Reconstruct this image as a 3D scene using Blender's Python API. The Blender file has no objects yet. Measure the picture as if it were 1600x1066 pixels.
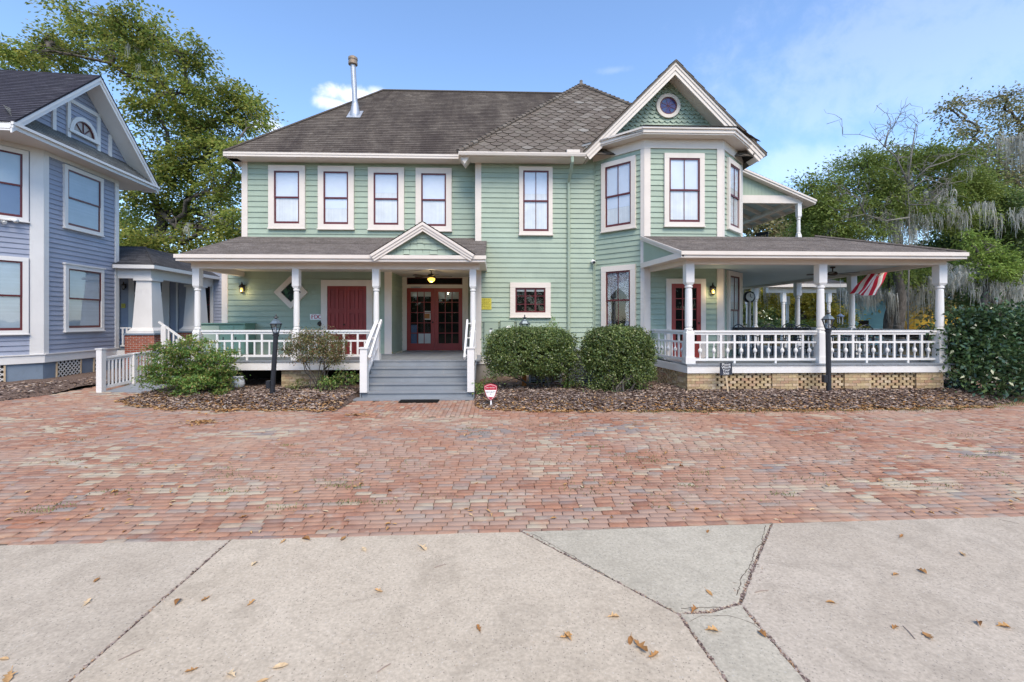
import bpy, math, random
import numpy as np
from mathutils import Vector, Matrix
R = math.radians
random.seed(11)
rng = np.random.default_rng(11)
scene = bpy.context.scene
COL = scene.collection

# ------------------------------------------------------------------ camera model (metres, camera above the origin)
F, CX, HY, CH, YAW = 711.0, 800.0, 500.0, 2.04, R(2.0)
_c, _s = math.cos(YAW), math.sin(YAW)
def ray(px, py):
    u = (px - CX) / F
    return (_c * u + _s, -_s * u + _c, (HY - py) / F)
def P(px, py, Y):
    r = ray(px, py); t = Y / r[1]
    return Vector((r[0] * t, Y, CH + r[2] * t))
def PX(px, py, X):
    r = ray(px, py); t = X / r[0]
    return Vector((X, r[1] * t, CH + r[2] * t))
def PG(px, py, z=0.0):
    r = ray(px, py); t = (z - CH) / r[2]
    return Vector((r[0] * t, r[1] * t, z))
def XA(px, Y): return P(px, HY, Y).x
def ZA(px, py, Y): return P(px, py, Y).z

# ------------------------------------------------------------------ mesh builder
class Frame:
    def __init__(s, o, u, n):
        s.o = Vector(o); s.u = Vector(u).normalized(); s.n = Vector(n).normalized(); s.z = Vector((0, 0, 1))
    def pt(s, a, b, c): return s.o + s.u * a + s.n * b + s.z * c
FRONT = lambda x, y, z=0: Frame((x, y, z), (1, 0, 0), (0, -1, 0))   # a wall that faces the camera
EAST = lambda x, y, z=0: Frame((x, y, z), (0, 1, 0), (1, 0, 0))     # a wall that faces +X

class MB:
    def __init__(s, fr=None): s.v = []; s.f = []; s.uv = []; s.fr = fr; s.hasuv = False
    def P(s, p):
        if s.fr is None: return Vector(p)
        return s.fr.pt(*p)
    def face(s, pts, uv=None, raw=False):
        b = len(s.v)
        s.v += [Vector(p) if raw else s.P(p) for p in pts]
        s.f.append(tuple(range(b, b + len(pts))))
        if uv: s.hasuv = True
        s.uv += list(uv) if uv else [(0, 0)] * len(pts)
    def mesh(s, pts, faces):
        b = len(s.v); s.v += [s.P(p) for p in pts]
        for f in faces:
            s.f.append(tuple(b + i for i in f)); s.uv += [(0, 0)] * len(f)
    def box(s, x0, x1, y0, y1, z0, z1):
        p = [(x0, y0, z0), (x1, y0, z0), (x1, y1, z0), (x0, y1, z0), (x0, y0, z1), (x1, y0, z1), (x1, y1, z1), (x0, y1, z1)]
        s.mesh(p, [(0, 3, 2, 1), (4, 5, 6, 7), (0, 1, 5, 4), (1, 2, 6, 5), (2, 3, 7, 6), (3, 0, 4, 7)])
    def bar(s, p0, p1, w, h, up=(0, 0, 1)):
        p0 = Vector(p0); p1 = Vector(p1); d = (p1 - p0).normalized(); up = Vector(up)
        r = d.cross(up)
        if r.length < 1e-5: r = d.cross(Vector((1, 0, 0)))
        r.normalize(); q = r.cross(d).normalized()
        pts = []
        for c in (p0, p1):
            for sx, sy in ((-1, -1), (1, -1), (1, 1), (-1, 1)): pts.append(c + r * (sx * w / 2) + q * (sy * h / 2))
        s.mesh(pts, [(0, 3, 2, 1), (4, 5, 6, 7), (0, 1, 5, 4), (1, 2, 6, 5), (2, 3, 7, 6), (3, 0, 4, 7)])
    def prism(s, poly, b0, b1):           # polygon in (a, c), extruded along b
        n = len(poly)
        pts = [(a, b0, c) for a, c in poly] + [(a, b1, c) for a, c in poly]
        fs = [tuple(range(n)), tuple(range(2 * n - 1, n - 1, -1))]
        for i in range(n): j = (i + 1) % n; fs.append((i, j, n + j, n + i))
        s.mesh(pts, fs)
    def slab(s, poly, t):                 # polygon of 3-D points, thickened along t vector
        n = len(poly); t = Vector(t)
        pts = [Vector(p) for p in poly] + [Vector(p) + t for p in poly]
        fs = [tuple(range(n)), tuple(range(2 * n - 1, n - 1, -1))]
        for i in range(n): j = (i + 1) % n; fs.append((i, j, n + j, n + i))
        s.mesh(pts, fs)
    def tube(s, pts, rad, n=6):
        pts = [Vector(p) for p in pts]
        if not isinstance(rad, (list, tuple)): rad = [rad] * len(pts)
        V = []; prev = None
        for i, p in enumerate(pts):
            d = (pts[min(i + 1, len(pts) - 1)] - pts[max(i - 1, 0)]).normalized()
            a = d.cross(Vector((0, 0, 1))) if prev is None else prev - d * prev.dot(d)
            if a.length < 1e-4: a = d.cross(Vector((1, 0, 0)))
            a.normalize(); prev = a; b = d.cross(a)
            for k in range(n):
                t = 2 * math.pi * k / n
                V.append(p + (a * math.cos(t) + b * math.sin(t)) * rad[i])
        fs = []
        for i in range(len(pts) - 1):
            for k in range(n):
                q = (k + 1) % n
                fs.append((i * n + k, i * n + q, (i + 1) * n + q, (i + 1) * n + k))
        fs.append(tuple(range(n - 1, -1, -1))); m = (len(pts) - 1) * n; fs.append(tuple(range(m, m + n)))
        s.mesh(V, fs)
    def lathe(s, x, y, prof, n=12, rot=0.0):
        V = []
        for r, z in prof:
            for k in range(n):
                t = 2 * math.pi * k / n + rot
                V.append((x + r * math.cos(t), y + r * math.sin(t), z))
        fs = []
        for i in range(len(prof) - 1):
            for k in range(n):
                q = (k + 1) % n
                fs.append((i * n + k, i * n + q, (i + 1) * n + q, (i + 1) * n + k))
        fs.append(tuple(range(n - 1, -1, -1))); m = (len(prof) - 1) * n; fs.append(tuple(range(m, m + n)))
        s.mesh(V, fs)
    def disc_lathe(s, c, axis_u, axis_v, axis_n, prof, n=16):   # lathe round any axis
        V = []; c = Vector(c)
        for r, h in prof:
            for k in range(n):
                t = 2 * math.pi * k / n
                V.append(c + axis_u * (r * math.cos(t)) + axis_v * (r * math.sin(t)) + axis_n * h)
        fs = []
        for i in range(len(prof) - 1):
            for k in range(n):
                q = (k + 1) % n
                fs.append((i * n + k, i * n + q, (i + 1) * n + q, (i + 1) * n + k))
        fs.append(tuple(range(n - 1, -1, -1))); m = (len(prof) - 1) * n; fs.append(tuple(range(m, m + n)))
        s.mesh(V, fs)
    def build(s, name, mat, parent=None, smooth=False, bevel=0, label=None):
        off = ROOT[parent.name] if parent is not None else Vector((0, 0, 0))
        me = bpy.data.meshes.new(name)
        me.from_pydata([tuple(v - off) for v in s.v], [], s.f)
        if s.hasuv:
            l = me.uv_layers.new(name='UVMap')
            l.data.foreach_set('uv', [c for q in s.uv for c in q])
        me.update()
        if smooth: me.shade_smooth()
        o = bpy.data.objects.new(name, me); COL.objects.link(o)
        if mat: me.materials.append(mat)
        if parent is not None:
            o.parent = parent; ROOT[o.name] = off
        else: ROOT[o.name] = Vector((0, 0, 0))
        if bevel:
            m = o.modifiers.new('bevel', 'BEVEL'); m.width = bevel; m.segments = 2; m.limit_method = 'ANGLE'
        if label: o['label'] = label
        return o
ROOT = {}

def thing(name, label, cat, loc=(0, 0, 0), group=None):
    o = bpy.data.objects.new(name, None); COL.objects.link(o); o.empty_display_size = .2
    o.location = loc; ROOT[o.name] = Vector(loc)
    o['label'] = label; o['category'] = cat
    if group: o['group'] = group
    return o
def tag(o, label, cat, group=None):
    o['label'] = label; o['category'] = cat
    if group: o['group'] = group
    return o
def kind(o, k):
    o['kind'] = k; return o
def recenter(o):
    """put a single-mesh thing's origin at the foot of its mesh"""
    me = o.data; n = len(me.vertices); a = np.empty(n * 3); me.vertices.foreach_get('co', a); a = a.reshape(-1, 3)
    c = np.array([a[:, 0].mean(), a[:, 1].mean(), a[:, 2].min()]); a -= c
    me.vertices.foreach_set('co', a.ravel()); me.update(); o.location = Vector(c); return o
def copy_tree(o, parent=None):
    c = o.copy(); COL.objects.link(c)
    if parent is not None: c.parent = parent
    for ch in [q for q in COL.objects if q.parent == o]: copy_tree(ch, c)
    return c
def np_mesh(name, verts, faces, mat, parent=None, uv=None):
    """verts (N,3), faces (M,k) numpy -> object"""
    off = np.array(ROOT[parent.name]) if parent is not None else np.zeros(3)
    me = bpy.data.meshes.new(name); N = len(verts); M, k = faces.shape
    me.vertices.add(N); me.vertices.foreach_set('co', (verts - off).astype(np.float32).ravel())
    me.loops.add(M * k); me.loops.foreach_set('vertex_index', faces.astype(np.int32).ravel())
    me.polygons.add(M); me.polygons.foreach_set('loop_start', np.arange(0, M * k, k, dtype=np.int32))
    me.polygons.foreach_set('loop_total', np.full(M, k, dtype=np.int32))
    if uv is not None:
        l = me.uv_layers.new(name='UVMap'); l.data.foreach_set('uv', uv.astype(np.float32).ravel())
    me.update(calc_edges=True); me.validate()
    me.materials.append(mat)
    o = bpy.data.objects.new(name, me); COL.objects.link(o)
    if parent is not None: o.parent = parent; ROOT[o.name] = Vector(off)
    else: ROOT[o.name] = Vector((0, 0, 0))
    return o

# ------------------------------------------------------------------ materials
def nt(name):
    m = bpy.data.materials.new(name); m.use_nodes = True
    t = m.node_tree; t.nodes.clear(); return m, t
def N(t, typ, **kw):
    n = t.nodes.new(typ)
    for k, v in kw.items():
        if k.startswith('i_'):
            key = k[2:]
            key = int(key) if key.isdigit() else key.replace('_', ' ')
            n.inputs[key].default_value = v
        else: setattr(n, k, v)
    return n
def L(t, a, b): t.links.new(a, b)
def rgba(c): return (c[0], c[1], c[2], 1.0)
def ramp(t, fac, stops, interp='LINEAR'):
    r = N(t, 'ShaderNodeValToRGB'); r.color_ramp.interpolation = interp
    e = r.color_ramp.elements
    while len(e) < len(stops): e.new(0.5)
    for q, (p, c) in zip(e, stops): q.position = p; q.color = rgba(c)
    L(t, fac, r.inputs['Fac']); return r.outputs['Color']
def mix(t, fac, a, b, mode='MIX'):
    n = N(t, 'ShaderNodeMix', data_type='RGBA', blend_type=mode)
    for sock, v in ((n.inputs[0], fac), (n.inputs[6], a), (n.inputs[7], b)):
        if hasattr(v, 'links') or hasattr(v, 'is_linked'): L(t, v, sock)
        elif isinstance(v, (int, float)): sock.default_value = v
        else: sock.default_value = rgba(v)
    return n.outputs[2]
def noise(t, scale, detail=4, rough=.6, vec=None, dist=0.0):
    n = N(t, 'ShaderNodeTexNoise'); n.inputs['Scale'].default_value = scale; n.inputs['Detail'].default_value = detail
    n.inputs['Roughness'].default_value = rough; n.inputs['Distortion'].default_value = dist
    if vec is not None: L(t, vec, n.inputs['Vector'])
    return n.outputs['Fac']
def geopos(t): return N(t, 'ShaderNodeNewGeometry').outputs['Position']
def out(t, sh): o = N(t, 'ShaderNodeOutputMaterial'); L(t, sh, o.inputs['Surface'])
def bsdf(t, col, rough=.6, spec=.3, metal=0.0, bump=None, bstr=.3, bdist=.01):
    b = N(t, 'ShaderNodeBsdfPrincipled'); b.inputs['Specular IOR Level'].default_value = spec; b.inputs['Metallic'].default_value = metal
    if hasattr(rough, 'links'): L(t, rough, b.inputs['Roughness'])
    else: b.inputs['Roughness'].default_value = rough
    if hasattr(col, 'links'): L(t, col, b.inputs['Base Color'])
    else: b.inputs['Base Color'].default_value = rgba(col)
    if bump is not None:
        n = N(t, 'ShaderNodeBump'); n.inputs['Strength'].default_value = bstr; n.inputs['Distance'].default_value = bdist
        L(t, bump, n.inputs['Height']); L(t, n.outputs['Normal'], b.inputs['Normal'])
    return b.outputs['BSDF']
def paint(name, c, rough=.55, var=.12, dirt=None, dirtamt=.25, spec=.3):
    """weathered paint: broad tone drift, fine grain, some grime of a shape of its own"""
    m, t = nt(name); pos = geopos(t)
    f = noise(t, 1.3, 5, .65, pos); d = tuple(x * (1 - var) for x in c); l = tuple(min(1, x * (1 + var * .6)) for x in c)
    col = ramp(t, f, [(.3, d), (.7, l)])
    isl = N(t, 'ShaderNodeNewGeometry').outputs['Random Per Island']
    v = N(t, 'ShaderNodeMapRange', i_3=1 - var * .45, i_4=1 + var * .35); L(t, isl, v.inputs[0])
    h = N(t, 'ShaderNodeHueSaturation'); L(t, col, h.inputs['Color']); L(t, v.outputs[0], h.inputs['Value']); col = h.outputs['Color']
    if dirt:
        mp = N(t, 'ShaderNodeMapping', i_Scale=(2.2, 2.2, .7)); L(t, pos, mp.inputs[0])
        g = noise(t, 3.0, 7, .72, mp.outputs[0], .6)
        k = N(t, 'ShaderNodeMapRange', i_1=.56, i_2=.78, i_3=0.0, i_4=dirtamt); L(t, g, k.inputs[0])
        col = mix(t, k.outputs[0], col, dirt)
    bp = noise(t, 60, 3, .6, pos)
    out(t, bsdf(t, col, rough, spec, bump=bp, bstr=.15, bdist=.004)); return m
def plain(name, c, rough=.5, metal=0.0, spec=.4):
    m, t = nt(name); f = noise(t, 9, 4, .6, geopos(t))
    col = ramp(t, f, [(.3, tuple(x * .86 for x in c)), (.7, tuple(min(1, x * 1.08) for x in c))])
    out(t, bsdf(t, col, rough, spec, metal)); return m
def glow(name, c, strength):
    m, t = nt(name); e = N(t, 'ShaderNodeEmission'); e.inputs[0].default_value = rgba(c); e.inputs[1].default_value = strength
    d = bsdf(t, c, .3); a = N(t, 'ShaderNodeAddShader'); L(t, e.outputs[0], a.inputs[0]); L(t, d, a.inputs[1]); out(t, a.outputs[0]); return m
def glassmat(name, tint=(.9, .95, 1), refl=.1):
    m, t = nt(name); tr = N(t, 'ShaderNodeBsdfTransparent'); tr.inputs[0].default_value = rgba(tint)
    g = N(t, 'ShaderNodeBsdfGlossy'); g.inputs['Roughness'].default_value = .03
    nz = noise(t, 2.5, 2, .5, geopos(t)); b = N(t, 'ShaderNodeBump', i_Strength=.05, i_Distance=.02); L(t, nz, b.inputs['Height']); L(t, b.outputs[0], g.inputs['Normal'])
    ge = N(t, 'ShaderNodeNewGeometry'); dt = N(t, 'ShaderNodeVectorMath', operation='DOT_PRODUCT'); L(t, ge.outputs['Normal'], dt.inputs[0]); L(t, ge.outputs['Incoming'], dt.inputs[1])
    ab = N(t, 'ShaderNodeMath', operation='ABSOLUTE'); L(t, dt.outputs['Value'], ab.inputs[0]); iv = N(t, 'ShaderNodeMath', operation='SUBTRACT', i_0=1.0); L(t, ab.outputs[0], iv.inputs[1]); pw = N(t, 'ShaderNodeMath', operation='POWER', i_1=4.0); L(t, iv.outputs[0], pw.inputs[0])
    ad = N(t, 'ShaderNodeMath', operation='MULTIPLY_ADD'); L(t, pw.outputs[0], ad.inputs[0]); ad.inputs[1].default_value = .85; ad.inputs[2].default_value = refl
    mx = N(t, 'ShaderNodeMixShader'); L(t, ad.outputs[0], mx.inputs[0]); L(t, tr.outputs[0], mx.inputs[1]); L(t, g.outputs[0], mx.inputs[2]); out(t, mx.outputs[0]); return m
def leafmat(name, cols, trans=.35, rough=.5, clump=1.2, spec=.3, cl=(.75, 1.4)):
    """leaf: colour per leaf, tone per clump, light through the blade"""
    m, t = nt(name); g = N(t, 'ShaderNodeNewGeometry')
    n = len(cols); col = ramp(t, g.outputs['Random Per Island'], [(i / max(1, n - 1), c) for i, c in enumerate(cols)])
    f = noise(t, clump, 2, .5, g.outputs['Position'])
    v = N(t, 'ShaderNodeMapRange', i_1=.3, i_2=.7, i_3=cl[0], i_4=cl[1]); L(t, f, v.inputs[0])
    h = N(t, 'ShaderNodeHueSaturation'); L(t, col, h.inputs['Color']); L(t, v.outputs[0], h.inputs['Value'])
    c = h.outputs['Color']
    b = bsdf(t, c, rough, spec); tl = N(t, 'ShaderNodeBsdfTranslucent'); L(t, c, tl.inputs[0])
    mx = N(t, 'ShaderNodeMixShader', i_0=trans); L(t, b, mx.inputs[1]); L(t, tl.outputs[0], mx.inputs[2]); out(t, mx.outputs[0]); return m
def island(name, cols, rough=.8, bump=40, spec=.2, big=None, interp='LINEAR', bstr=.4):
    """colour per loose piece (bricks, slates, chips), grain inside each"""
    m, t = nt(name); g = N(t, 'ShaderNodeNewGeometry'); pos = g.outputs['Position']
    n = len(cols); col = ramp(t, g.outputs['Random Per Island'], [(p, c) for p, c in cols], interp)
    f = noise(t, 14, 6, .7, pos); v = N(t, 'ShaderNodeMapRange', i_1=.25, i_2=.75, i_3=.72, i_4=1.22); L(t, f, v.inputs[0])
    h = N(t, 'ShaderNodeHueSaturation'); L(t, col, h.inputs['Color']); L(t, v.outputs[0], h.inputs['Value']); c = h.outputs['Color']
    if big:
        for sc, lo, hi, amt, bc in big:
            q = noise(t, sc, 6, .68, pos, .4); k = N(t, 'ShaderNodeMapRange', i_1=lo, i_2=hi, i_3=0.0, i_4=amt); L(t, q, k.inputs[0]); c = mix(t, k.outputs[0], c, bc)
    bp = noise(t, bump, 4, .65, pos)
    out(t, bsdf(t, c, rough, spec, bump=bp, bstr=bstr, bdist=.006)); return m
def shingle(name, cols, streak, tab=(.28, .14)):
    m, t = nt(name); uv = N(t, 'ShaderNodeUVMap').outputs[0]; pos = geopos(t)
    br = N(t, 'ShaderNodeTexBrick', offset=.37, squash=1.0, i_Scale=1.0, i_Mortar_Size=.004, i_Bias=0.0)
    br.inputs['Brick Width'].default_value = tab[0]; br.inputs['Row Height'].default_value = tab[1]
    br.inputs['Color1'].default_value = (0, 0, 0, 1); br.inputs['Color2'].default_value = (1, 1, 1, 1); br.inputs['Mortar'].default_value = (0, 0, 0, 1)
    L(t, uv, br.inputs['Vector'])
    col = ramp(t, br.outputs['Color'], [(i / (len(cols) - 1), c) for i, c in enumerate(cols)])
    mp = N(t, 'ShaderNodeMapping', i_Scale=(1.0, .28, 1)); L(t, uv, mp.inputs[0])
    f = noise(t, .85, 7, .68, mp.outputs[0], .5); k = N(t, 'ShaderNodeMapRange', i_1=.4, i_2=.62, i_3=0.0, i_4=.8); L(t, f, k.inputs[0])
    col = mix(t, k.outputs[0], col, streak)
    g = noise(t, 28, 5, .75, pos); v = N(t, 'ShaderNodeMapRange', i_1=.3, i_2=.7, i_3=.45, i_4=1.5); L(t, g, v.inputs[0])
    h = N(t, 'ShaderNodeHueSaturation'); L(t, col, h.inputs['Color']); L(t, v.outputs[0], h.inputs['Value'])
    out(t, bsdf(t, h.outputs['Color'], .9, .15, bump=g, bstr=.5, bdist=.01)); return m
def brickuv(name, c1, c2, mortar, w=.21, h=.075, mo=.008):
    m, t = nt(name); uv = N(t, 'ShaderNodeUVMap').outputs[0]; pos = geopos(t)
    br = N(t, 'ShaderNodeTexBrick', offset=.5, i_Scale=1.0, i_Mortar_Size=mo, i_Mortar_Smooth=.2)
    br.inputs['Brick Width'].default_value = w; br.inputs['Row Height'].default_value = h
    for k, c in (('Color1', c1), ('Color2', c2), ('Mortar', mortar)): br.inputs[k].default_value = rgba(c)
    L(t, uv, br.inputs['Vector'])
    f = noise(t, 5, 6, .7, pos); v = N(t, 'ShaderNodeMapRange', i_1=.25, i_2=.75, i_3=.65, i_4=1.25); L(t, f, v.inputs[0])
    hs = N(t, 'ShaderNodeHueSaturation'); L(t, br.outputs['Color'], hs.inputs['Color']); L(t, v.outputs[0], hs.inputs['Value'])
    inv = N(t, 'ShaderNodeMath', operation='SUBTRACT', i_0=1.0); L(t, br.outputs['Fac'], inv.inputs[1])
    out(t, bsdf(t, hs.outputs['Color'], .85, .2, bump=inv.outputs[0], bstr=.6, bdist=.01)); return m

M = {}
M['green'] = paint('green paint', (.338, .410, .318), .5, .10, (.21, .28, .22), .5)
M['green_trim'] = paint('green trim paint', (.33, .395, .30), .45, .06)
M['cream'] = paint('cream trim paint', (.70, .625, .55), .5, .06, (.52, .46, .39), .3)
M['white'] = paint('white paint', (.72, .70, .67), .45, .05, (.55, .52, .47), .3)
M['maroon'] = paint('maroon paint', (.105, .018, .020), .35, .12, spec=.4)
M['reddoor'] = paint('red door paint', (.27, .035, .028), .4, .14, (.2, .03, .025), .4, spec=.4)
M['greyfloor'] = paint('grey porch paint', (.235, .255, .275), .45, .12, (.35, .34, .32), .5)
M['ceil'] = paint('pale blue ceiling paint', (.44, .54, .55), .5, .05)
M['blue'] = paint('blue house paint', (.318, .345, .425), .5, .09, (.3, .32, .42), .35)
M['bluegrey'] = paint('blue grey foundation paint', (.19, .24, .30), .6, .12, (.12, .14, .16), .5)
M['black'] = plain('black metal', (.018, .02, .026), .4, .0, .5)
M['bronze'] = plain('dark bronze', (.05, .038, .03), .4, .6)
M['galv'] = plain('galvanised steel', (.42, .44, .47), .45, .45)
M['rust'] = plain('rusty collar', (.30, .23, .17), .6, .4)
M['wood'] = plain('bare pine', (.55, .42, .27), .7)
M['rustpost'] = island('rust orange post', [(0, (.32, .11, .03)), (1, (.40, .15, .04))], .8, 25)
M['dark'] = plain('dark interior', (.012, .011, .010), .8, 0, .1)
M['void'] = plain('dark crawl space', (.03, .026, .022), .95, 0, .05)
M['curtain'] = paint('white curtain', (.68, .68, .66), .8, .16)
M['bluecurtain'] = paint('grey blue shade', (.36, .44, .50), .7, .10)
M['navy'] = paint('navy shade', (.10, .15, .26), .7, .10)
M['glass'] = glassmat('window glass', (.98, .99, 1), .10)
M['darkglass'] = glassmat('dark window glass', (.8, .82, .82), .035)
M['yellow'] = plain('yellow sign', (.58, .50, .06), .5)
M['signwhite'] = plain('sign white', (.82, .82, .80), .4)
M['signred'] = plain('sign red', (.45, .02, .05), .4)
M['ink'] = plain('sign ink', (.12, .12, .15), .5)
M['olive'] = plain('sign letters', (.30, .27, .04), .5)
M['signblack'] = plain('sign slate', (.03, .035, .05), .6)
M['terracotta'] = plain('white pot', (.78, .77, .74), .5)
M['slate'] = island('slate', [(0, (.105, .085, .067)), (.35, (.13, .107, .085)), (.75, (.155, .130, .105)), (.93, (.19, .165, .137)), (1, (.26, .24, .21))], .8, 30, .3,
                    big=[(.55, .42, .66, .55, (.12, .095, .075)), (1.7, .56, .75, .5, (.24, .235, .18))])
M['roof_main'] = shingle('brown weathered shingles', [(.10, .083, .068), (.135, .112, .092), (.17, .145, .12)], (.05, .039, .035))
M['roof_porch'] = shingle('grey brown shingles', [(.10, .084, .072), (.20, .172, .152), (.34, .298, .265)], (.185, .158, .14))
M['roof_blue'] = shingle('charcoal shingles', [(.035, .034, .042), (.052, .05, .06), (.075, .072, .085)], (.045, .042, .055))
M['roof_pent'] = shingle('grey green shingles', [(.12, .12, .11), (.19, .185, .165), (.28, .275, .245)], (.15, .148, .135))
M['roof_bporch'] = shingle('grey charcoal shingles', [(.055, .053, .056), (.10, .096, .098), (.16, .152, .15)], (.09, .086, .088))
M['mortar'] = paint('grey render', (.27, .255, .235), .8, .15, (.16, .14, .12), .5)
M['yellowbrick'] = island('buff foundation brick', [(0, (.33, .23, .13)), (.3, (.46, .35, .20)), (.6, (.55, .43, .25)), (.8, (.40, .24, .15)), (1, (.60, .50, .34))], .85, 30, .2, big=[(3, .5, .72, .5, (.30, .24, .18))])
M['redbrick'] = brickuv('red pier brick', (.36, .10, .055), (.26, .07, .045), (.42, .37, .32))
M['sky_blind'] = paint('white blind with sky tint', (.66, .70, .76), .8, .08)  # white blind; its blue cast paints the sky reflected in the upper sash
M['slate_bed'] = plain('roof felt', (.03, .027, .024), .9, 0, .05)
M['lattice'] = plain('foundation lattice', (.62, .6, .56), .6)
M['bulb'] = glow('amber lamp', (1.0, .62, .10), 1.1)
M['lampglass'] = glassmat('lamp glass', (.80, .84, .86), .15)
# ------------------------------------------------------------------ building kit
def siding(mb, fr, ar, z0, z1, exp=.165, brk=4.2):
    """lapped boards; ar = (a0, a1) or function z -> (a0, a1)"""
    fn = ar if callable(ar) else (lambda z: ar)
    old = mb.fr; mb.fr = fr; z = z0
    while z < z1 - 1e-4:
        zt = min(z + exp, z1); zo = z - .012 if z > z0 else z
        b0, b1 = fn(z); t0, t1 = fn(zt)
        if b1 - b0 < .02: break
        cuts = [0.0]; L0 = b1 - b0; p = random.uniform(.8, brk)
        while p < L0 - .5: cuts.append(p / L0); p += random.uniform(brk * .5, brk)
        cuts.append(1.0)
        for k in range(len(cuts) - 1):
            q0, q1 = cuts[k], cuts[k + 1]; o = .031 + random.uniform(-.002, .002)
            A = b0 + (b1 - b0) * q0; B = b0 + (b1 - b0) * q1 - (.002 if k < len(cuts) - 2 else 0)
            C = t0 + (t1 - t0) * q1; D = t0 + (t1 - t0) * q0
            w = random.uniform(-.002, .002)
            mb.mesh([(A, o, z + w), (B, o, z + w), (C, .006, zt), (D, .006, zt), (A, .0, z + w), (B, .0, z + w)], [(0, 1, 2, 3), (4, 5, 1, 0)])
        z = zt
    mb.fr = old

def clip(poly, fn):
    o = []
    for i in range(len(poly)):
        a, b = poly[i], poly[(i + 1) % len(poly)]; fa, fb = fn(a), fn(b)
        if fa >= 0: o.append(a)
        if (fa >= 0) != (fb >= 0):
            t = fa / (fa - fb); o.append((a[0] + (b[0] - a[0]) * t, a[1] + (b[1] - a[1]) * t))
    return o
def plane_axes(poly):
    p = [Vector(q) for q in poly]; n = Vector((0, 0, 0))
    for i in range(len(p)): n += p[i].cross(p[(i + 1) % len(p)])
    n.normalize()
    if n.z < 0: n = -n
    u = Vector((0, 0, 1)).cross(n).normalized(); v = n.cross(u).normalized()
    return p[0], u, v, n
def shingles(mb, poly, row=.14, lift=.014):
    """a roof plane laid in courses, each course tipped up at its lower edge"""
    o, u, v, n = plane_axes(poly)
    q = [((Vector(p) - o).dot(u), (Vector(p) - o).dot(v)) for p in poly]
    vmin = min(a[1] for a in q); vmax = max(a[1] for a in q); k = vmin
    w3 = lambda a, h: o + u * a[0] + v * a[1] + n * h
    while k < vmax - 1e-3:
        s = clip(clip(q, lambda a: a[1] - k), lambda a: k + row - a[1])
        if len(s) >= 3:
            mb.face([w3(a, .003 + lift * (1 - (a[1] - k) / row)) for a in s], [(a[0], a[1] - vmin) for a in s])
            e = sorted([a for a in s if abs(a[1] - k) < 1e-5])
            if len(e) >= 2:
                mb.face([w3(e[0], 0), w3(e[-1], 0), w3(e[-1], lift + .003), w3(e[0], lift + .003)], [(e[0][0], k - vmin)] * 2 + [(e[-1][0], k - vmin)] * 2)
        k += row
def slates(mb, poly, w=.40, exp=.24, lift=.03):
    o, u, v, n = plane_axes(poly)
    q = [((Vector(p) - o).dot(u), (Vector(p) - o).dot(v)) for p in poly]
    area = sum(q[i][0] * q[(i + 1) % len(q)][1] - q[(i + 1) % len(q)][0] * q[i][1] for i in range(len(q)))
    if area < 0: q = q[::-1]
    def inside_clip(s):
        for i in range(len(q)):
            a, b = q[i], q[(i + 1) % len(q)]
            s = clip(s, lambda p: (b[0] - a[0]) * (p[1] - a[1]) - (b[1] - a[1]) * (p[0] - a[0]))
            if len(s) < 3: return []
        return s
    us = [a[0] for a in q]; vs = [a[1] for a in q]; r = 0; vv = min(vs) - exp
    top = exp * 1.75
    while vv < max(vs):
        x = min(us) - w + (w / 2 if r % 2 else 0)
        while x < max(us) + w:
            j = random.uniform(-.008, .008); g = .011
            t = [(x + g, vv + top), (x + w - g, vv + top), (x + w - g, vv + exp * .55 + j), (x + w * .64, vv + j), (x + w * .36, vv + j), (x + g, vv + exp * .55 + j)]
            s = inside_clip(t[::-1])
            if len(s) >= 3:
                l = lift * random.uniform(.8, 1.3)
                up = [o + u * a[0] + v * a[1] + n * (.002 + l * (1 - (a[1] - vv) / top)) for a in s]
                b = len(mb.v); mb.v += up + [p - n * .008 for p in up]; m = len(up)
                mb.f.append(tuple(range(b, b + m))); mb.uv += [(0, 0)] * m
                for i in range(m):
                    jx = (i + 1) % m; mb.f.append((b + i, b + jx, b + m + jx, b + m + i)); mb.uv += [(0, 0)] * 4
            x += w
        vv += exp; r += 1
def scales(mb, fr, ar, z0, z1, w=.18, exp=.135, square=False):
    """fish-scale (or square butt) shingles on a gable: ar(z) -> (a0, a1)"""
    old = mb.fr; mb.fr = fr; z = z0; r = 0
    while z < z1 - .02:
        b0, b1 = ar(z); t0, t1 = ar(min(z + exp * 1.25, z1))
        x = b0 - (w / 2 if r % 2 else 0)
        while x < b1:
            zz = z + (random.choice([0, .0, .02, -.015]) if square else 0)
            ww = w * (random.uniform(.75, 1.2) if square else 1)
            n = 2 if square else 7
            for i in range(n - 1) if not square else range(1):
                pass
            ts = [i / (n - 1) for i in range(n)]
            low = [(x + ww * t, zz + (0 if square else exp * .48 * (1 - math.sin(math.pi * t)))) for t in ts]
            up = min(z + exp * 1.25, z1)
            pts = []
            for a, c in low:
                k = (c - z0) / max(1e-6, (z1 - z0)); l0, l1 = ar(c)
                pts.append((min(max(a, l0), l1), .04 + random.uniform(-.001, .002), c))
            l0, l1 = ar(up)
            A = min(max(x, l0), l1); B = min(max(x + ww - (.022 if square else 0), l0), l1)
            if pts[-1][0] - pts[0][0] > .01:
                top = [(B, .004, up), (A, .004, up)] if B - A > .01 else [((A + B) / 2, .004, up)]
                mb.mesh(pts + top, [tuple(range(len(pts) + len(top)))])
                m = len(pts); mb.mesh(pts + [(p[0], 0, p[2] + .004) for p in pts], [(i, m + i, m + i + 1, i + 1) for i in range(m - 1)])
            x += ww
        z += exp; r += 1
    mb.fr = old

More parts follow.
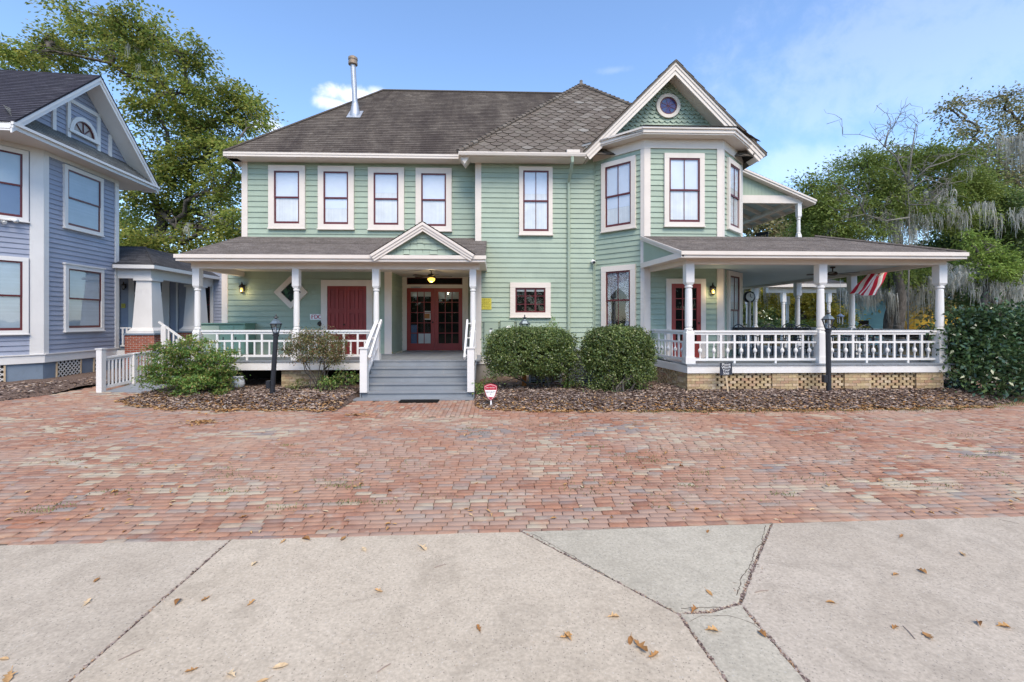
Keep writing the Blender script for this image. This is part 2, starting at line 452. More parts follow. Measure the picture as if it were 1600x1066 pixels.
def window(parent, fr, w, h, cw=.12, grid=(2, 1), look='curtain', label=None, sill=True, name='window', trim='cream', sashm='maroon', cap=False, sw=.05):
    """casing > sashes, pane, shade, sill; frame origin = bottom centre of the casing"""
    fr = Frame(fr.o + fr.n * .006, fr.u, fr.n); mb = MB(fr); a = w / 2; T = .085
    mb.box(-a, -a + cw, 0, T, cw * .8, h - cw); mb.box(a - cw, a, 0, T, cw * .8, h - cw)
    mb.box(-a, a, 0, T + .003, h - cw, h); mb.box(-a, a, 0, T + .003, 0, cw * .8)
    if cap: mb.box(-a - .04, a + .04, 0, T + .03, h, h + .05)
    wo = mb.build(name, M[trim], parent, bevel=0, label=label)
    if sill:
        s = MB(fr); s.box(-a - .02, a + .02, 0, T + .03, -.035, .0); s.build('sill', M[trim], wo)
    x0, x1, z0, z1 = -a + cw, a - cw, cw * .8, h - cw; zm = (z0 + z1) / 2
    up = MB(fr); lo = MB(fr)
    nv, nh = grid
    if nh == 1 and name == 'window':        # double hung: the upper sash stands proud of the lower one
        for s, za, zb, b0, b1 in ((up, zm - .022, z1, .047, .068), (lo, z0, zm + .022, .031, .046)):
            s.box(x0, x0 + sw, b0, b1, za, zb); s.box(x1 - sw, x1, b0, b1, za, zb)
            s.box(x0 + sw, x1 - sw, b0, b1, zb - sw, zb); s.box(x0 + sw, x1 - sw, b0, b1, za, za + sw * (1.6 if s is lo else 1))
            for i in range(1, nv):
                x = x0 + (x1 - x0) * i / nv; s.box(x - .011, x + .011, b0, b1 - .003, za + sw, zb - sw)
        up.build('sash', M[sashm], wo); lo.build('sash', M[sashm], wo)
        g = MB(fr); g.face([(x0 + .01, .056, zm), (x1 - .01, .056, zm), (x1 - .01, .056, z1 - .01), (x0 + .01, .056, z1 - .01)])
        g.face([(x0 + .01, .038, z0 + .01), (x1 - .01, .038, z0 + .01), (x1 - .01, .038, zm), (x0 + .01, .038, zm)])
        g.build('pane', M['glass'], wo)
    else:
        b0, b1 = .034, .06
        up.box(x0, x0 + sw, b0, b1, z0, z1); up.box(x1 - sw, x1, b0, b1, z0, z1); up.box(x0 + sw, x1 - sw, b0, b1, z0, z0 + sw); up.box(x0 + sw, x1 - sw, b0, b1, z1 - sw, z1)
        for i in range(1, nv):
            x = x0 + (x1 - x0) * i / nv; up.box(x - .03, x + .03, b0, b1, z0 + sw, z1 - sw)
        for i in range(1, nh):
            z = z0 + (z1 - z0) * i / nh; up.box(x0 + sw, x1 - sw, b0, b1 - .008, z - .012, z + .012)
        up.build('sash', M[sashm], wo)
        g = MB(fr); g.face([(x0 + .01, .044, z0 + .01), (x1 - .01, .044, z0 + .01), (x1 - .01, .044, z1 - .01), (x0 + .01, .044, z1 - .01)])
        g.build('pane', M['darkglass'], wo)
    # what hangs or shows behind the glass
    B = .0285
    def sheet(nm, mat, xa, xb, za, zb, pleat=0, b=B):
        s = MB(fr)
        if pleat:
            n = int((xb - xa) / .018)
            for i in range(n):
                p, q = xa + (xb - xa) * i / n, xa + (xb - xa) * (i + 1) / n; d = (.0015 if i % 2 else 0)
                s.face([(p, b - d, za), (q, b - .0015 + d, za), (q, b - .0015 + d, zb), (p, b - d, zb)])
        else: s.face([(xa, b, za), (xb, b, za), (xb, b, zb), (xa, b, zb)])
        s.build(nm, M[mat], wo)
    if look == 'curtain':
        zc = z0 + (z1 - z0) * random.choice((.50, .52, .62, .30))
        sheet('curtain', 'curtain', x0, x1, z0, zc - .002, 1); sheet('shade', 'sky_blind', x0, x1, zc, z1, 0, B + .003)  # upper sheet carries the painted sky reflection
    elif look == 'blinds':
        s = MB(fr); k = z0
        while k < z1: s.face([(x0, B + .002, k), (x1, B + .002, k), (x1, B - .003, min(z1, k + .052)), (x0, B - .003, min(z1, k + .052))]); k += .05
        s.build('blind', M['bluecurtain'], wo)
    elif look == 'navy':
        sheet('shade', 'bluecurtain', x0, x1, zm + .02, z1); sheet('shade', 'navy', x0, x1, z0, zm - .02)
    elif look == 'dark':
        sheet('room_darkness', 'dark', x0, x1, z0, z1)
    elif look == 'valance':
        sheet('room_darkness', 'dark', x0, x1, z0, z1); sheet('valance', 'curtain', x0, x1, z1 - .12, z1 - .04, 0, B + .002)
    elif look == 'lace':
        sheet('room_darkness', 'dark', x0, x1, z0, z1)
        s = MB(fr); xm = (x0 + x1) / 2
        for sg in (-1, 1):
            n = 14
            for i in range(n):
                za = z0 + (z1 - z0) * i / n; zb = z0 + (z1 - z0) * (i + 1) / n
                f = lambda t: (.42 + .05 * math.sin(t * 23)) if t < .46 else (.30 + .15 * (t - .46) * 2 if t < .62 else 1.0 if t > .70 else .45 + .55 * (t - .62) / .08)
                wa, wb = f(i / n) * (xm - x0), f((i + 1) / n) * (xm - x0)
                if sg < 0: s.face([(x0, B + .002, za), (x0 + wa, B + .003, za), (x0 + wb, B + .003, zb), (x0, B + .002, zb)])
                else: s.face([(x1, B + .002, za), (x1 - wa, B + .003, za), (x1 - wb, B + .003, zb), (x1, B + .002, zb)])
        s.build('curtain', M['lace'], wo)
    return wo

def porch_post(parent, x, y, z0, z1, w=.19, rail=.9, name='porch_post', mat='white'):
    mb = MB(); h = w / 2
    mb.box(x - h - .02, x + h + .02, y - h - .02, y + h + .02, z0, z0 + .17)
    mb.box(x - h, x + h, y - h, y + h, z0 + .17, z0 + rail)
    zt = z1 - .50; r = h * .88
    def sq(za, wa, zb, wb):
        p = [(x + sx * wa, y + sy * wa, za) for sx, sy in ((-1, -1), (1, -1), (1, 1), (-1, 1))] + [(x + sx * wb, y + sy * wb, zb) for sx, sy in ((-1, -1), (1, -1), (1, 1), (-1, 1))]
        mb.mesh(p, [(0, 3, 2, 1), (4, 5, 6, 7), (0, 1, 5, 4), (1, 2, 6, 5), (2, 3, 7, 6), (3, 0, 4, 7)])
    sq(z0 + rail, h, z0 + rail + .07, h * .72)
    zb = z0 + rail + .05
    prof = [(r, zb), (r * 1.12, zb + .03), (r * 1.12, zb + .06), (r * .82, zb + .08), (r * .98, zb + .12), (r * 1.0, zb + (zt - zb) * .4), (r * .9, zt - .16), (r * .74, zt - .13), (r * 1.05, zt - .11), (r * 1.05, zt - .07), (r * .78, zt - .05), (r * .95, zt)]
    mb.lathe(x, y, prof, 16)
    sq(zt - .045, h * .7, zt + .02, h); mb.box(x - h, x + h, y - h, y + h, zt + .02, z1)
    return mb.build(name, M[mat], parent)

def railing(parent, p0, p1, z, style, mat='white', hgt=(.81, .55, .10), step=.43, tall=1):
    """top, middle and bottom rail; long balusters with short ones between them under the middle rail"""
    p0 = Vector(p0); p1 = Vector(p1); d = p1 - p0; Lh = d.length; d.normalize(); pr = d.cross(Vector((0, 0, 1)))
    mb = MB(); top, mid, bot = (z + q for q in hgt); Z = lambda p, zz: Vector((p.x, p.y, zz))
    mb.bar(Z(p0, top + .028), Z(p1, top + .028), .10, .05); mb.bar(Z(p0, top - .03), Z(p1, top - .03), .045, .06)
    mb.bar(Z(p0, mid), Z(p1, mid), .035, .05); mb.bar(Z(p0, bot), Z(p1, bot), .045, .06)
    r = mb.build('railing', M[mat], parent)
    n = max(1, round(Lh / step)); s = Lh / n
    for i in range(n):
        for half in (0, 1):
            if i == 0 and half == 0: continue
            p = p0 + d * (i * s + half * s / 2); b = MB()
            if half == 0:
                w = .026; q = [p + d * a + pr * c for a, c in ((-w, -w * .7), (w, -w * .7), (w, w * .7), (-w, w * .7))]
                zl = z + .0 if (i % 3 == 0) else bot + .03
                b.slab([Z(k, zl) for k in q], (0, 0, top - .062 - zl))
            elif style == 'square':
                w = .022; q = [p + d * a + pr * c for a, c in ((-w, -w * .7), (w, -w * .7), (w, w * .7), (-w, w * .7))]
                b.slab([Z(k, bot + .03) for k in q], (0, 0, mid - bot - .055))
            else:
                a0, a1 = bot + .03, mid - .025; m = a0 + (a1 - a0) * .52
                b.lathe(p.x, p.y, [(.024, a0), (.016, a0 + .06), (.02, m - .075), (.046, m - .03), (.05, m), (.044, m + .03), (.02, m + .06), (.015, m + .10), (.022, a1)], 10)
            b.build('baluster', M[mat], r)
    return r

def panel_door(parent, fr, w, h, mat, rows=((.06, .2), (.25, .60), (.66, .95)), label=None):
    fr = Frame(fr.o + fr.n * .006, fr.u, fr.n); mb = MB(fr); mb.box(-w / 2, w / 2, .026, .034, 0, h); st = w * .14; wi = (w - 3 * st) / 2
    mb.box(-w / 2, -w / 2 + st, .034, .066, 0, h); mb.box(w / 2 - st, w / 2, .034, .066, 0, h); mb.box(-st / 2, st / 2, .034, .066, 0, h)
    zs = [0] + [k * h for r in rows for k in r] + [h]
    for i in range(0, len(zs), 2):
        for sx in (-1, 1): mb.box(min(sx * st / 2, sx * (w / 2 - st)), max(sx * st / 2, sx * (w / 2 - st)), .034, .064, zs[i], zs[i + 1])
    for r in rows:
        for sx in (-1, 1):
            c = sx * (st / 2 + wi / 2); mb.box(c - wi * .34, c + wi * .34, .034, .05, r[0] * h + .03, r[1] * h - .03)
    return mb.build('door', M[mat], parent, label=label)
def glazed_door(parent, fr, w, h, mat, grid=(3, 5), st=.12, kick=.22):
    fr = Frame(fr.o + fr.n * .006, fr.u, fr.n); mb = MB(fr); mb.box(-w / 2, -w / 2 + st, .03, .075, 0, h); mb.box(w / 2 - st, w / 2, .03, .075, 0, h)
    x0, x1, z0, z1 = -w / 2 + st, w / 2 - st, kick, h - st; mb.box(x0, x1, .03, .075, 0, z0); mb.box(x0, x1, .03, .075, z1, h)
    for i in range(1, grid[0]): x = x0 + (x1 - x0) * i / grid[0]; mb.box(x - .012, x + .012, .045, .068, z0, z1)
    for i in range(1, grid[1]): z = z0 + (z1 - z0) * i / grid[1]; mb.box(x0, x1, .045, .066, z - .012, z + .012)
    d = mb.build('door', M[mat], parent)
    g = MB(fr); g.face([(x0, .055, z0), (x1, .055, z0), (x1, .055, z1), (x0, .055, z1)]); g.build('pane', M['darkglass'], d)
    b = MB(fr); b.face([(x0 - .02, .032, z0 - .02), (x1 + .02, .032, z0 - .02), (x1 + .02, .032, z1 + .02), (x0 - .02, .032, z1 + .02)]); b.build('room_darkness', M['dark'], d)
    return d, (x0, x1, z0, z1)
def knob(parent, fr, a, c, mat='bronze'):
    mb = MB(); mb.disc_lathe(fr.pt(a, .064, c), fr.u, fr.z, fr.n, [(.03, 0), (.03, .006), (.012, .01), (.012, .035), (.03, .045), (.03, .06), (.01, .07)], 10)
    return mb.build('handle', M[mat], parent, True)

# lace: a cloth with holes that let the dark show through
m, t = nt('lace'); v = N(t, 'ShaderNodeTexVoronoi', i_Scale=46.0); L(t, geopos(t), v.inputs['Vector'])
k = N(t, 'ShaderNodeMapRange', i_1=.28, i_2=.5, i_3=1.0, i_4=0.25); L(t, v.outputs['Distance'], k.inputs[0])
tr = N(t, 'ShaderNodeBsdfTransparent'); b = bsdf(t, (.62, .65, .70), .9, .1); mx = N(t, 'ShaderNodeMixShader'); L(t, k.outputs[0], mx.inputs[0]); L(t, tr.outputs[0], mx.inputs[1]); L(t, b, mx.inputs[2]); out(t, mx.outputs[0]); M['lace'] = m
# ================================================================== GREEN HOUSE
YL, YR, YB, YRP, YLP, YREC = 15.4, 14.9, 13.67, 11.75, 13.1, 17.2
FLZ = .90
H = thing('green_house', 'large sage green two storey clapboard house with cream trim, brown roofs and porches', 'house', (0, 15.4, 0))
xL, xLow, xR0, xR1 = XA(380, YL), XA(349, YL), XA(744, YR), XA(929, YR)
xRec0, xRec1 = XA(611, YL), XA(746, YR)
zEL = ZA(540, 240, 14.85) ; zER = ZA(800, 240, 14.3)
zTopL, zTopR = ZA(540, 247, YL), ZA(800, 246, YR)
# --- left block
w = MB()
fr = FRONT(0, YL)
siding(w, fr, (xL, xR0 + .1), 4.0, zTopL + .1, .18)
siding(w, fr, (xLow, xRec0), FLZ, 4.02, .18)
w.box(xL, xR0, YL + .001, YL + .15, 3.9, zTopL + .1); w.box(xLow, xRec0, YL + .001, YL + .15, .5, 3.9)
# recess: left cheek, back wall and lintel above the entry
siding(w, EAST(xRec0 - .001, YL), (.0, YREC - YL), FLZ, 3.85, .18)
w.box(xRec0 - .15, xRec0 - .002, YL + .16, YREC, FLZ, 3.9)
siding(w, FRONT(0, YREC), (xRec0, xR0 + .4), FLZ, 3.95, .18); w.box(xRec0, xR0 + .3, YREC + .002, YREC + .1, FLZ, 3.9)
siding(w, Frame((xL, YL, 0), (0, 1, 0), (-1, 0, 0)), (0, 7.2), 3.9, zTopL + .1, .18); w.box(xL + .001, xL + .1, YL + .16, YL + 7.2, 3.9, zTopL + .1)
siding(w, Frame((xLow, YL, 0), (0, 1, 0), (-1, 0, 0)), (0, 7.2), FLZ, 3.9, .18); w.box(xLow + .001, xLow + .1, YL + .16, YL + 7.2, .2, 3.9)
w.build('wall', M['green'], H)
# --- right block
w = MB(); siding(w, FRONT(0, YR), (xR0, xR1), .82, zTopR + .12, .163); w.box(xR0 + .001, xR1 + 4.9, YR + .001, YR + .15, .35, zTopR + .1)
siding(w, Frame((xR0, YR, 0), (0, 1, 0), (-1, 0, 0)), (0, 2.4), .82, 3.9, .163); w.box(xR0 + .003, xR0 + .1, YR + .2, YREC + 1, .4, zTopR)
xE = XA(1158, YR)
siding(w, EAST(xE, YR), (0, 8.0), .82, zTopR + .12, .163); w.box(xE - .1, xE - .002, YR + .16, YR + 8, .4, zTopR)
w.build('wall', M['green'], H)
# --- bay (three sided, full height)
bx = [Vector((xR1, YR, 0)), Vector((XA(1007, YB), YB, 0)), Vector((XA(1128, YB), YB, 0)), Vector((xE, YR, 0))]
w = MB(); zBay = ZA(1067, 232, YB)
bayfr = []
for i in range(3):
    u = (bx[i + 1] - bx[i]); Ln = u.length; u.normalize(); n = u.cross(Vector((0, 0, 1))); f = Frame(bx[i], u, n); bayfr.append((f, Ln))
    siding(w, f, (0, Ln), .75, zBay + .05, .163)
w.slab([(p.x, p.y + .002, .3) for p in bx], (0, 0, zBay - .3)); w.build('bay_wall', M['green'], H)
# --- corner boards
def cboard(f, a0, a1, z0, z1, t=.045, mat='cream'):
    mb = MB(f); mb.box(a0, a1, 0, t, z0, z1); mb.build('corner_board', M[mat], H)
cboard(fr, xL - .03, xL + .16, 3.95, zTopL); cboard(FRONT(0, YR), xR0 - .03, xR0 + .17, .86, zTopR)
cboard(fr, xLow - .03, xLow + .16, FLZ, 3.9); cboard(fr, xRec0 - .21, xRec0 + .03, FLZ, 3.9)
for i, z0 in ((0, .6), (2, 0)): pass
f0, l0 = bayfr[0]; f1, l1 = bayfr[1]; f2, l2 = bayfr[2]
zc = zBay - .02
cboard(f0, l0 - .11, l0 + .03, .75, zc); cboard(f1, -.03, .17, .75, zc, .047); cboard(f1, l1 - .17, l1 + .03, .75, zc, .047); cboard(f2, -.03, .11, .75, zc); cboard(f2, l2 - .1, l2 + .02, .75, zc)
cboard(f0, .0, .05, .75, zc, .04, 'green_trim')
# --- bay cornice and its small skirt roof
def offset_bay(d):
    o = []
    fr_ = [f for f, _ in bayfr]
    o.append(bx[0] + fr_[0].n * d - fr_[0].u * d * .4)
    o.append(bx[1] + (fr_[0].n + fr_[1].n) * (d / (1 + fr_[0].n.dot(fr_[1].n))))
    o.append(bx[2] + (fr_[1].n + fr_[2].n) * (d / (1 + fr_[1].n.dot(fr_[2].n))))
    o.append(bx[3] + fr_[2].n * d + fr_[2].u * d * .4); return o
def band(d0, d1, z0, z1, name, mat):
    a, b = offset_bay(d0), offset_bay(d1); mb = MB()
    for i in range(3):
        p = [a[i], a[i + 1], b[i + 1], b[i]]; mb.slab([(q.x, q.y, z0) for q in p], (0, 0, z1 - z0))
    return mb.build(name, M[mat], H)
band(0, .055, zBay - .02, zBay + .26, 'frieze', 'cream')
zcor = ZA(1067, 215, YB - .4)
band(.0, .40, zBay + .262, zBay + .30, 'soffit', 'cream'); band(.34, .43, zBay + .302, zBay + .40, 'cornice', 'cream')
band(.40, .47, zBay + .402, zBay + .46, 'cornice', 'cream')
mb = MB(); a = offset_bay(.50)
zr0 = zBay + .47
for i in range(3):
    q0, q1 = a[i], a[i + 1]
    t0 = Vector((min(max(q0.x, xR1 + .2), xE), YR + .05, zr0 + .38)); t1 = Vector((min(max(q1.x, xR1), xE - .2), YR + .05, zr0 + .38))
    shingles(mb, [(q0.x, q0.y, zr0), (q1.x, q1.y, zr0), t1, t0], .12)
mb.build('bay_roof', M['roof_main'], H)
# --- main front gable above the bay
YG = YR - .02; xg = (xR1 + xE) / 2; gy = 14.25
gl, gr = XA(912, gy), XA(1197, gy); zga, zge = ZA(1055, 95, gy), ZA(1055, 240, gy); xga = (gl + gr) / 2
sl = (zga - zge) / (xga - gl)
def gable_ar(z): h = (zga - .25 - z) / sl; return (xga - h, xga + h) if h > 0 else (xga, xga)
mb = MB(); scales(mb, FRONT(0, YG), gable_ar, zBay + .75, zga - .3, .19, .135)
mb.prism([(gl + .35, zge + .1), (gr - .35, zge + .1), (xga, zga - .3)], YG + .003, YG + .12)
mb.build('gable_wall', M['green'], H)
# flat wall behind scales: prism above is in (x, y, z) order
def rake(p_lo, p_hi, yf, dep, name='rake_board', mat='cream', hgt=.30, parent=H):
    """sloping barge boards in two steps with a soffit behind them"""
    (x0, z0), (x1, z1) = p_lo, p_hi; d = Vector((x1 - x0, z1 - z0)); d.normalize(); nn = Vector((d.y, -d.x))
    if nn.y > 0: nn = -nn
    mb = MB()
    def strip(h0, h1, ya, yb, x_end=None):
        A = [(x0 + nn.x * h0, z0 + nn.y * h0), (x1, z1 + h0 * nn.y / abs(d.x) * 1.0 if False else z1 - h0 / max(1e-6, abs(d.x))), (x1, z1 - h1 / max(1e-6, abs(d.x))), (x0 + nn.x * h1, z0 + nn.y * h1)]
        mb.slab([(q[0], ya, q[1]) for q in A], (0, yb - ya, 0))
    strip(.0, hgt * .34, yf - .03, yf + .08); strip(hgt * .34, hgt * .68, yf - .005, yf + .08); strip(hgt * .68, hgt, yf + .02, yf + .08)
    strip(hgt * .62, hgt * .74, yf + .082, yf + dep)
    return mb.build(name, M[mat], parent)
rake((gl, zge), (xga, zga), gy, YG - gy + .02); rake((gr, zge), (xga, zga), gy, YG - gy + .02)
# inner soffit boards
for s, x_e in ((-1, gl), (1, gr)):
    pass
mb = MB()
for x_e in (gl, gr):
    pl = [(x_e, gy - .06, zge + .012), (x_e, 18.2, zge + .012), (xga, 18.2, zga + .012), (xga, gy - .06, zga + .012)]
    slates(mb, pl)
    mb.slab([(p[0], p[1], p[2] - .012) for p in pl], (0, 0, -.05))
mb.build('roof', M['slate'], H)
# round window in the gable
rc = P(1043, 167, YG) + Vector((0, -.022, 0)); mb = MB(); X_, Z_, N_ = Vector((1, 0, 0)), Vector((0, 0, 1)), Vector((0, -1, 0))
def ring(c, r0, r1, t, mat, name, parent, n=28):
    mb = MB(); V = []; 
    for rr, h in ((r0, 0), (r0, t), (r1, t), (r1, 0)):
        for k in range(n): a_ = 2 * math.pi * k / n; V.append(c + X_ * rr * math.cos(a_) + Z_ * rr * math.sin(a_) + N_ * h)
    mb.mesh(V, [(i * n + k, i * n + (k + 1) % n, ((i + 1) % 4) * n + (k + 1) % n, ((i + 1) % 4) * n + k) for i in range(4) for k in range(n)])
    return mb.build(name, mat, parent)
rw = ring(rc, .29, .40, .075, M['cream'], 'window', H); rw['label'] = 'round gable window of violet stained glass'
m_, t_ = nt('stained glass'); vo = N(t_, 'ShaderNodeTexVoronoi', i_Scale=7.0); L(t_, geopos(t_), vo.inputs['Vector'])
cc = ramp(t_, N(t_, 'ShaderNodeSeparateColor').outputs[0], [(0, (.02, .03, .12))])
sp = N(t_, 'ShaderNodeSeparateColor'); L(t_, vo.outputs['Color'], sp.inputs[0]); cc = ramp(t_, sp.outputs[0], [(0, (.03, .03, .14)), (.5, (.07, .03, .12)), (1, (.03, .08, .20))])
out(t_, bsdf(t_, cc, .12, .7)); M['stained'] = m_
ring(rc, .25, .289, .05, M['maroon'], 'sash', rw)
mb = MB(); mb.disc_lathe(rc, X_, Z_, N_, [(.26, .028), (.26, .036)], 28); mb.build('pane', M['stained'], rw)
mb = MB()
for k in range(4):
    a_ = math.pi * k / 4 + .35; d_ = X_ * math.cos(a_) + Z_ * math.sin(a_); mb.bar(rc - d_ * .25 + N_ * .040, rc + d_ * .25 + N_ * .040, .012, .012, up=N_)
mb.build('glazing_bar', M['maroon'], rw)
# --- main roofs
yE = 14.85; xe0 = P(349, 237, yE).x; zr = zEL; hp = 18.9 - yE
rl = Vector((xe0 + hp, 18.9, zr + hp)); rr_ = Vector((xR1, 18.9, zr + hp))
mb = MB()
shingles(mb, [(xe0, yE, zr), (xR0 + .6, yE, zr), (xR0 + 3.5, 18.9, zr + hp), tuple(rl)])
shingles(mb, [(xe0, yE + 2 * hp, zr), (xe0, yE, zr), tuple(rl)])
mb.slab([(xe0, yE, zr), (xR0 + .6, yE, zr), (xR0 + 3.5, 18.9, zr + hp), tuple(rl)], (0, 0, -.04))
mb.slab([(xe0, yE + 2 * hp, zr), (xe0, yE, zr), tuple(rl)], (0, 0, -.04))
mb.face([(xe0, yE + 2 * hp, zr), tuple(rl), (xR1, 18.9, zr + hp), (xR1, yE + 2 * hp, zr)])
mb.build('roof', M['roof_main'], H)
mb = MB(); mb.tube([(xe0, yE, zr + .02), tuple(rl + Vector((0, 0, .03)))], .05, 6); mb.tube([tuple(rl + Vector((0, 0, .03))), (xR0 + 3.6, 18.9, zr + hp + .03)], .05, 6); mb.build('ridge_cap', M['roof_main'], H)
# slate pyramid over the right block
ap = P(908, 134, 18.9); yS = 14.3; xs0 = P(716, 240, yS).x; zs = zER; xs1 = 2 * ap.x - xs0; yb = 2 * ap.y - yS
mb = MB(); sb = MB()
slates(mb, [(xs0, yS, zs), (xs1, yS, zs), tuple(ap)]); slates(mb, [(xs0, yb, zs), (xs0, yS, zs), tuple(ap)])
for a_, b_ in (((xs0, yS, zs), (xs1, yS, zs)), ((xs0, yb, zs), (xs0, yS, zs)), ((xs1, yS, zs), (xs1, yb, zs))):
    sb.face([Vector(a_) - Vector((0, 0, .004)), Vector(b_) - Vector((0, 0, .004)), ap - Vector((0, 0, .004))])
ro_ = mb.build('roof', M['slate'], H); sb.build('underlay', M['slate_bed'], ro_)
mb = MB()
for c_ in ((xs0, yS, zs), (xs1, yS, zs)):
    a_ = Vector(c_); d_ = ap - a_; n_ = 34
    for k in range(n_): mb.tube([a_ + d_ * (k / n_) + Vector((0, 0, .05)), a_ + d_ * ((k + 1.06) / n_) + Vector((0, 0, .03))], [.085, .062], 8)
mb.lathe(ap.x, ap.y, [(.10, ap.z - .05), (.09, ap.z + .06), (.06, ap.z + .14), (.07, ap.z + .2), (.02, ap.z + .24)], 8)
mb.build('ridge_cap', M['slate'], H)
# eaves: soffit, fascia, gutter
def eave(x0, x1, yf, yw, z, name='fascia', mat='cream', hgt=.15):
    mb = MB(); mb.box(x0, x1, yf - .02, yf + .02, z - hgt, z - .005); mb.box(x0 + .015, x1 - .015, yf - .035, yf - .021, z - hgt * .45, z + .004); mb.build(name, M[mat], H)
    s = MB(); s.box(x0, x1, yf + .021, yw, z - hgt, z - hgt + .03); s.build('soffit', M[mat], H)
eave(xe0, xR0 - .35, yE, YL - .03, zr, hgt=.13)
mb = MB(); mb.box(xe0 - .02, xe0 + .02, yE + .021, yE + 8, zr - .13, zr - .005); mb.box(xe0 + .021, xL, yE + .2, yE + 8, zr - .13, zr - .1); mb.build('fascia', M['cream'], H)
eave(xs0, gl + .1, yS, YR - .03, zs, hgt=.12)
mb = MB()
gp = [(0, .0), (.0, -.11), (-.03, -.12), (-.10, -.10), (-.125, -.03), (-.125, .0), (-.105, 0), (-.10, -.08), (-.02, -.1), (-.015, 0)]
n_ = len(gp)
V = [(xs0 + .02, yS - .022 + q[0], zs + .0 + q[1]) for q in gp] + [(gl + .05, yS - .022 + q[0], zs + .0 + q[1]) for q in gp]
mb.mesh(V, [(i, (i + 1) % n_, n_ + (i + 1) % n_, n_ + i) for i in range(n_)] + [tuple(range(n_))]); mb.build('gutter', M['cream'], H)
mb = MB(); mb.box(XA(886, yS) - .02, XA(905, yS), yS - .14, yS + .0, zs + .01, zs + .10); mb.build('gutter_end', M['cream'], H)
xd = XA(888, YR)
mb = MB(); mb.tube([(xd + .02, yS - .08, zs - .11), (xd + .02, yS - .08, zs - .25), (xd, YR - .08, zs - .75), (xd, YR - .08, .35)], .052, 10); mb.build('downspout', M['green_trim'], H)
for zz in (6.0, 3.2, 1.6):
    mb = MB(); mb.box(xd - .08, xd + .08, YR - .035, YR - .024, zz, zz + .04); mb.build('downspout_strap', M['green_trim'], H)
# corner bracket under the slate eave
mb = MB(); mb.slab([(xs0 + .05, yS + .02, zs - .12), (xs0 + .35, yS + .02, zs - .12), (xs0 + .2, yS + .02, zs - .33)], (0, .5, 0)); mb.build('eave_bracket', M['cream'], H)
# --- windows
def win_px(f, x0, x1, y0, y1, Y, **k):
    a, b = P(x0, y1, Y), P(x1, y0, Y); c = (a.x + b.x) / 2
    return window(H, Frame((c, Y, a.z), (1, 0, 0), (0, -1, 0)), b.x - a.x, b.z - a.z, **k)
for (x0, x1, y0, y1), lb in zip(((421, 478, 260, 357), (498, 554, 261, 358), (576, 632, 263, 359), (650, 706, 264, 361)),
        ('upper window nearest the left end of the house', 'second upper window from the left end', 'third upper window from the left end', 'upper window behind the porch pediment')):
    win_px(None, x0, x1, y0, y1, YL, cw=.185, grid=(1, 1), label=lb)
win_px(None, 811, 863, 262, 367, YR, cw=.13, grid=(2, 1), label='upper window between white corner board and downspout')
win_px(None, 797, 860, 442, 495, YR, cw=.17, grid=(3, 3), look='valance', label='small low window with nine red framed panes', sw=.05, name='casement_window')
def win_bay(i, ta, tb, z0, z1, **k):
    f, Ln = bayfr[i]; a = Ln * (ta + tb) / 2
    return window(H, Frame(f.o + f.u * a + Vector((0, 0, z0)), f.u, f.n), Ln * (tb - ta), z1 - z0, **k)
zb0, zb1 = ZA(1067, 354, YB), ZA(1067, 241, YB)
win_bay(1, .245, .76, zb0, zb1, cw=.145); win_bay(0, .17, .85, zb0, zb1, cw=.145); win_bay(2, .2, .85, zb0, zb1, cw=.145)
win_bay(0, .17, .85, ZA(970, 522, 14.2), ZA(970, 415, 14.2), cw=.17, look='lace', label='tall bay window with white lace curtains over a dark room')
win_bay(2, .2, .85, FLZ + .25, ZA(1145, 425, 14.3), cw=.145)
# porch door in the bay
dx = (XA(1040, YB) + XA(1101, YB)) / 2; dw = XA(1101, YB) - XA(1040, YB); dz = ZA(1070, 436, YB) - FLZ
df = Frame((dx, YB, FLZ), (1, 0, 0), (0, -1, 0))
def door_casing(f, w_, h_, cw, name='door_frame'):
    mb = MB(f); a = w_ / 2; mb.box(-a, -a + cw, 0, .085, 0, h_ - cw); mb.box(a - cw, a, 0, .085, 0, h_ - cw); mb.box(-a, a, 0, .088, h_ - cw, h_); mb.box(-a, a, 0, .12, -.03, 0); return mb.build(name, M['cream'], H)
door_casing(df, dw, dz, .15)
d1, _ = glazed_door(H, df, dw - .3, dz - .15, 'reddoor', (3, 5), .13, .5); d1['label'] = 'red glazed door behind the right porch rail'; knob(d1, df, dw / 2 - .22, 1.05)
# double red panel door on the left porch
ax0, ax1 = XA(503, YL), XA(583, YL); zt = ZA(540, 438, YL); fd = Frame(((ax0 + ax1) / 2, YL, FLZ), (1, 0, 0), (0, -1, 0)); ww = ax1 - ax0
door_casing(fd, ww, zt - FLZ, .2)
for s in (-1, 1):
    f_ = Frame(fd.o + Vector((s * (ww - .4) / 4, 0, 0)), (1, 0, 0), (0, -1, 0))
    d_ = panel_door(H, f_, (ww - .4) / 2 - .006, zt - FLZ - .2, 'reddoor', label='solid red panelled door leaf beside the red sign')
    if s < 0: knob(d_, f_, (ww - .4) / 4 - .08, .98)
    mb = MB(f_)
    for zz in (.3, 1.1, 1.9): mb.box(s * ((ww - .4) / 4) - .015, s * ((ww - .4) / 4) + .015, .05, .072, zz, zz + .1)
    mb.build('hinge', M['bronze'], d_)
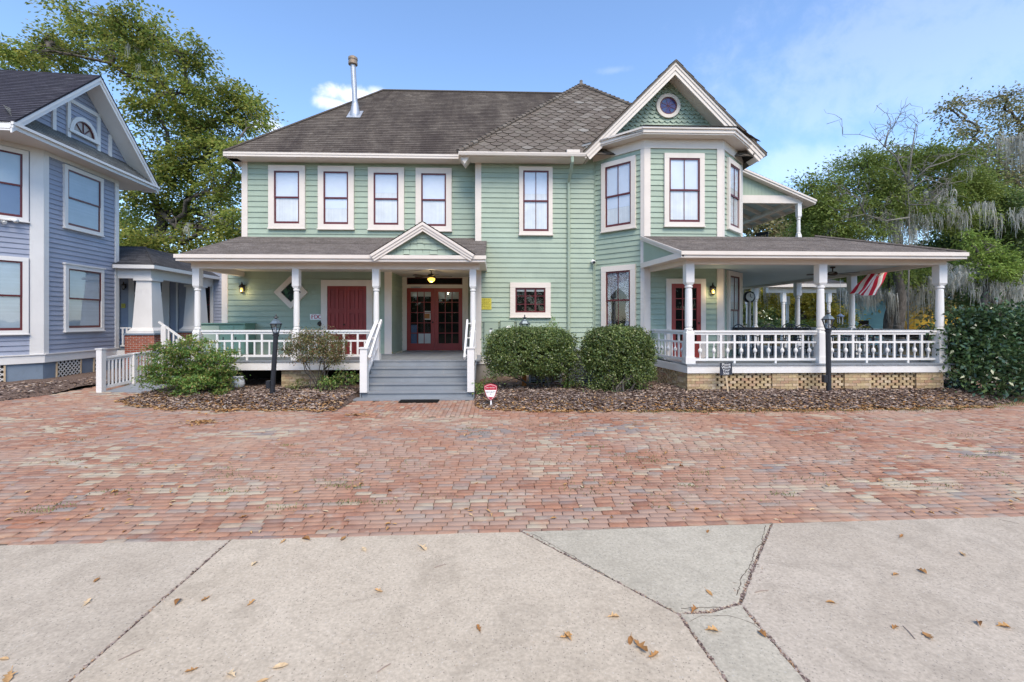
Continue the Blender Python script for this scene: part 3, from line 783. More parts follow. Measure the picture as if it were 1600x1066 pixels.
# french doors with transom in the recess
bx0, bx1 = XA(627, YREC), XA(732, YREC); zt = ZA(680, 425, YREC); fe = Frame(((bx0 + bx1) / 2, YREC, FLZ), (1, 0, 0), (0, -1, 0)); ww = bx1 - bx0
door_casing(fe, ww, zt - FLZ, .22)
zd = ZA(680, 450.5, YREC) - FLZ; mb = MB(fe); mb.box(-ww / 2 + .22, ww / 2 - .22, .0, .08, zd, zd + .13); mb.build('transom_bar', M['cream'], H)
zt0, zt1 = zd + .13, zt - FLZ - .22
mb = MB(fe); mb.face([(-ww / 2 + .22, .03, zt0), (ww / 2 - .22, .03, zt0), (ww / 2 - .22, .03, zt1), (-ww / 2 + .22, .03, zt1)]); tr_ = mb.build('transom_window', M['dark'], H)
mb = MB(fe); mb.box(-ww / 2 + .22, -ww / 2 + .25, .03, .07, zt0, zt1); mb.box(ww / 2 - .25, ww / 2 - .22, .03, .07, zt0, zt1); mb.box(-ww / 2 + .25, ww / 2 - .25, .03, .07, zt0, zt0 + .03); mb.box(-ww / 2 + .25, ww / 2 - .25, .03, .07, zt1 - .03, zt1); mb.build('sash', M['maroon'], tr_)
for s in (-1, 1):
    lw = (ww - .44) / 2 - .004; f_ = Frame(fe.o + Vector((s * (ww - .44) / 4, 0, 0)), (1, 0, 0), (0, -1, 0))
    d_, (x0, x1, z0, z1) = glazed_door(H, f_, lw, zd - .005, 'reddoor', (3, 5), .14, .26)
    d_['label'] = 'red french door leaf with a paper notice' if s < 0 else 'red french door leaf without a notice'
    mb = MB(f_); mb.face([(x0, .043, z1 - (.17 if s < 0 else .26)), (x1, .043, z1 - (.17 if s < 0 else .26)), (x1, .043, z1), (x0, .043, z1)]); mb.build('valance', M['curtain'], d_)
    if s < 0:
        for nm, mt, (p, q, r_, t_) in (('notice', 'signwhite', (.64, .98, .46, .63)), ('notice_print', 'notice_print', (.68, .94, .48, .58)), ('basket', 'curtain', (.38, .98, .0, .19)), ('coat', 'navy', (.02, .30, .0, .36))):
            if nm == 'notice_print': M[mt] = plain('orange print', (.50, .20, .06), .6)
            mb = MB(f_); b_ = .046 + (.002 if nm == 'notice_print' else 0); mb.face([(x0 + (x1 - x0) * p, b_, z0 + (z1 - z0) * r_), (x0 + (x1 - x0) * q, b_, z0 + (z1 - z0) * r_), (x0 + (x1 - x0) * q, b_, z0 + (z1 - z0) * t_), (x0 + (x1 - x0) * p, b_, z0 + (z1 - z0) * t_)]); mb.build(nm, M[mt], d_)
        knob(d_, f_, lw / 2 - .07, 1.05)
        mb = MB(f_); mb.box(-lw * .35, -lw * .02, .076, .12, zd + .0, zd + .05); mb.bar((-lw * .2, .13, zd + .03), (.05, .2, zd + .03), .02, .02); mb.build('door_closer', M['galv'], d_)
# diamond window
dc = P(456, 457, YL) + Vector((0, -.006, 0)); hd = 25.6 * YL / F
def diamond(r0, r1, t, b=0):
    mb = MB(); V = []
    for rr, h in ((r0, b), (r0, t), (r1, t), (r1, b)):
        for k in range(4): a_ = math.pi / 2 * k; V.append(dc + X_ * rr * math.cos(a_) + Z_ * rr * math.sin(a_) + N_ * h)
    mb.mesh(V, [(i * 4 + k, i * 4 + (k + 1) % 4, ((i + 1) % 4) * 4 + (k + 1) % 4, ((i + 1) % 4) * 4 + k) for i in range(4) for k in range(4)]); return mb
dwn = diamond(hd * .60, hd, .085).build('window', M['cream'], H, label='diamond shaped window with leaf patterned glass')
m_, t_ = nt('leaf glass'); vo = N(t_, 'ShaderNodeTexVoronoi', i_Scale=13.0); L(t_, geopos(t_), vo.inputs['Vector'])
sp = N(t_, 'ShaderNodeSeparateColor'); L(t_, vo.outputs['Color'], sp.inputs[0]); cc = ramp(t_, sp.outputs[0], [(0, (.01, .015, .012)), (.45, (.02, .06, .03)), (.75, (.05, .12, .06)), (1, (.35, .4, .36))], 'CONSTANT')
out(t_, bsdf(t_, cc, .3, .25)); M['leafglass'] = m_
mb = MB(); q = hd * .63; mb.face([dc + N_ * .03 + X_ * q, dc + N_ * .03 + Z_ * q, dc + N_ * .03 - X_ * q, dc + N_ * .03 - Z_ * q]); mb.build('pane', M['leafglass'], dwn)
# --- LEFT PORCH
xp0, xp1 = XA(303, YLP) - .02, XA(745, YLP)
fy = 13.0
mb = MB()
nb = 30
y0_, y1_ = fy, YREC
for k in range(int((xp1 - xLow + .3) / .14)):
    x0 = xLow - .1 + k * .14; x1 = x0 + .136
    yb_ = YREC - .02 if x0 > xRec0 else YL - .03
    if x0 > xR0 - .16: yb_ = YR - .05
    mb.box(x0, x1, fy - .03 + random.uniform(-.003, .003), yb_, FLZ - .04, FLZ + random.uniform(-.002, .002))
mb.build('porch_floor', M['greyfloor'], H)
mb = MB(); mb.box(xLow - .1, XA(566, fy), fy, fy + .05, FLZ - .27, FLZ - .045); mb.build('skirt_board', M['white'], H)
mb = MB(); mb.box(xLow - .06, xp1, 14.9, 14.95, -.1, FLZ - .05); mb.build('crawl_space', M['void'], H)
def yellow_bricks(mb, p0, u, length, z0, z1, y_n, pierced=False, bl=.21, bh=.072, gap=.006, t=.1, open_=.055):
    """courses of buff brick; pierced courses leave every other header open"""
    u = Vector(u); n = Vector(y_n); z = z0; r = 0
    while z < z1 - .02:
        zz = min(z + bh, z1); step = bl + (open_ if pierced else gap); x = -(step / 2 if r % 2 else 0)
        while x < length - .01:
            a, b = max(0, x), min(length, x + bl)
            if b - a > .02:
                o = random.uniform(-.004, .004); P0 = Vector(p0)
                q = [P0 + u * a + n * o, P0 + u * b + n * o, P0 + u * b - n * t, P0 + u * a - n * t]
                mb.slab([(k.x, k.y, z + .003) for k in q], (0, 0, zz - z - .006))
            x += step
        z = zz; r += 1
mb = MB(); px_ = XA(441, 13.2); pw = XA(502, 13.2) - px_
yellow_bricks(mb, (px_, 13.15, 0), (1, 0, 0), pw, .0, FLZ - .05, (0, -1, 0)); mb.box(px_ + .01, px_ + pw - .01, 13.165, 13.6, 0, FLZ - .06); mb.build('brick_pier', M['yellowbrick'], H)
mb = MB(); yellow_bricks(mb, (XA(300, 13.2), 13.15, 0), (1, 0, 0), .4, .0, FLZ - .05, (0, -1, 0)); mb.box(XA(300, 13.2) + .01, XA(300, 13.2) + .39, 13.165, 13.6, 0, FLZ - .06); mb.build('brick_pier', M['yellowbrick'], H)
zbm0, zbm1 = ZA(520, 421, YLP), ZA(520, 404, YLP)
for px_ in (309, 463.5, 588, 739):
    porch_post(H, XA(px_, YLP) + (0 if px_ < 700 else .0), YLP, FLZ, zbm0, .185, .80, mat='white')
mb = MB(); mb.box(xp0, xp1 + .08, YLP - .09, YLP + .09, zbm0, zbm1 + .1); mb.box(xp0, xp0 + .18, YLP + .091, YL + 1.2, zbm0, zbm1 + .1); mb.build('porch_beam', M['cream'], H)
ye = 12.62; zpe = ZA(520, 399.5, ye); xe_ = P(275, 399, ye).x; xe2 = P(758, 400, ye).x
ztop = ZA(560, 371, YL)
mb = MB(); ov = xLow - xe_
shingles(mb, [(xe_, ye, zpe), (xe2, ye, zpe), (xe2, YL + .02, ztop), (xL - .1, YL + .02, ztop)], .13)
shingles(mb, [(xe_, YL + 4.2, zpe), (xe_, ye, zpe), (xL - .1, YL + .02, ztop), (xL - .1, YL + 4.2, ztop)], .13)
mb.slab([(xe_, ye, zpe - .004), (xe2, ye, zpe - .004), (xe2, YL + .02, ztop - .004), (xL - .1, YL + .02, ztop - .004)], (0, 0, -.05))
mb.face([(xe_, YL + 4.2, zpe), (xe_, ye, zpe), (xL - .1, YL + .02, ztop), (xL - .1, YL + 4.2, ztop)])
mb.build('porch_roof', M['roof_porch'], H)
mb = MB(); mb.box(xe_, xe2, ye - .02, ye + .02, zpe - .16, zpe - .005); mb.box(xe_ - .03, xe2 + .03, ye - .06, ye - .021, zpe - .085, zpe + .015); mb.box(xe_, xe_ + .04, ye + .021, YL + 4.2, zpe - .16, zpe - .005); mb.box(xe2 - .04, xe2, ye + .021, YR - .03, zpe - .16, zpe - .0); mb.build('fascia', M['cream'], H)
mb = MB(); mb.box(xe_ + .041, xe2 - .041, ye + .021, YREC, zpe - .155, zpe - .13); mb.build('porch_ceiling', M['cream'], H)
# rails of the left porch
XP = lambda p: XA(p, YLP)
railing(H, (XP(316), YLP, 0), (XP(456), YLP, 0), FLZ, 'square', hgt=(.80, .545, .125)); railing(H, (XP(471), YLP, 0), (XP(581), YLP, 0), FLZ, 'square', hgt=(.80, .545, .125))
# pediment over the entry
pa, pl_, pr_ = P(660, 347, ye - .12), P(578, 398, ye - .12), P(741, 398, ye - .12); yq = ye - .1
rake((pl_.x, pl_.z), (pa.x, pa.z), yq, .25, hgt=.20); rake((pr_.x, pr_.z), (pa.x, pa.z), yq, .25, hgt=.20)
ps = (pa.z - pl_.z) / (pa.x - pl_.x)
mb = MB(); scales(mb, FRONT(0, yq + .2), lambda z: (pa.x - max(0, (pa.z - .16 - z) / ps), pa.x + max(0, (pa.z - .16 - z) / ps)), pl_.z + .02, pa.z - .2, .2, .16, True)
mb.slab([(pl_.x + .3, yq + .203, pl_.z), (pr_.x - .3, yq + .203, pl_.z), (pa.x, yq + .203, pa.z - .2)], (0, .05, 0)); mb.build('pediment', M['green'], H)
mb = MB()
for e_ in (pl_, pr_): shingles(mb, [(e_.x, yq - .03, e_.z + .02), (e_.x, yq + .5, e_.z + .02), (pa.x, YL, pa.z + .02), (pa.x, yq - .03, pa.z + .02)], .13)
mb.build('pediment_roof', M['roof_porch'], H)
# --- steps
sx0, sx1 = XA(561, 11.7), XA(739, 11.7)
mb = MB(); stp = []
for k in range(5):
    zt_ = FLZ - .18 * (k + 1) + 0; yf_ = fy - .29 * (k + 1) + .02
    if k == 4: continue
    s = MB(); s.box(sx0 + .0, sx1, yf_ - .03, yf_ + .30, zt_ - .04, zt_); s.box(sx0 + .02, sx1 - .02, yf_, yf_ + .025, zt_ - .178, zt_ - .041); s.build('step', M['greyfloor'], H)
mb.box(sx0 + .02, sx1 - .02, fy - .012, fy + .012, FLZ - .178, FLZ - .045)
mb.build('step', M['greyfloor'], H)
mb = MB(); mb.box(sx0 - .14, sx1 + .02, fy - 1.42, fy - 1.10, -.0, .035); mb.build('bottom_step', M['concrete'] if 'concrete' in M else M['greyfloor'], H)
mb = MB()
for xs in (sx0 - .02, sx1 + .0):
    mb.slab([(xs, fy - 1.17, .0), (xs, fy, .0), (xs, fy, FLZ - .06), (xs, fy - .3, FLZ - .24), (xs, fy - 1.17, .13)], (.03, 0, 0))
mb.build('stair_stringer', M['greyfloor'], H)
mb = MB(); mb.box(sx0 + .05, sx1 - .05, fy - .9, fy - .02, .0, .1); mb.build('crawl_space', M['void'], H)
ny = fy - 1.15
for xs in (sx0 + .09, sx1 - .06):
    mb = MB(); mb.box(xs - .09, xs + .09, ny - .09, ny + .09, .18, 1.30); mb.box(xs - .115, xs + .115, ny - .115, ny + .115, 1.30, 1.335); mb.build('newel_post', M['white'], H)
    mb = MB(); q0 = Vector((xs, ny + .05, 1.23)); q1 = Vector((xs + .02, YLP - .1, 2.0)); mb.bar(q0, q1, .09, .06)
    mb.bar(q0 + Vector((0, 0, -.22)), q1 + Vector((0, 0, -.22)), .05, .05); mb.bar(q0 + Vector((0, 0, -.75)), q1 + Vector((0, 0, -.75)), .05, .06)
    for k in range(1, 5):
        c = q0 + (q1 - q0) * (k / 5); mb.bar(c + Vector((0, 0, -.73)), c + Vector((0, 0, -.04)), .045, .045)
    mb.build('stair_rail', M['white'], H)
    s = 1 if xs < -2 else -1
    mb = MB(); h0 = Vector((xs + s * .16, ny - .1, 1.05)); h1 = Vector((xs + s * .16, YLP - .15, 2.02)); mb.bar(h0, h1, .05, .09)
    for t_ in (.1, .55, .95): c = h0 + (h1 - h0) * t_; mb.bar(c + Vector((0, 0, -.03)), c + Vector((-s * .12, 0, -.03)), .03, .03)
    mb.build('hand_rail', M['white'], H)
# base trim and foundation of the right block
mb = MB(); mb.box(xR0 - .02, xR1, YR - .05, YR - .001, .60, .84); mb.build('skirt_board', M['white'], H)
mb = MB(); mb.box(xR0, xR1, YR - .02, YR - .001, -.1, .598); mb.build('foundation', M['mortar'] if 'mortar' in M else M['bluegrey'], H)
# --- vent pipe
vp = 17.1; vx = XA(555, vp); zb_ = zr + (vp - yE)
mb = MB(); mb.lathe(vx, vp, [(.19, zb_ - .2), (.19, zb_ - .02), (.18, zb_ + .04), (.15, zb_ + .22), (.115, zb_ + .40), (.115, zb_ + .45)], 18)
mb.slab([(vx - .25, vp - .24, zb_ - .21), (vx + .25, vp - .24, zb_ - .21), (vx + .25, vp + .2, zb_ + .23), (vx - .25, vp + .2, zb_ + .23)], (0, -.012, .012))
vpo = mb.build('vent_flashing', M['galv'], H)
zt_ = ZA(551, 100, vp); lean = XA(551.5, vp) - vx
mb = MB(); mb.tube([(vx, vp, zb_ + .3), (vx + lean * .35, vp, zb_ + .9), (vx + lean, vp, zt_)], .095, 14); mb.tube([(vx + lean * .05, vp, zb_ + .42), (vx + lean * .06, vp, zb_ + .46)], .105, 14); mb.build('vent_pipe', M['galv'], H)
mb = MB(); mb.lathe(vx + lean, vp, [(.11, zt_ - .05), (.165, zt_ - .03), (.165, zt_ + .06), (.15, zt_ + .07), (.15, zt_ + .13), (.168, zt_ + .14), (.168, zt_ + .22), (.10, zt_ + .27)], 18); mb.build('vent_cap', M['rust'], H)
# ================================================================== GREEN HOUSE: right wrap-around porch and balcony
ye2 = 11.3
xl_, xlb = XA(1064, ye2), XA(1001, 13.62); xr_ = P(1510, 398, ye2).x; ze2 = ZA(1285, 394.5, ye2)
zt2 = ZA(1010, 369, 13.6); YT = 13.63; xrt = xr_ - (YT - ye2)
zb0_, zb1_ = ZA(1285, 414, YRP), ZA(1285, 401, YRP)
XEB = XA(1468, YRP)                              # line of the east posts
pf = 11.55; YBACK = 21.5
mb = MB()
k = 0; xsl = XA(1076, YRP) - .12
while xsl - .02 + k * .14 < XEB + .12:
    x0 = xsl - .02 + k * .14; x1 = x0 + .136; k += 1
    ya = pf - .03 + random.uniform(-.003, .003); yb_ = YB - .0 if x0 < bx[2].x else YBACK
    
    if bx[2].x <= x0 < xE: yb_ = YB + (x0 - bx[2].x) - .03
    mb.box(x0, x1, ya, yb_, FLZ - .04, FLZ + random.uniform(-.002, .002))
mb.build('porch_floor', M['greyfloor'], H)
xsl = XA(1076, YRP) - .12
zsk0 = FLZ - .235
mb = MB(); mb.box(xsl, XEB + .10, pf, pf + .05, zsk0, FLZ - .045); mb.box(XEB + .05, XEB + .10, pf + .051, YBACK, zsk0, FLZ - .045)
mb.slab([(xsl, pf + .052, zsk0), (xsl + .05, pf + .052, zsk0), (XA(1017, YB) + .06, YB, zsk0), (XA(1017, YB), YB, zsk0)], (0, 0, FLZ - .045 - zsk0)); mb.build('skirt_board', M['white'], H)
X_13 = lambda p: XA(p, pf + .04)
for a_, b_, pier in ((1074, 1118, 1), (1118, 1207, 0), (1207, 1247, 1), (1247, 1320, 0), (1320, 1361, 1), (1361, 1432, 0), (1432, 1474, 1)):
    mb = MB(); x0, x1 = X_13(a_), X_13(b_)
    if pier: yellow_bricks(mb, (x0, pf + .04, 0), (1, 0, 0), x1 - x0, -.05, zsk0 + .0, (0, -1, 0)); mb.box(x0 + .01, x1 - .01, pf + .075, pf + .4, -.05, zsk0); mb.build('brick_pier', M['yellowbrick'], H)
    else: yellow_bricks(mb, (x0, pf + .08, 0), (1, 0, 0), x1 - x0, -.05, zsk0 + .0, (0, -1, 0), True, .15, .072, open_=.055); mb.build('brick_screen', M['yellowbrick'], H)
pS = Vector((xsl + .03, pf + .04, 0)); pE_ = Vector((XA(1017, YB) + .03, YB, 0)); uS = (pE_ - pS).normalized(); nS = -Vector((uS.y, -uS.x, 0))
if nS.x > 0: nS = -nS
mb = MB(); yellow_bricks(mb, pS, uS, .55, -.05, zsk0, nS); mb.build('brick_pier', M['yellowbrick'], H)
mb = MB(); yellow_bricks(mb, pS + uS * .56, uS, (pE_ - pS).length - .56, -.05, zsk0, nS, True, .15, .072); mb.build('brick_screen', M['yellowbrick'], H)
mb = MB(); mb.box(xsl + .3, XEB - .1, pf + .6, pf + .65, -.1, FLZ - .05); mb.box(xsl + .3, xsl + .34, pf + .66, YB, -.1, FLZ - .05); mb.build('crawl_space', M['void'], H)
# posts and beam
for px_ in (1076, 1282, 1468): porch_post(H, XA(px_, YRP), YRP, FLZ, zb0_, .215, .80)
ypost = [PX(1331, 470, XEB).y, PX(1246, 470, XEB).y, PX(1180, 470, XEB).y]
for y_ in ypost: porch_post(H, XEB, y_, FLZ, zb0_, .2, .80)
xl0 = XA(1076, YRP)
mb = MB(); mb.box(xl0 - .10, XEB + .10, YRP - .095, YRP + .095, zb0_, zb1_ + .08); mb.box(XEB - .09, XEB + .10, YRP + .096, YBACK, zb0_ - .0, zb1_ + .08)
mb.slab([(xl0 - .10, YRP + .096, zb0_), (xl0 + .06, YRP + .096, zb0_), (XA(1015, YB) + .12, YB, zb0_), (XA(1015, YB) - .02, YB, zb0_)], (0, 0, zb1_ + .08 - zb0_)); mb.build('porch_beam', M['cream'], H)
mb = MB(); mb.slab([(xl0 + .05, YRP + .1, zb0_ + .10), (XEB - .09, YRP + .1, zb0_ + .10), (XEB - .09, YBACK, zb0_ + .10), (xlb + .1, YBACK, zb0_ + .10)], (0, 0, .03)); mb.build('porch_ceiling', M['ceil'], H)
mb = MB()
mb.box(xl_, xr_, ye2 - .02, ye2 + .02, ze2 - .15, ze2 - .004); mb.box(xl_ - .01, xr_ + .02, ye2 - .055, ye2 - .021, ze2 - .08, ze2 + .014)
mb.box(xr_ - .04, xr_, ye2 + .021, YBACK, ze2 - .15, ze2 - .004)
mb.slab([(xl_, ye2 + .021, ze2 - .15), (xl_ + .04, ye2 + .021, ze2 - .15), (xlb + .04, YT, ze2 - .15), (xlb, YT, ze2 - .15)], (0, 0, .146)); mb.build('fascia', M['cream'], H)
mb = MB(); mb.slab([(xl_ + .041, ye2 + .021, ze2 - .145), (xr_ - .041, ye2 + .021, ze2 - .145), (xr_ - .041, YBACK, ze2 - .145), (XEB + .1, YBACK, ze2 - .145), (XEB + .1, YRP + .05, ze2 - .145), (xl0 + .1, YRP + .05, ze2 - .145), (xlb + .15, YT, ze2 - .145), (xlb + .041, YT, ze2 - .145)], (0, 0, .02)); mb.build('soffit', M['cream'], H)
# side gable of the porch roof: rake board and green infill
mb = MB()
tri = [(xl_ + .09, ye2 + .25, ze2), (xlb + .09, YT, ze2), (xlb + .09, YT, zt2 - .08)]
mb.slab(tri, (.05, 0, 0)); mb.build('gable_wall', M['green'], H)
mb = MB(); A0, A1 = Vector((xl_ + .02, ye2 - .02, ze2 + .0)), Vector((xlb + .02, YT, zt2))
mb.slab([A0 + Vector((0, 0, -.13)), A1 + Vector((0, 0, -.13)), A1, A0], (.05, 0, 0)); mb.slab([A0 + Vector((-.03, 0, -.05)), A1 + Vector((-.03, 0, -.05)), A1 + Vector((-.03, 0, .015)), A0 + Vector((-.03, 0, .015))], (.028, 0, 0)); mb.build('rake_board', M['cream'], H)
mb = MB()
shingles(mb, [(xl_, ye2, ze2), (xr_, ye2, ze2), (xrt, YT, zt2), (xlb, YT, zt2)], .13)
shingles(mb, [(xr_, YBACK, ze2), (xr_, ye2, ze2), (xrt, YT, zt2), (xrt, YBACK, zt2)], .13)
mb.slab([(xl_, ye2, ze2 - .004), (xr_, ye2, ze2 - .004), (xrt, YT, zt2 - .004), (xlb, YT, zt2 - .004)], (0, 0, -.03))
mb.build('porch_roof', M['roof_porch'], H)
mb = MB(); mb.slab([(bx[2].x - .2, YT, zt2 - .03), (xrt, YT, zt2 - .03), (xrt, YBACK, zt2 - .03), (xE, YBACK, zt2 - .03), (xE, YR, zt2 - .03)], (0, 0, .025)); mb.build('balcony_floor', M['greyfloor'], H)
mb = MB(); mb.tube([(xr_, ye2, ze2 + .02), (xrt, YT, zt2 + .03)], .045, 6); mb.build('ridge_cap', M['roof_porch'], H)
# railings
xr0 = [XA(q, YRP) for q in (1076, 1282, 1468)]
railing(H, (xr0[0] + .12, YRP, 0), (xr0[1] - .12, YRP, 0), FLZ, 'turned', step=.375, hgt=(.81, .55, .10)); railing(H, (xr0[1] + .12, YRP, 0), (xr0[2] - .12, YRP, 0), FLZ, 'turned', step=.375, hgt=(.81, .55, .10))
railing(H, (xr0[0] - .01, YRP + .13, 0), (XA(1019, YB), YB - .05, 0), FLZ, 'turned', step=.375, hgt=(.81, .55, .10))
railing(H, (XEB, YRP + .15, 0), (XEB, ypost[0] - .1, 0), FLZ, 'turned', step=.375); railing(H, (XEB, ypost[0] + .1, 0), (XEB, ypost[1] - .1, 0), FLZ, 'square', step=.5)
# upper balcony roof
yv = 16.8
u0, u1 = P(1163, 264, yv), P(1275, 313, yv); sl2 = (u0.z - u1.z) / (u1.x - u0.x); u0 = Vector((xE - .1, yv, u1.z + sl2 * (u1.x - xE + .1)))
pxu = XA(1248, yv + .25); zbu0, zbu1 = ZA(1205, 318, yv + .25), ZA(1205, 306, yv + .25)
mb = MB(); shingles(mb, [(u1.x, 22, u1.z + .01), (u1.x, yv - .03, u1.z + .01), (u0.x, yv - .03, u0.z + .01), (u0.x, 22, u0.z + .01)], .13); mb.build('balcony_roof', M['roof_porch'], H)
mb = MB(); mb.slab([(u0.x, yv, u0.z), (u1.x, yv, u1.z), (u1.x, yv, u1.z - .13), (u0.x, yv, u0.z - .13)], (0, .04, 0)); mb.slab([(u0.x, yv - .03, u0.z + .01), (u1.x + .02, yv - .03, u1.z + .01), (u1.x + .02, yv - .03, u1.z - .055), (u0.x, yv - .03, u0.z - .055)], (0, .028, 0)); mb.box(u1.x - .03, u1.x + .01, yv + .05, 22, u1.z - .15, u1.z); mb.build('rake_board', M['cream'], H)
mb = MB(); mb.slab([(u0.x, yv + .041, u0.z - .13), (u1.x - .03, yv + .041, u1.z - .13), (u1.x - .03, yv + .04 + .4, u1.z - .13), (u0.x, yv + .44, u0.z - .13)], (0, 0, .02)); mb.build('soffit', M['cream'], H)
mb = MB(); nb_ = 26
for k in range(nb_):
    x0 = xE + (u1.x - .5 - xE) * k / nb_; x1 = xE + (u1.x - .5 - xE) * (k + .96) / nb_
    zt_ = u1.z - .14 + sl2 * (u1.x - x1)
    if zt_ > zbu1: mb.slab([(x0, yv + .25, zbu1 - .01), (x1, yv + .25, zbu1 - .01), (x1, yv + .25, zt_), (x0, yv + .25, zt_ + sl2 * (x1 - x0))], (0, .03, 0))
mb.build('gable_wall', M['green_trim'], H)
mb = MB(); mb.box(xE, pxu + .12, yv + .2, yv + .32, zbu0, zbu1); mb.box(pxu - .07, pxu + .07, yv + .321, 22, zbu0, zbu1); mb.build('porch_beam', M['cream'], H)
porch_post(H, pxu, yv + .26, zt2, zbu0, .15, .7); porch_post(H, pxu, 21.6, zt2, zbu0, .15, .7)
mb = MB(); mb.slab([(u0.x, yv + .45, u0.z - .06), (u1.x - .04, yv + .45, u1.z - .06), (u1.x - .04, 22, u1.z - .06), (u0.x, 22, u0.z - .06)], (0, 0, .03)); mb.build('balcony_ceiling', M['ceil'], H)
for k in range(6):
    y_ = yv + .9 + k * .85; mb = MB(); mb.slab([(u0.x, y_, u0.z - .062), (u1.x - .05, y_, u1.z - .062), (u1.x - .05, y_, u1.z - .2), (u0.x, y_, u0.z - .2)], (0, .08, 0)); mb.build('rafter', M['cream'], H)

# ================================================================== BLUE HOUSE (turned five degrees)
A5 = R(5); dB = Vector((-math.sin(A5), math.cos(A5), 0)); nB = Vector((math.cos(A5), math.sin(A5), 0))
C0 = P(183, HY, 18.2); C0.z = 0
B = thing('blue_house', 'slate blue clapboard house with white trim and steep front gable', 'house', tuple(C0))
FB = Frame(C0, dB, nB)
def hit(px, py, off=0.0):
    """(a, z) where a pixel's ray meets the house side (pushed out by off)"""
    r = Vector(ray(px, py)); o = C0 + nB * off; cam = Vector((0, 0, CH))
    t = (o - cam).dot(nB) / r.dot(nB); p = cam + r * t; return (p - C0).dot(dB), p.z
def hitn(px, py, a):
    """(b, z) where a pixel's ray meets the cross plane at distance a along the side"""
    r = Vector(ray(px, py)); o = C0 + dB * a; cam = Vector((0, 0, CH)); t = (o - cam).dot(dB) / r.dot(dB); p = cam + r * t; return (p - C0).dot(nB), p.z
aN = hit(67, 500)[0]; zW = hit(183, 287)[1]; zS = .93
w = MB(); siding(w, FB, (aN, 0), zS, zW, .158)
FC = Frame(FB.pt(aN, 0, 0) - (dB * .766 + nB * .643) * 3.6, dB * .766 + nB * .643, nB * .766 - dB * .643); LC = 3.6   # the cut-away corner
siding(w, FC, (0, LC), zS, zW, .158)
w.fr = FB; w.box(aN, -.001, -.15, -.002, 0, zW); w.box(-.15, -.003, -2.6, -.16, 0, zW); w.fr = FC; w.box(0, LC - .05, -.15, -.002, 0, zW); w.build('wall', M['blue'], B)
FBK = Frame(C0, -nB, dB)
w = MB(); siding(w, FBK, (0, 2.6), zS, zW, .158); w.build('wall', M['blue'], B)
def bb(f, a0, a1, b0, b1, c0, c1, name, mat='white'):
    mb = MB(f); mb.box(a0, a1, b0, b1, c0, c1); return mb.build(name, M[mat], B)
bb(FB, aN - .02, aN + .16, 0, .05, zS, zW, 'corner_board'); bb(FC, LC - .30, LC + .01, 0, .055, zS, zW, 'corner_board'); bb(FB, -.16, .03, 0, .05, zS, zW, 'corner_board')
bb(FB, aN - .02, .03, 0, .052, zW - .02, zW + .3, 'frieze'); bb(FC, 0, LC + .01, 0, .057, zW - .02, zW + .3, 'frieze')
bb(FB, aN - .02, .05, 0, .07, zS - .25, zS, 'skirt_board'); bb(FC, 0, LC + .03, 0, .072, zS - .25, zS, 'skirt_board'); bb(FB, aN - .02, .05, .0, .10, zS, zS + .03, 'water_table'); bb(FC, 0, LC + .03, 0, .102, zS, zS + .03, 'water_table')
bb(FB, aN, 0, -.1, .01, -.1, zS - .252, 'foundation', 'bluegrey'); bb(FC, 0, LC, -.1, .01, -.1, zS - .252, 'foundation', 'bluegrey')
def lattice(f, a0, a1, c0, c1):
    mb = MB(f); mb.box(a0, a1, .012, .02, c0, c1); v_ = mb.build('foundation_vent', M['void'], B)
    for q0_ in (a0 - .04, a1): mb = MB(f); mb.box(q0_, q0_ + .04, .012, .05, c0, c1); mb.build('vent_frame', M['wood'], v_)
    mb = MB(f); s_ = .15; k = -int((c1 - c0) / s_) - 1
    while a0 + k * s_ < a1:
        for sg, b_ in ((1, .026), (-1, .036)):
            x0 = a0 + k * s_; pts = []
            q0 = max(0, (a0 - x0)); q1 = min(c1 - c0, a1 - x0)
            if q1 - q0 > .02:
                za, zb = (c0 + q0, c0 + q1) if sg > 0 else (c1 - q0, c1 - q1)
                mb.bar((x0 + q0, b_, za), (x0 + q1, b_, zb), .009, .03, up=(1, 0, -1) if sg > 0 else (1, 0, 1))
        k += 1
    mb.build('lattice', M['lattice'], v_)
l0, l1 = hit(88, 575)[0], hit(124, 570)[0]; lattice(FB, l0, l1, .12, zS - .27); lattice(FB, hit(146, 568)[0], hit(158, 568)[0], .12, zS - .27); lattice(FC, LC - 1.15, LC - .85, .12, zS - .27)
def winB(px0, px1, pt, pb, f=FB, **k):
    a0, a1 = hit(px0, 500)[0], hit(px1, 500)[0]; am = (px0 + px1) / 2; z1, z0 = hit(am, pt)[1], hit(am, pb)[1]; c = (a0 + a1) / 2
    return window(B, Frame(FB.pt(c, 0, z0), FB.u, FB.n), a1 - a0, z1 - z0, cw=.13, grid=(1, 1), trim='white', sw=.05, **k)
winB(97, 158, 268, 362, look='blinds', label='upper side window with grey blinds'); winB(98, 159, 417, 517, look='blinds', cap=True, label='lower side window with grey blinds')
zu1, zu0 = hit(66, 242)[1], hit(66, 350)[1]; zl1, zl0 = hit(66, 405)[1], hit(66, 521)[1]
for z0, z1, lk in ((zu0, zu1, 'navy'), (zl0, zl1, 'blinds')):
    window(B, Frame(FC.pt(LC - .33 - .8, 0, z0), FC.u, FC.n), 1.6, z1 - z0, cw=.13, grid=(1, 1), trim='white', sw=.05, look=lk, label='wide corner window of the blue house')
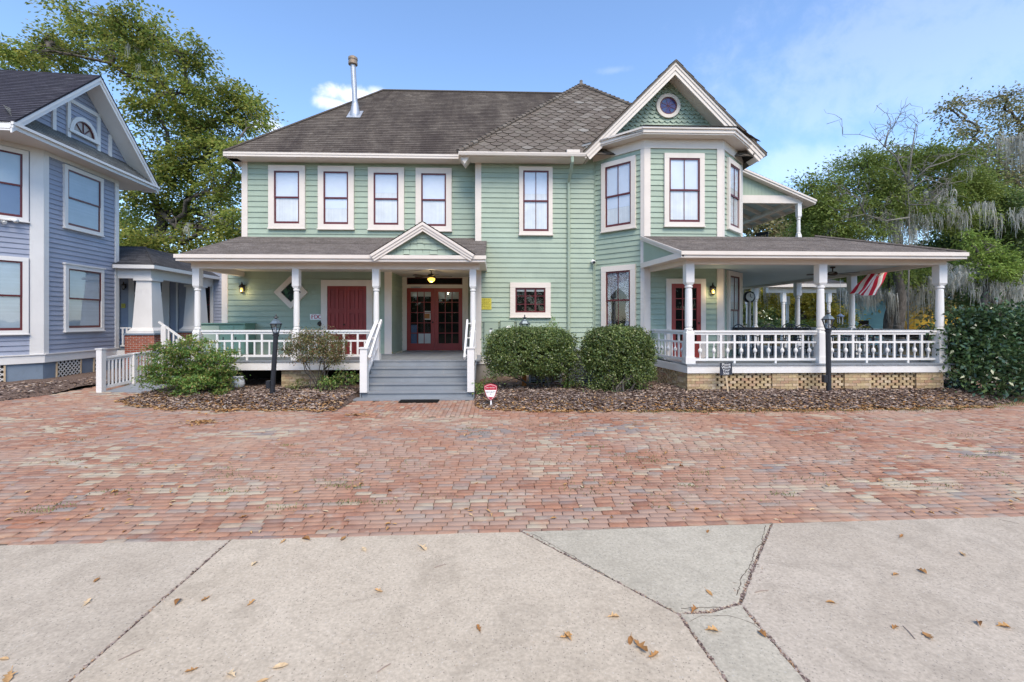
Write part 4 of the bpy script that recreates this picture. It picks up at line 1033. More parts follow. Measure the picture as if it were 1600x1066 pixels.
# eave, pent roof strip, gable
OV = .62
aR, zo = hit(247, 293, OV); aLf, _z = hit(4, 196, OV); zin = hit(128, 228, 0)[1] + .12; aA, zA = hit(155, 119, OV)
aLf = aA - (aR - aA)
mb = MB(FB); mb.box(aLf, aR, OV - .03, OV, zo - .17, zo); mb.box(aLf - .02, aR + .02, OV + .001, OV + .07, zo - .06, zo + .02); mb.box(aLf, aLf + .03, -6, OV - .031, zo - .17, zo); mb.build('fascia', M['white'], B)
mb = MB(FB); mb.box(aLf + .031, aR, -3.5, OV - .031, zo - .165, zo - .14); mb.build('soffit', M['cream'], B)
mb = MB(); shingles(mb, [FB.pt(aLf + .1, OV + .04, zo), FB.pt(aR - .02, OV + .04, zo), FB.pt(aR - .45, -.0, zin), FB.pt(aLf + .45, -.0, zin)], .12); mb.build('pent_roof', M['roof_pent'], B)
gsl = (zA - zo) / (aA - aLf)
mb = MB(); siding(mb, FB, lambda z: (aA - max(0, (zA - .2 - z) / gsl), aA + max(0, (zA - .2 - z) / gsl)), zin, zA - .25, .158)
mb.fr = FB; mb.prism([(aLf + .2, zo), (aR - .2, zo), (aA, zA - .22)], -.1, -.002); mb.build('gable_wall', M['blue'], B)
def gb(p0, p1, wdt=.13):
    mb = MB(FB); mb.bar((p0[0], .045, p0[1]), (p1[0], .045, p1[1]), .05, wdt, up=(1, 0, 0) if abs(p0[0] - p1[0]) < .01 else (0, 0, 1)); mb.build('gable_trim', M['white'], B)
lim = lambda a: zA - .3 - gsl * abs(a - aA)
for px_ in (82, 105, 152, 170):
    a_ = hit(px_, 210)[0]; gb((a_, zin - .05), (a_, lim(a_)))
zh = hit(128, 168)[1]; hw = (zA - .3 - zh) / gsl; gb((aA - hw, zh), (aA + hw, zh))
a_w, z_w = hit(128, 217); z_w += .12
mb = MB(); V = []; n_ = 14
for rr, h in ((.46, .03), (.46, .10), (.60, .10), (.60, .03)):
    for k in range(n_ + 1): t_ = math.pi * k / n_; V.append(FB.pt(a_w + rr * math.cos(t_), h, z_w + rr * math.sin(t_)))
m_ = n_ + 1; mb.mesh(V, [(i * m_ + k, i * m_ + k + 1, (i + 1) % 4 * m_ + k + 1, (i + 1) % 4 * m_ + k) for i in range(4) for k in range(n_)])
mb.fr = FB; mb.box(a_w - .66, a_w + .66, .03, .13, z_w - .10, z_w + .0); wa = mb.build('arched_window', M['white'], B, label='half round window in the gable of the blue house')
mb = MB(); pts = [FB.pt(a_w + .47 * math.cos(math.pi * k / n_), .034, z_w + .47 * math.sin(math.pi * k / n_)) for k in range(n_ + 1)]; mb.face(pts); M['amberglass'] = plain('curtained arch pane', (.30, .25, .20), .1, 0, .8); mb.build('pane', M['amberglass'], wa)
mb = MB(FB)
for k in range(1, 4): t_ = math.pi * k / 4; mb.bar((a_w, .05, z_w), (a_w + .46 * math.cos(t_), .05, z_w + .46 * math.sin(t_)), .025, .02, up=(0, 1, 0))
for k in range(n_):
    t0, t1 = math.pi * k / n_, math.pi * (k + 1) / n_; mb.bar((a_w + .44 * math.cos(t0), .05, z_w + .44 * math.sin(t0)), (a_w + .44 * math.cos(t1), .05, z_w + .44 * math.sin(t1)), .03, .05, up=(0, 1, 0))
mb.build('sash', M['maroon'], wa)
for e_ in (aLf, aR):
    mb = MB(FB); s_ = 1 if e_ < aA else -1
    for h0, h1, b0, b1 in ((0, .13, OV + .005, OV + .05), (.13, .27, OV - .03, OV + .02)):
        mb.prism([(e_, zo - h0), (aA, zA - h0), (aA, zA - h1 - .02), (e_, zo - h1 - .02)], b0, b1)
    mb.prism([(e_, zo - .20), (aA, zA - .20), (aA, zA - .23), (e_, zo - .23)], .03, OV - .031)
    mb.build('rake_board', M['white'], B)
mb = MB()
for e_ in (aLf, aR):
    pl = [FB.pt(e_, OV + .06, zo + .02), FB.pt(e_, -11, zo + .02), FB.pt(aA, -11, zA + .02), FB.pt(aA, OV + .06, zA + .02)]
    shingles(mb, pl, .14); mb.slab([p - Vector((0, 0, .01)) for p in pl], (0, 0, -.04))
mb.build('roof', M['roof_blue'], B)
# entry porch in the nook behind the front block
aP = -.32; bC, zE = hitn(241, 414, aP); bL = 0.05
aQ = 4.6
zfl = .92
mb = MB(FB); mb.box(aP + .35, aQ, -5.4, bC - .3, zfl - .05, zfl); mb.build('porch_floor', M['greyfloor'], B)
mb = MB(FB); mb.box(aP + .2, aP + .245, .06, bC - .3, zfl - .28, zfl - .055); mb.box(aP + .25, aQ, bC - .3, bC - .26, zfl - .28, zfl - .055); mb.build('skirt_board', M['white'], B)
mb = MB(FB); mb.box(aP, aP + .05, bL, bC, zE - .14, zE); mb.box(aP + .051, aQ + .5, bC - .05, bC, zE - .14, zE); mb.build('fascia', M['white'], B)
mb = MB(FB); mb.box(aP + .30, aP + .50, .03, bC - .30, zE - .50, zE - .141); mb.box(aP + .501, aQ, bC - .50, bC - .30, zE - .50, zE - .141); mb.build('porch_beam', M['white'], B)
mb = MB(FB); mb.box(aP + .36, aQ, -5.4, bC - .051, zE - .139, zE - .115); mb.build('porch_ceiling', M['cream'], B)
bt, ztp = hitn(227, 387, aP + 2.2); bt2 = hitn(186, 387, aP + 2.2)[0]
mb = MB(); pl = [FB.pt(aP, bL, zE), FB.pt(aP, bC, zE), FB.pt(aP + 2.2, bt, ztp), FB.pt(aP + 2.2, min(bt2, 0), ztp)]; shingles(mb, pl, .13)
pl2 = [FB.pt(aP, bC, zE), FB.pt(aQ + .6, bC, zE), FB.pt(aQ + .6, bt, ztp), FB.pt(aP + 2.2, bt, ztp)]; shingles(mb, pl2, .13)
mb.build('porch_roof', M['roof_bporch'], B)
mb = MB(); mb.tube([FB.pt(aP, bC, zE + .02), FB.pt(aP + 2.2, bt, ztp + .02)], .04, 6); mb.tube([FB.pt(aP + 2.2, min(bt2, 0), ztp + .01), FB.pt(aP + 2.2, bt, ztp + .01)], .04, 6); mb.build('ridge_cap', M['roof_bporch'], B)
def tcol(a, b):
    zp = 1.52; ztop = zE - .50
    mb = MB(FB)
    for i, (f0, f1) in enumerate((((-1, -1), (1, -1)), ((1, -1), (1, 1)), ((1, 1), (-1, 1)), ((-1, 1), (-1, -1)))):
        h_ = .52; q0 = FB.pt(a + f0[0] * h_, b + f0[1] * h_, 0); q1 = FB.pt(a + f1[0] * h_, b + f1[1] * h_, 0)
        mb.face([(a + f0[0] * h_, b + f0[1] * h_, .0), (a + f1[0] * h_, b + f1[1] * h_, .0), (a + f1[0] * h_, b + f1[1] * h_, zp - .06), (a + f0[0] * h_, b + f0[1] * h_, zp - .06)], [(0, 0), (1.04, 0), (1.04, zp), (0, zp)])
    pr = mb.build('brick_pier', M['redbrick'], B)
    mb = MB(FB); mb.box(a - .56, a + .56, b - .56, b + .56, zp - .06, zp); mb.build('pier_cap', M['bluegrey'], pr)
    mb = MB(FB); mb.box(a - .47, a + .47, b - .47, b + .47, zp, zp + .10)
    def fr_(z0, w0, z1, w1):
        p = [(a + sx * w0, b + sy * w0, z0) for sx, sy in ((-1, -1), (1, -1), (1, 1), (-1, 1))] + [(a + sx * w1, b + sy * w1, z1) for sx, sy in ((-1, -1), (1, -1), (1, 1), (-1, 1))]
        mb.mesh(p, [(0, 3, 2, 1), (4, 5, 6, 7), (0, 1, 5, 4), (1, 2, 6, 5), (2, 3, 7, 6), (3, 0, 4, 7)])
    fr_(zp + .10, .45, zp + .22, .36); fr_(zp + .22, .36, ztop - .09, .27); mb.box(a - .34, a + .34, b - .34, b + .34, ztop - .09, ztop)
    co = mb.build('tapered_column', M['white'], B)
    mb = MB(FB)
    zz = ztop - .62
    for sx in (-1, 1): mb.box(a - .275 - .02, a - .262, b + sx * .12 - .07, b + sx * .12 + .07, zz, zz + .22)
    mb.build('column_panel', M['white'], co)
tcol(aP + .58, bC - .56); tcol(aP + 3.9, bC - .56)
# rail beside the column, door wall, rear wing
mb = MB(FB); a_ = aP + .45; mb.box(a_ - .03, a_ + .03, .03, bC - 1.1, zfl + .78, zfl + .83); mb.box(a_ - .02, a_ + .02, .03, bC - 1.1, zfl + .08, zfl + .13)
k = .12
while k < bC - 1.1: mb.box(a_ - .018, a_ + .018, k - .03, k + .03, zfl + .131, zfl + .779); k += .14
mb.build('railing', M['white'], B)
FD = Frame(FB.pt(aQ, 0, 0), nB, -dB)
w = MB(); siding(w, FD, (-5.5, 3.4), zfl, zE + .0, .158); w.fr = FD; w.box(-5.5, 3.4, -.1, -.002, 0, zE + .9); w.build('wall', M['blue'], B)
w = MB(); siding(w, Frame(FD.pt(3.4, 0, 0), dB, nB), (0, 5), zfl, zE + .9, .158); w.build('wall', M['blue'], B)
def bD(px): return hitn(px, 500, aQ)[0]
for p0, p1 in ((183.5, 188), (202, 211), (254, 265.5), (276, 279)): bb(FD, bD(p0), bD(p1), .001, .06, zfl, zE - .14, 'door_casing')
bb(FD, bD(211), bD(254), .001, .055, zfl + 2.35, zfl + 2.47, 'door_casing')
dd = panel_door(B, Frame(FD.pt((bD(212) + bD(253)) / 2, 0, zfl), FD.u, FD.n), bD(253) - bD(212), 2.34, 'browndoor' if 'browndoor' in M else 'maroon'); 
mb = MB(FD); mb.box(bD(212), bD(253), .0, .035, zfl + 2.471, zfl + 2.9); mb.build('transom_window', M['dark'], B)
window(B, Frame(FD.pt((bD(311) + bD(334)) / 2, 0, 1.75), FD.u, FD.n), bD(334) - bD(311), 2.1, cw=.13, grid=(2, 1), look='dark', trim='white', label='rear window of the blue house seen past the porch post')
# steps rail on the blue porch
mb = MB(FB); a_ = aP + 1.4
p0 = FB.pt(aP + 1.3, bC - .1, 2.02); 
mb = MB(); q0 = P(248, 503, 17.6); q1 = P(293, 535, 17.6); mb.bar(q0, q1, .05, .07); q2 = P(256, 512, 17.6); mb.box(q2.x - .08, q2.x + .10, 17.55, 17.7, .5, q2.z + .06); q3 = P(278, 530, 17.6); mb.box(q3.x - .05, q3.x + .05, 17.55, 17.65, .4, q3.z)
for k in range(3): c = q0 + (q1 - q0) * (.35 + k * .17); mb.box(c.x - .025, c.x + .025, 17.58, 17.62, .6, c.z)
mb.build('stair_rail', M['white'], B)
# ================================================================== GROUND
M['dirt'] = None
m, t = nt('dirt'); pos = geopos(t); f = noise(t, .9, 8, .7, pos); g = noise(t, 30, 5, .7, pos)
c = ramp(t, f, [(.3, (.09, .07, .045)), (.5, (.12, .10, .06)), (.7, (.08, .10, .04))]); out(t, bsdf(t, c, .95, .1, bump=g, bstr=.8, bdist=.03)); M['dirt'] = m
m, t = nt('joint dirt'); pos = geopos(t); g = noise(t, 6, 6, .7, pos)
c = ramp(t, g, [(.35, (.085, .07, .055)), (.55, (.15, .125, .095)), (.68, (.10, .105, .05))]); out(t, bsdf(t, c, .95, .1, bump=noise(t, 60, 4, .7, pos), bstr=.6, bdist=.01)); M['joint'] = m
def concrete(name, a, b, spot):
    m, t = nt(name); pos = geopos(t)
    f = noise(t, .8, 7, .68, pos, .3); col = ramp(t, f, [(.3, a), (.7, b)])
    g = noise(t, 42, 5, .75, pos); v = N(t, 'ShaderNodeMapRange', i_1=.3, i_2=.7, i_3=.74, i_4=1.18); L(t, g, v.inputs[0])
    h = N(t, 'ShaderNodeHueSaturation'); L(t, col, h.inputs['Color']); L(t, v.outputs[0], h.inputs['Value']); col = h.outputs['Color']
    vo = N(t, 'ShaderNodeTexVoronoi', i_Scale=70.0); L(t, pos, vo.inputs['Vector'])
    sp = N(t, 'ShaderNodeSeparateColor'); L(t, vo.outputs['Color'], sp.inputs[0])
    for ch, lim, cc, amt in ((0, .86, spot, .6), (1, .95, (.66, .62, .55), .4)):
        k = N(t, 'ShaderNodeMath', operation='GREATER_THAN', i_1=lim); L(t, sp.outputs[ch], k.inputs[0])
        d = N(t, 'ShaderNodeMath', operation='LESS_THAN', i_1=.34); L(t, vo.outputs['Distance'], d.inputs[0])
        q = N(t, 'ShaderNodeMath', operation='MULTIPLY'); L(t, k.outputs[0], q.inputs[0]); L(t, d.outputs[0], q.inputs[1])
        a_ = N(t, 'ShaderNodeMath', operation='MULTIPLY', i_1=amt); L(t, q.outputs[0], a_.inputs[0]); col = mix(t, a_.outputs[0], col, cc)
    s2 = noise(t, 2.6, 8, .72, pos, .8); k = N(t, 'ShaderNodeMapRange', i_1=.48, i_2=.70, i_3=0, i_4=.5); L(t, s2, k.inputs[0]); col = mix(t, k.outputs[0], col, tuple(x * .62 for x in a))
    out(t, bsdf(t, col, .9, .2, bump=g, bstr=.45, bdist=.006)); return m
M['concrete'] = concrete('worn concrete', (.445, .37, .275), (.575, .49, .375), (.14, .12, .10))
M['concrete2'] = concrete('grey patch concrete', (.41, .365, .28), (.50, .448, .35), (.16, .16, .14))
M['concrete3'] = concrete('older concrete', (.415, .35, .27), (.53, .455, .36), (.13, .12, .11))
M['concrete4'] = concrete('beige worn concrete', (.42, .352, .268), (.545, .468, .365), (.13, .12, .10))
M['brick'] = island('brick paver', [(0, (.24, .112, .074)), (.22, (.305, .142, .09)), (.46, (.345, .168, .105)), (.64, (.39, .205, .13)), (.78, (.355, .155, .086)), (.84, (.33, .205, .165)), (.89, (.31, .225, .185)), (.94, (.26, .22, .19)), (.96, (.36, .27, .20)), (.98, (.40, .325, .225)), (1.0, (.40, .345, .26))], .85, 45, .2,
        big=[(.42, .38, .64, .6, (.43, .318, .24)), (1.5, .57, .70, .60, (.42, .38, .31)), (6, .60, .72, .55, (.40, .36, .29)), (2.6, .60, .72, .5, (.22, .17, .13)), (.25, .5, .72, .35, (.36, .19, .13))], bstr=.5)
M['mulchbase'] = None
m, t = nt('leaf litter'); pos = geopos(t); g = noise(t, 26, 6, .75, pos)
c = ramp(t, g, [(.35, (.08, .056, .045)), (.5, (.17, .12, .095)), (.65, (.27, .195, .155))]); out(t, bsdf(t, c, .95, .1, bump=g, bstr=1, bdist=.04)); M['mulchbase'] = m
M['chips'] = island('bark and leaf chips', [(0, (.08, .052, .045)), (.25, (.18, .125, .105)), (.5, (.29, .215, .18)), (.75, (.40, .33, .28)), (.9, (.36, .22, .12)), (1, (.52, .45, .38))], .85, 30, .2)
M['goldchips'] = island('tan fallen leaves', [(0, (.20, .095, .03)), (.35, (.36, .18, .06)), (.7, (.47, .27, .11)), (1, (.52, .36, .19))], .75, 30, .25)

# clusters of buff and of dark repair bricks, and smears of pale mortar: added to the brick material
_t = M['brick'].node_tree; _p = [n for n in _t.nodes if n.type == 'BSDF_PRINCIPLED'][0]; _src = _p.inputs['Base Color'].links[0].from_socket
_g = N(_t, 'ShaderNodeNewGeometry')
def _sel(sc, lo, hi, rlo, col, src, seed):
    mp = N(_t, 'ShaderNodeMapping', i_Location=(seed, seed * .7, 0), i_Scale=(.6, 1, 1)); L(_t, _g.outputs['Position'], mp.inputs[0])
    k = N(_t, 'ShaderNodeMapRange', i_1=lo, i_2=hi); L(_t, noise(_t, sc, 4, .6, mp.outputs[0]), k.inputs[0])
    m7 = N(_t, 'ShaderNodeMath', operation='MULTIPLY', i_1=7.31 + seed); L(_t, _g.outputs['Random Per Island'], m7.inputs[0]); fr_ = N(_t, 'ShaderNodeMath', operation='FRACT'); L(_t, m7.outputs[0], fr_.inputs[0])
    gt = N(_t, 'ShaderNodeMath', operation='GREATER_THAN', i_1=rlo); L(_t, fr_.outputs[0], gt.inputs[0]); ml = N(_t, 'ShaderNodeMath', operation='MULTIPLY'); L(_t, k.outputs[0], ml.inputs[0]); L(_t, gt.outputs[0], ml.inputs[1])
    m8 = N(_t, 'ShaderNodeMath', operation='MULTIPLY', i_1=.9); L(_t, ml.outputs[0], m8.inputs[0]); return mix(_t, m8.outputs[0], src, col)
_c1 = _sel(.75, .53, .60, .52, (.43, .37, .27), _src, 3.0); _c2 = _sel(.6, .55, .62, .6, (.25, .215, .195), _c1, 11.0); _c3 = _sel(.5, .5, .6, .55, (.365, .245, .185), _c2, 23.0)
_k = N(_t, 'ShaderNodeMapRange', i_1=.60, i_2=.70, i_3=0, i_4=.8); _mp = N(_t, 'ShaderNodeMapping', i_Location=(5, 2, 0), i_Scale=(.7, 1.3, 1)); L(_t, _g.outputs['Position'], _mp.inputs[0]); L(_t, noise(_t, 1.1, 8, .7, _mp.outputs[0], 1.2), _k.inputs[0])
_c4 = mix(_t, _k.outputs[0], _c3, (.44, .40, .34)); L(_t, _c4, _p.inputs['Base Color'])
def sheet(name, x0, x1, y0, y1, z, mat):
    mb = MB(); mb.face([(x0, y0, z), (x1, y0, z), (x1, y1, z), (x0, y1, z)]); return kind(mb.build(name, M[mat]), 'structure')
sheet('ground', -900, 900, -900, 900, -.05, 'dirt'); sheet('paving_bed', -26, 26, 2.5, 16, -.022, 'joint')
# concrete edge
ce = [PG(*p) for p in ((0, 848), (360, 843), (815, 831), (1205, 818), (1600, 805))]
uE = (ce[-1] - ce[0]).normalized(); nE = Vector((-uE.y, uE.x, 0)); o_ = ce[0]
ce = [ce[0] - uE * 14] + ce + [ce[-1] + uE * 14]
def interp(pl, x):
    for a, b in zip(pl, pl[1:]):
        if x <= b[0]: return a[1] + (b[1] - a[1]) * (x - a[0]) / (b[0] - a[0])
    return pl[-1][1]
edge = [(p.x, p.y) for p in ce]
# planting bed fronts
bedR = [tuple(PG(*p))[:2] for p in ((741, 634), (770, 640), (860, 643), (960, 642), (1060, 641), (1200, 641), (1330, 640), (1450, 638), (1540, 635), (1575, 630))] + [(13.6, 11.9)]
bedL = [tuple(PG(*p))[:2] for p in ((186, 626), (215, 634), (270, 640), (350, 640), (450, 641), (530, 641), (561, 640))]
bedB = [tuple(PG(*p))[:2] for p in ((-330, 660), (-100, 640), (0, 627), (60, 619), (110, 612), (152, 604))]
def wob(x): return .05 * math.sin(x * 5.3) + .04 * math.sin(x * 11.7 + 1) + .03 * math.sin(x * 23)
def in_bed(x, y):
    if bedR[0][0] <= x <= 13.6 and y > interp(bedR, x) + wob(x): return 'R'
    if bedL[0][0] <= x <= sx0 - .1 and y > interp(bedL, x) + wob(x): return 'L'
    if x <= bedB[-1][0] and y > interp(bedB, x) + wob(x): return 'B'
    return None
HB = {'R': .20, 'L': .13, 'B': .14}
def zbed(x, y):
    k = in_bed(x, y)
    if not k: return 0.0
    bd = {'R': bedR, 'L': bedL, 'B': bedB}[k]; d = y - interp(bd, x) - wob(x)
    e = min(1, max(0, (x - bd[0][0]) / .5)) if k != 'B' else min(1, max(0, (bd[-1][0] - x) / .6))
    s = min(1, d / 1.0); s = s * s * (3 - 2 * s)
    return .02 + HB[k] * s * (.35 + .65 * e) + .014 * math.sin(x * 7 + y * 4) * s
# bricks laid in rows along the concrete edge
V = []; BL, BW, G = .205, .098, .007
def add_brick(c, u, n, l, w, dz):
    tx, ty = random.uniform(-.003, .003), random.uniform(-.0025, .0025); j = random.uniform(-.02, .02) * .4
    u2 = (u + n * j).normalized(); n2 = Vector((-u2.y, u2.x, 0)); hl, hw = l / 2, w / 2
    a, b = .0045, .005
    for sx, sy in ((-1, -1), (1, -1), (1, 1), (-1, 1)):
        p = c + u2 * (sx * (hl - a)) + n2 * (sy * (hw - a)); V.append((p.x, p.y, dz + sx * tx + sy * ty))
    for sx, sy in ((-1, -1), (1, -1), (1, 1), (-1, 1)):
        p = c + u2 * (sx * hl) + n2 * (sy * hw); V.append((p.x, p.y, dz - b + sx * tx + sy * ty))
    for sx, sy in ((-1, -1), (1, -1), (1, 1), (-1, 1)):
        p = c + u2 * (sx * hl) + n2 * (sy * hw); V.append((p.x, p.y, -.04))
apron = lambda x, y: sx0 + .45 < x < sx1 + .25 and 9.6 < y < 11.75
row = 0; yy = -.4
while yy < 10.5:
    wv = random.uniform(.93, 1.06) * BW; off = random.uniform(0, BL); x = -12 - off; drift = random.uniform(-.004, .004)
    while x < 42:
        l = BL * random.uniform(.93, 1.05)
        c = o_ + uE * (x + l / 2) + nE * (yy + wv / 2 + .02 + .022 * math.sin(x * .55 + row * .045) + .012 * math.sin(x * 1.7 + row * .2))
        if abs(c.x) < 24 and c.y > interp(edge, c.x) - .03 and c.y < 14.5 and abs(c.x) < c.y * 1.35 + 2.5:
            k = in_bed(c.x, c.y)
            if not apron(c.x, c.y) and (not k or zbed(c.x, c.y) < .045) and not (sx0 < c.x < sx1 and c.y > fy - 1.38):
                add_brick(c, uE, nE, l - G, wv - G, -.003 if c.y < interp(edge, c.x) + .12 else .012 * math.sin(c.x * .9 + c.y * 1.3) * .5 + .005 * math.sin(c.x * 2.3 - c.y * 1.9 + 1) * (1 if c.y > interp(edge, c.x) + .5 else 0) - .002 + random.gauss(0, .0026))
        x += l
    yy += wv; row += 1
x = sx0 + .45; row = 0
while x < sx1 + .25:
    y = 9.62 - random.uniform(0, BL)
    while y < 11.75:
        c = Vector((x + BW / 2, y + BL / 2, 0))
        if c.y < fy - 1.38 and c.y > 9.65: add_brick(c, Vector((0, 1, 0)), Vector((-1, 0, 0)), BL - G, BW - G, random.gauss(0, .0025))
        y += BL
    x += BW
V = np.array(V).reshape(-1, 12, 3); nbk = len(V)
fq = np.array([(0, 1, 2, 3), (4, 5, 1, 0), (5, 6, 2, 1), (6, 7, 3, 2), (7, 4, 0, 3), (8, 9, 5, 4), (9, 10, 6, 5), (10, 11, 7, 6), (11, 8, 4, 7)])
Fq = (np.arange(nbk)[:, None, None] * 12 + fq[None]).reshape(-1, 4)
kind(np_mesh('brick_pavement', V.reshape(-1, 3), Fq, M['brick']), 'structure')
# concrete slabs
def jit(p, s=.006): h = math.sin(p.x * 91.7 + p.y * 57.3) * 43758.5; h -= math.floor(h); return (h - .5) * 2 * s
def slab_poly(pts, mat, gap=.007, z=.006):
    ar = sum(pts[i].x * pts[(i + 1) % len(pts)].y - pts[(i + 1) % len(pts)].x * pts[i].y for i in range(len(pts)))
    if ar < 0: pts = pts[::-1]
    dense = []
    for i in range(len(pts)):
        a, b = pts[i], pts[(i + 1) % len(pts)]; d = b - a; n = max(1, int(d.length / .07)); nr = Vector((-d.y, d.x, 0)).normalized()
        for k in range(n):
            p = a + d * (k / n); g = gap if k else gap * 1.2
            dense.append((p + nr * (g + jit(p, .004)), nr))
    mb = MB(); n = len(dense)
    top = [d[0] + d[1] * .008 + Vector((0, 0, z)) for d in dense]; mid = [d[0] + Vector((0, 0, z - .006)) for d in dense]; low = [d[0] + Vector((0, 0, -.1)) for d in dense]
    mb.mesh(top + mid + low, [tuple(range(n))] + [(n + i, n + (i + 1) % n, (i + 1) % n, i) for i in range(n)] + [(2 * n + i, 2 * n + (i + 1) % n, n + (i + 1) % n, n + i) for i in range(n)])
    return kind(mb.build('sidewalk', M[mat]), 'structure')
A0, A1 = PG(361, 843.5), PG(108, 1066); B0, B1, B2 = PG(815, 831), PG(1060, 960), PG(1136, 1066); Cc0, Cm, C1, C2 = PG(1206, 818), PG(1180, 880), PG(1156, 944), PG(1262, 1066); D1 = PG(1110, 957)
ext = lambda a, b, y: a + (b - a) * ((y - a.y) / (b.y - a.y))
Ax, Bx, Cx = ext(A0, A1, .9), ext(B1, B2, .9), ext(C1, C2, .9)
lf = Vector((-14, .9, 0)); rt = Vector((14, .9, 0)); le = o_ - uE * 9; re = o_ + uE * (22)
slab_poly([le, A0, A1, Ax, lf], 'concrete4'); slab_poly([A0, B0, B1, B2, Bx, Ax], 'concrete'); slab_poly([B0, Cc0, Cm, C1, D1, B1], 'concrete2'); slab_poly([B1, D1, C1, C2, Cx, Bx, B2], 'concrete2'); slab_poly([Cc0, re, rt, Cx, C2, C1, Cm], 'concrete3')
# grit and rotted leaf packed in the joints
V = []
def joint(pts, n, wdt=.02):
    for a, b in zip(pts, pts[1:]):
        for k in range(n):
            p = a + (b - a) * random.random(); s = random.uniform(.004, .012); nr = Vector((-(b - a).y, (b - a).x, 0)).normalized() * random.gauss(0, wdt * .35)
            c = p + nr + Vector((0, 0, random.uniform(-.004, .007))); a_ = random.uniform(0, 6.28)
            for q in range(4): V.append((c.x + s * (1.6 if q % 2 else .8) * math.cos(a_ + q * 1.57), c.y + s * (1.6 if q % 2 else .8) * math.sin(a_ + q * 1.57), c.z + random.uniform(-.004, .004)))
joint([A0, A1], 420, .014); joint([B0, B1, B2], 260, .022); joint([Cc0, Cm, C1, C2], 260, .022); joint([B1, D1, C1], 160, .02); 
def crack(pts, wd=.004, mat='joint'):
    mb = MB(); q = []
    for a, b in zip(pts, pts[1:]):
        n = max(2, int((b - a).length / .03))
        for k in range(n): q.append(a + (b - a) * (k / n) + Vector((random.gauss(0, .004), random.gauss(0, .004), .0066)))
    for a, b in zip(q, q[1:]):
        d = (b - a); nr = Vector((-d.y, d.x, 0)).normalized() * wd * random.uniform(.4, 1); mb.face([a - nr, b - nr, b + nr, a + nr])
    kind(mb.build('pavement_crack', M[mat]), 'structure')
G2 = lambda *ps: [PG(*p) for p in ps]
crack(G2((1196, 822), (1190, 850), (1180, 860), (1172, 885), (1158, 905), (1150, 935))); crack(G2((830, 834), (880, 862), (915, 882), (960, 908))); crack(G2((1064, 952), (1100, 950), (1150, 952))); crack(G2((1077, 972), (1100, 963), (1140, 964), (1175, 975), (1195, 990)), .003); crack(G2((815, 829), (900, 830), (1040, 824)), .003); crack(G2((1560, 812), (1600, 822)), .006)
joint([C1 + Vector((.05, .14, 0)), Cm + Vector((.02, -.05, 0))], 160, .06)
V = np.array(V); kind(np_mesh('joint_debris', V, np.arange(len(V)).reshape(-1, 4), M['chips']), 'stuff')

# mulch beds
def bed(name, bd, x0, x1, yback, nx, ny):
    vs = []; fs = []
    for i in range(nx + 1):
        x = x0 + (x1 - x0) * i / nx; y0 = interp(bd, x) + wob(x)
        for j in range(ny + 1):
            y = y0 + (yback(x) - y0) * j / ny; vs.append((x, y, -.012 if j == 0 else zbed(x, y + 1e-4) + .012 * math.sin(x * 31 + y * 27)))
    for i in range(nx):
        for j in range(ny): a = i * (ny + 1) + j; fs.append((a, a + ny + 1, a + ny + 2, a + 1))
    return kind(np_mesh(name, np.array(vs), np.array(fs), M['mulchbase']), 'structure')
bed('mulch_bed', bedR, bedR[0][0] + .01, 13.6, lambda x: 16.0, 120, 30); bed('mulch_bed', bedL, bedL[0][0] + .01, sx0 - .1, lambda x: 15.0, 70, 24); bed('mulch_bed', bedB, -26, bedB[-1][0], lambda x: 19.0, 70, 30)
def chips(name, n, sampler, mat, smin, smax, asp=.4):
    V = []
    while n > 0:
        q = sampler()
        if q is None: continue
        x, y, z = q; n -= 1; s = random.uniform(smin, smax); a = random.uniform(0, 6.28); u = Vector((math.cos(a), math.sin(a), random.uniform(-.3, .3))); w = Vector((-u.y, u.x, random.uniform(-.5, .5))) * asp
        c = Vector((x, y, z)); k = Vector((0, 0, random.uniform(0, .35) * s))
        for p in (c - u * s, c - w * s + k, c + u * s, c + w * s + k * .6): V.append(tuple(p))
    V = np.array(V); return kind(np_mesh(name, V, np.arange(len(V)).reshape(-1, 4), M[mat]), 'stuff')
def smp(bd, x0, x1, dmax, pw=1.0, dmin=-.03):
    def f():
        x = random.uniform(x0, x1); d = dmin + (dmax - dmin) * random.random() ** pw; y = interp(bd, x) + wob(x) + d
        if d > 0.02 and not in_bed(x, y): return None
        return x, y, max(.006, zbed(x, y)) + random.uniform(.004, .03)
    return f
chips('leaf_litter', 21000, smp(bedR, bedR[0][0], 13.4, 2.6, 1.15), 'chips', .022, .062); chips('leaf_litter', 12000, smp(bedL, bedL[0][0], sx0 - .15, 2.4, 1.1), 'chips', .022, .062); chips('leaf_litter', 6500, smp(bedB, -24, bedB[-1][0], 4.5, 1.2), 'chips', .03, .07)
chips('leaf_litter', 3600, smp(bedR, bedR[0][0], 11.5, .7, 1.7, -.16), 'goldchips', .02, .05, .5); chips('leaf_litter', 2600, smp(bedL, bedL[0][0], sx0 - .1, 1.1, 1.6, -.16), 'goldchips', .02, .05, .5)
def pile(px, py, r, n):
    c = PG(px, py)
    def f():
        a, q = random.uniform(0, 6.28), abs(random.gauss(0, .5)) * r; return c.x + q * 1.6 * math.cos(a), c.y + q * math.sin(a), .008 + .03 * max(0, 1 - q / r)
    return chips('leaf_litter', n, f, 'goldchips', .02, .045, .5)
pile(314, 661, .32, 170); pile(352, 643, .3, 120); pile(556, 650, .25, 60)
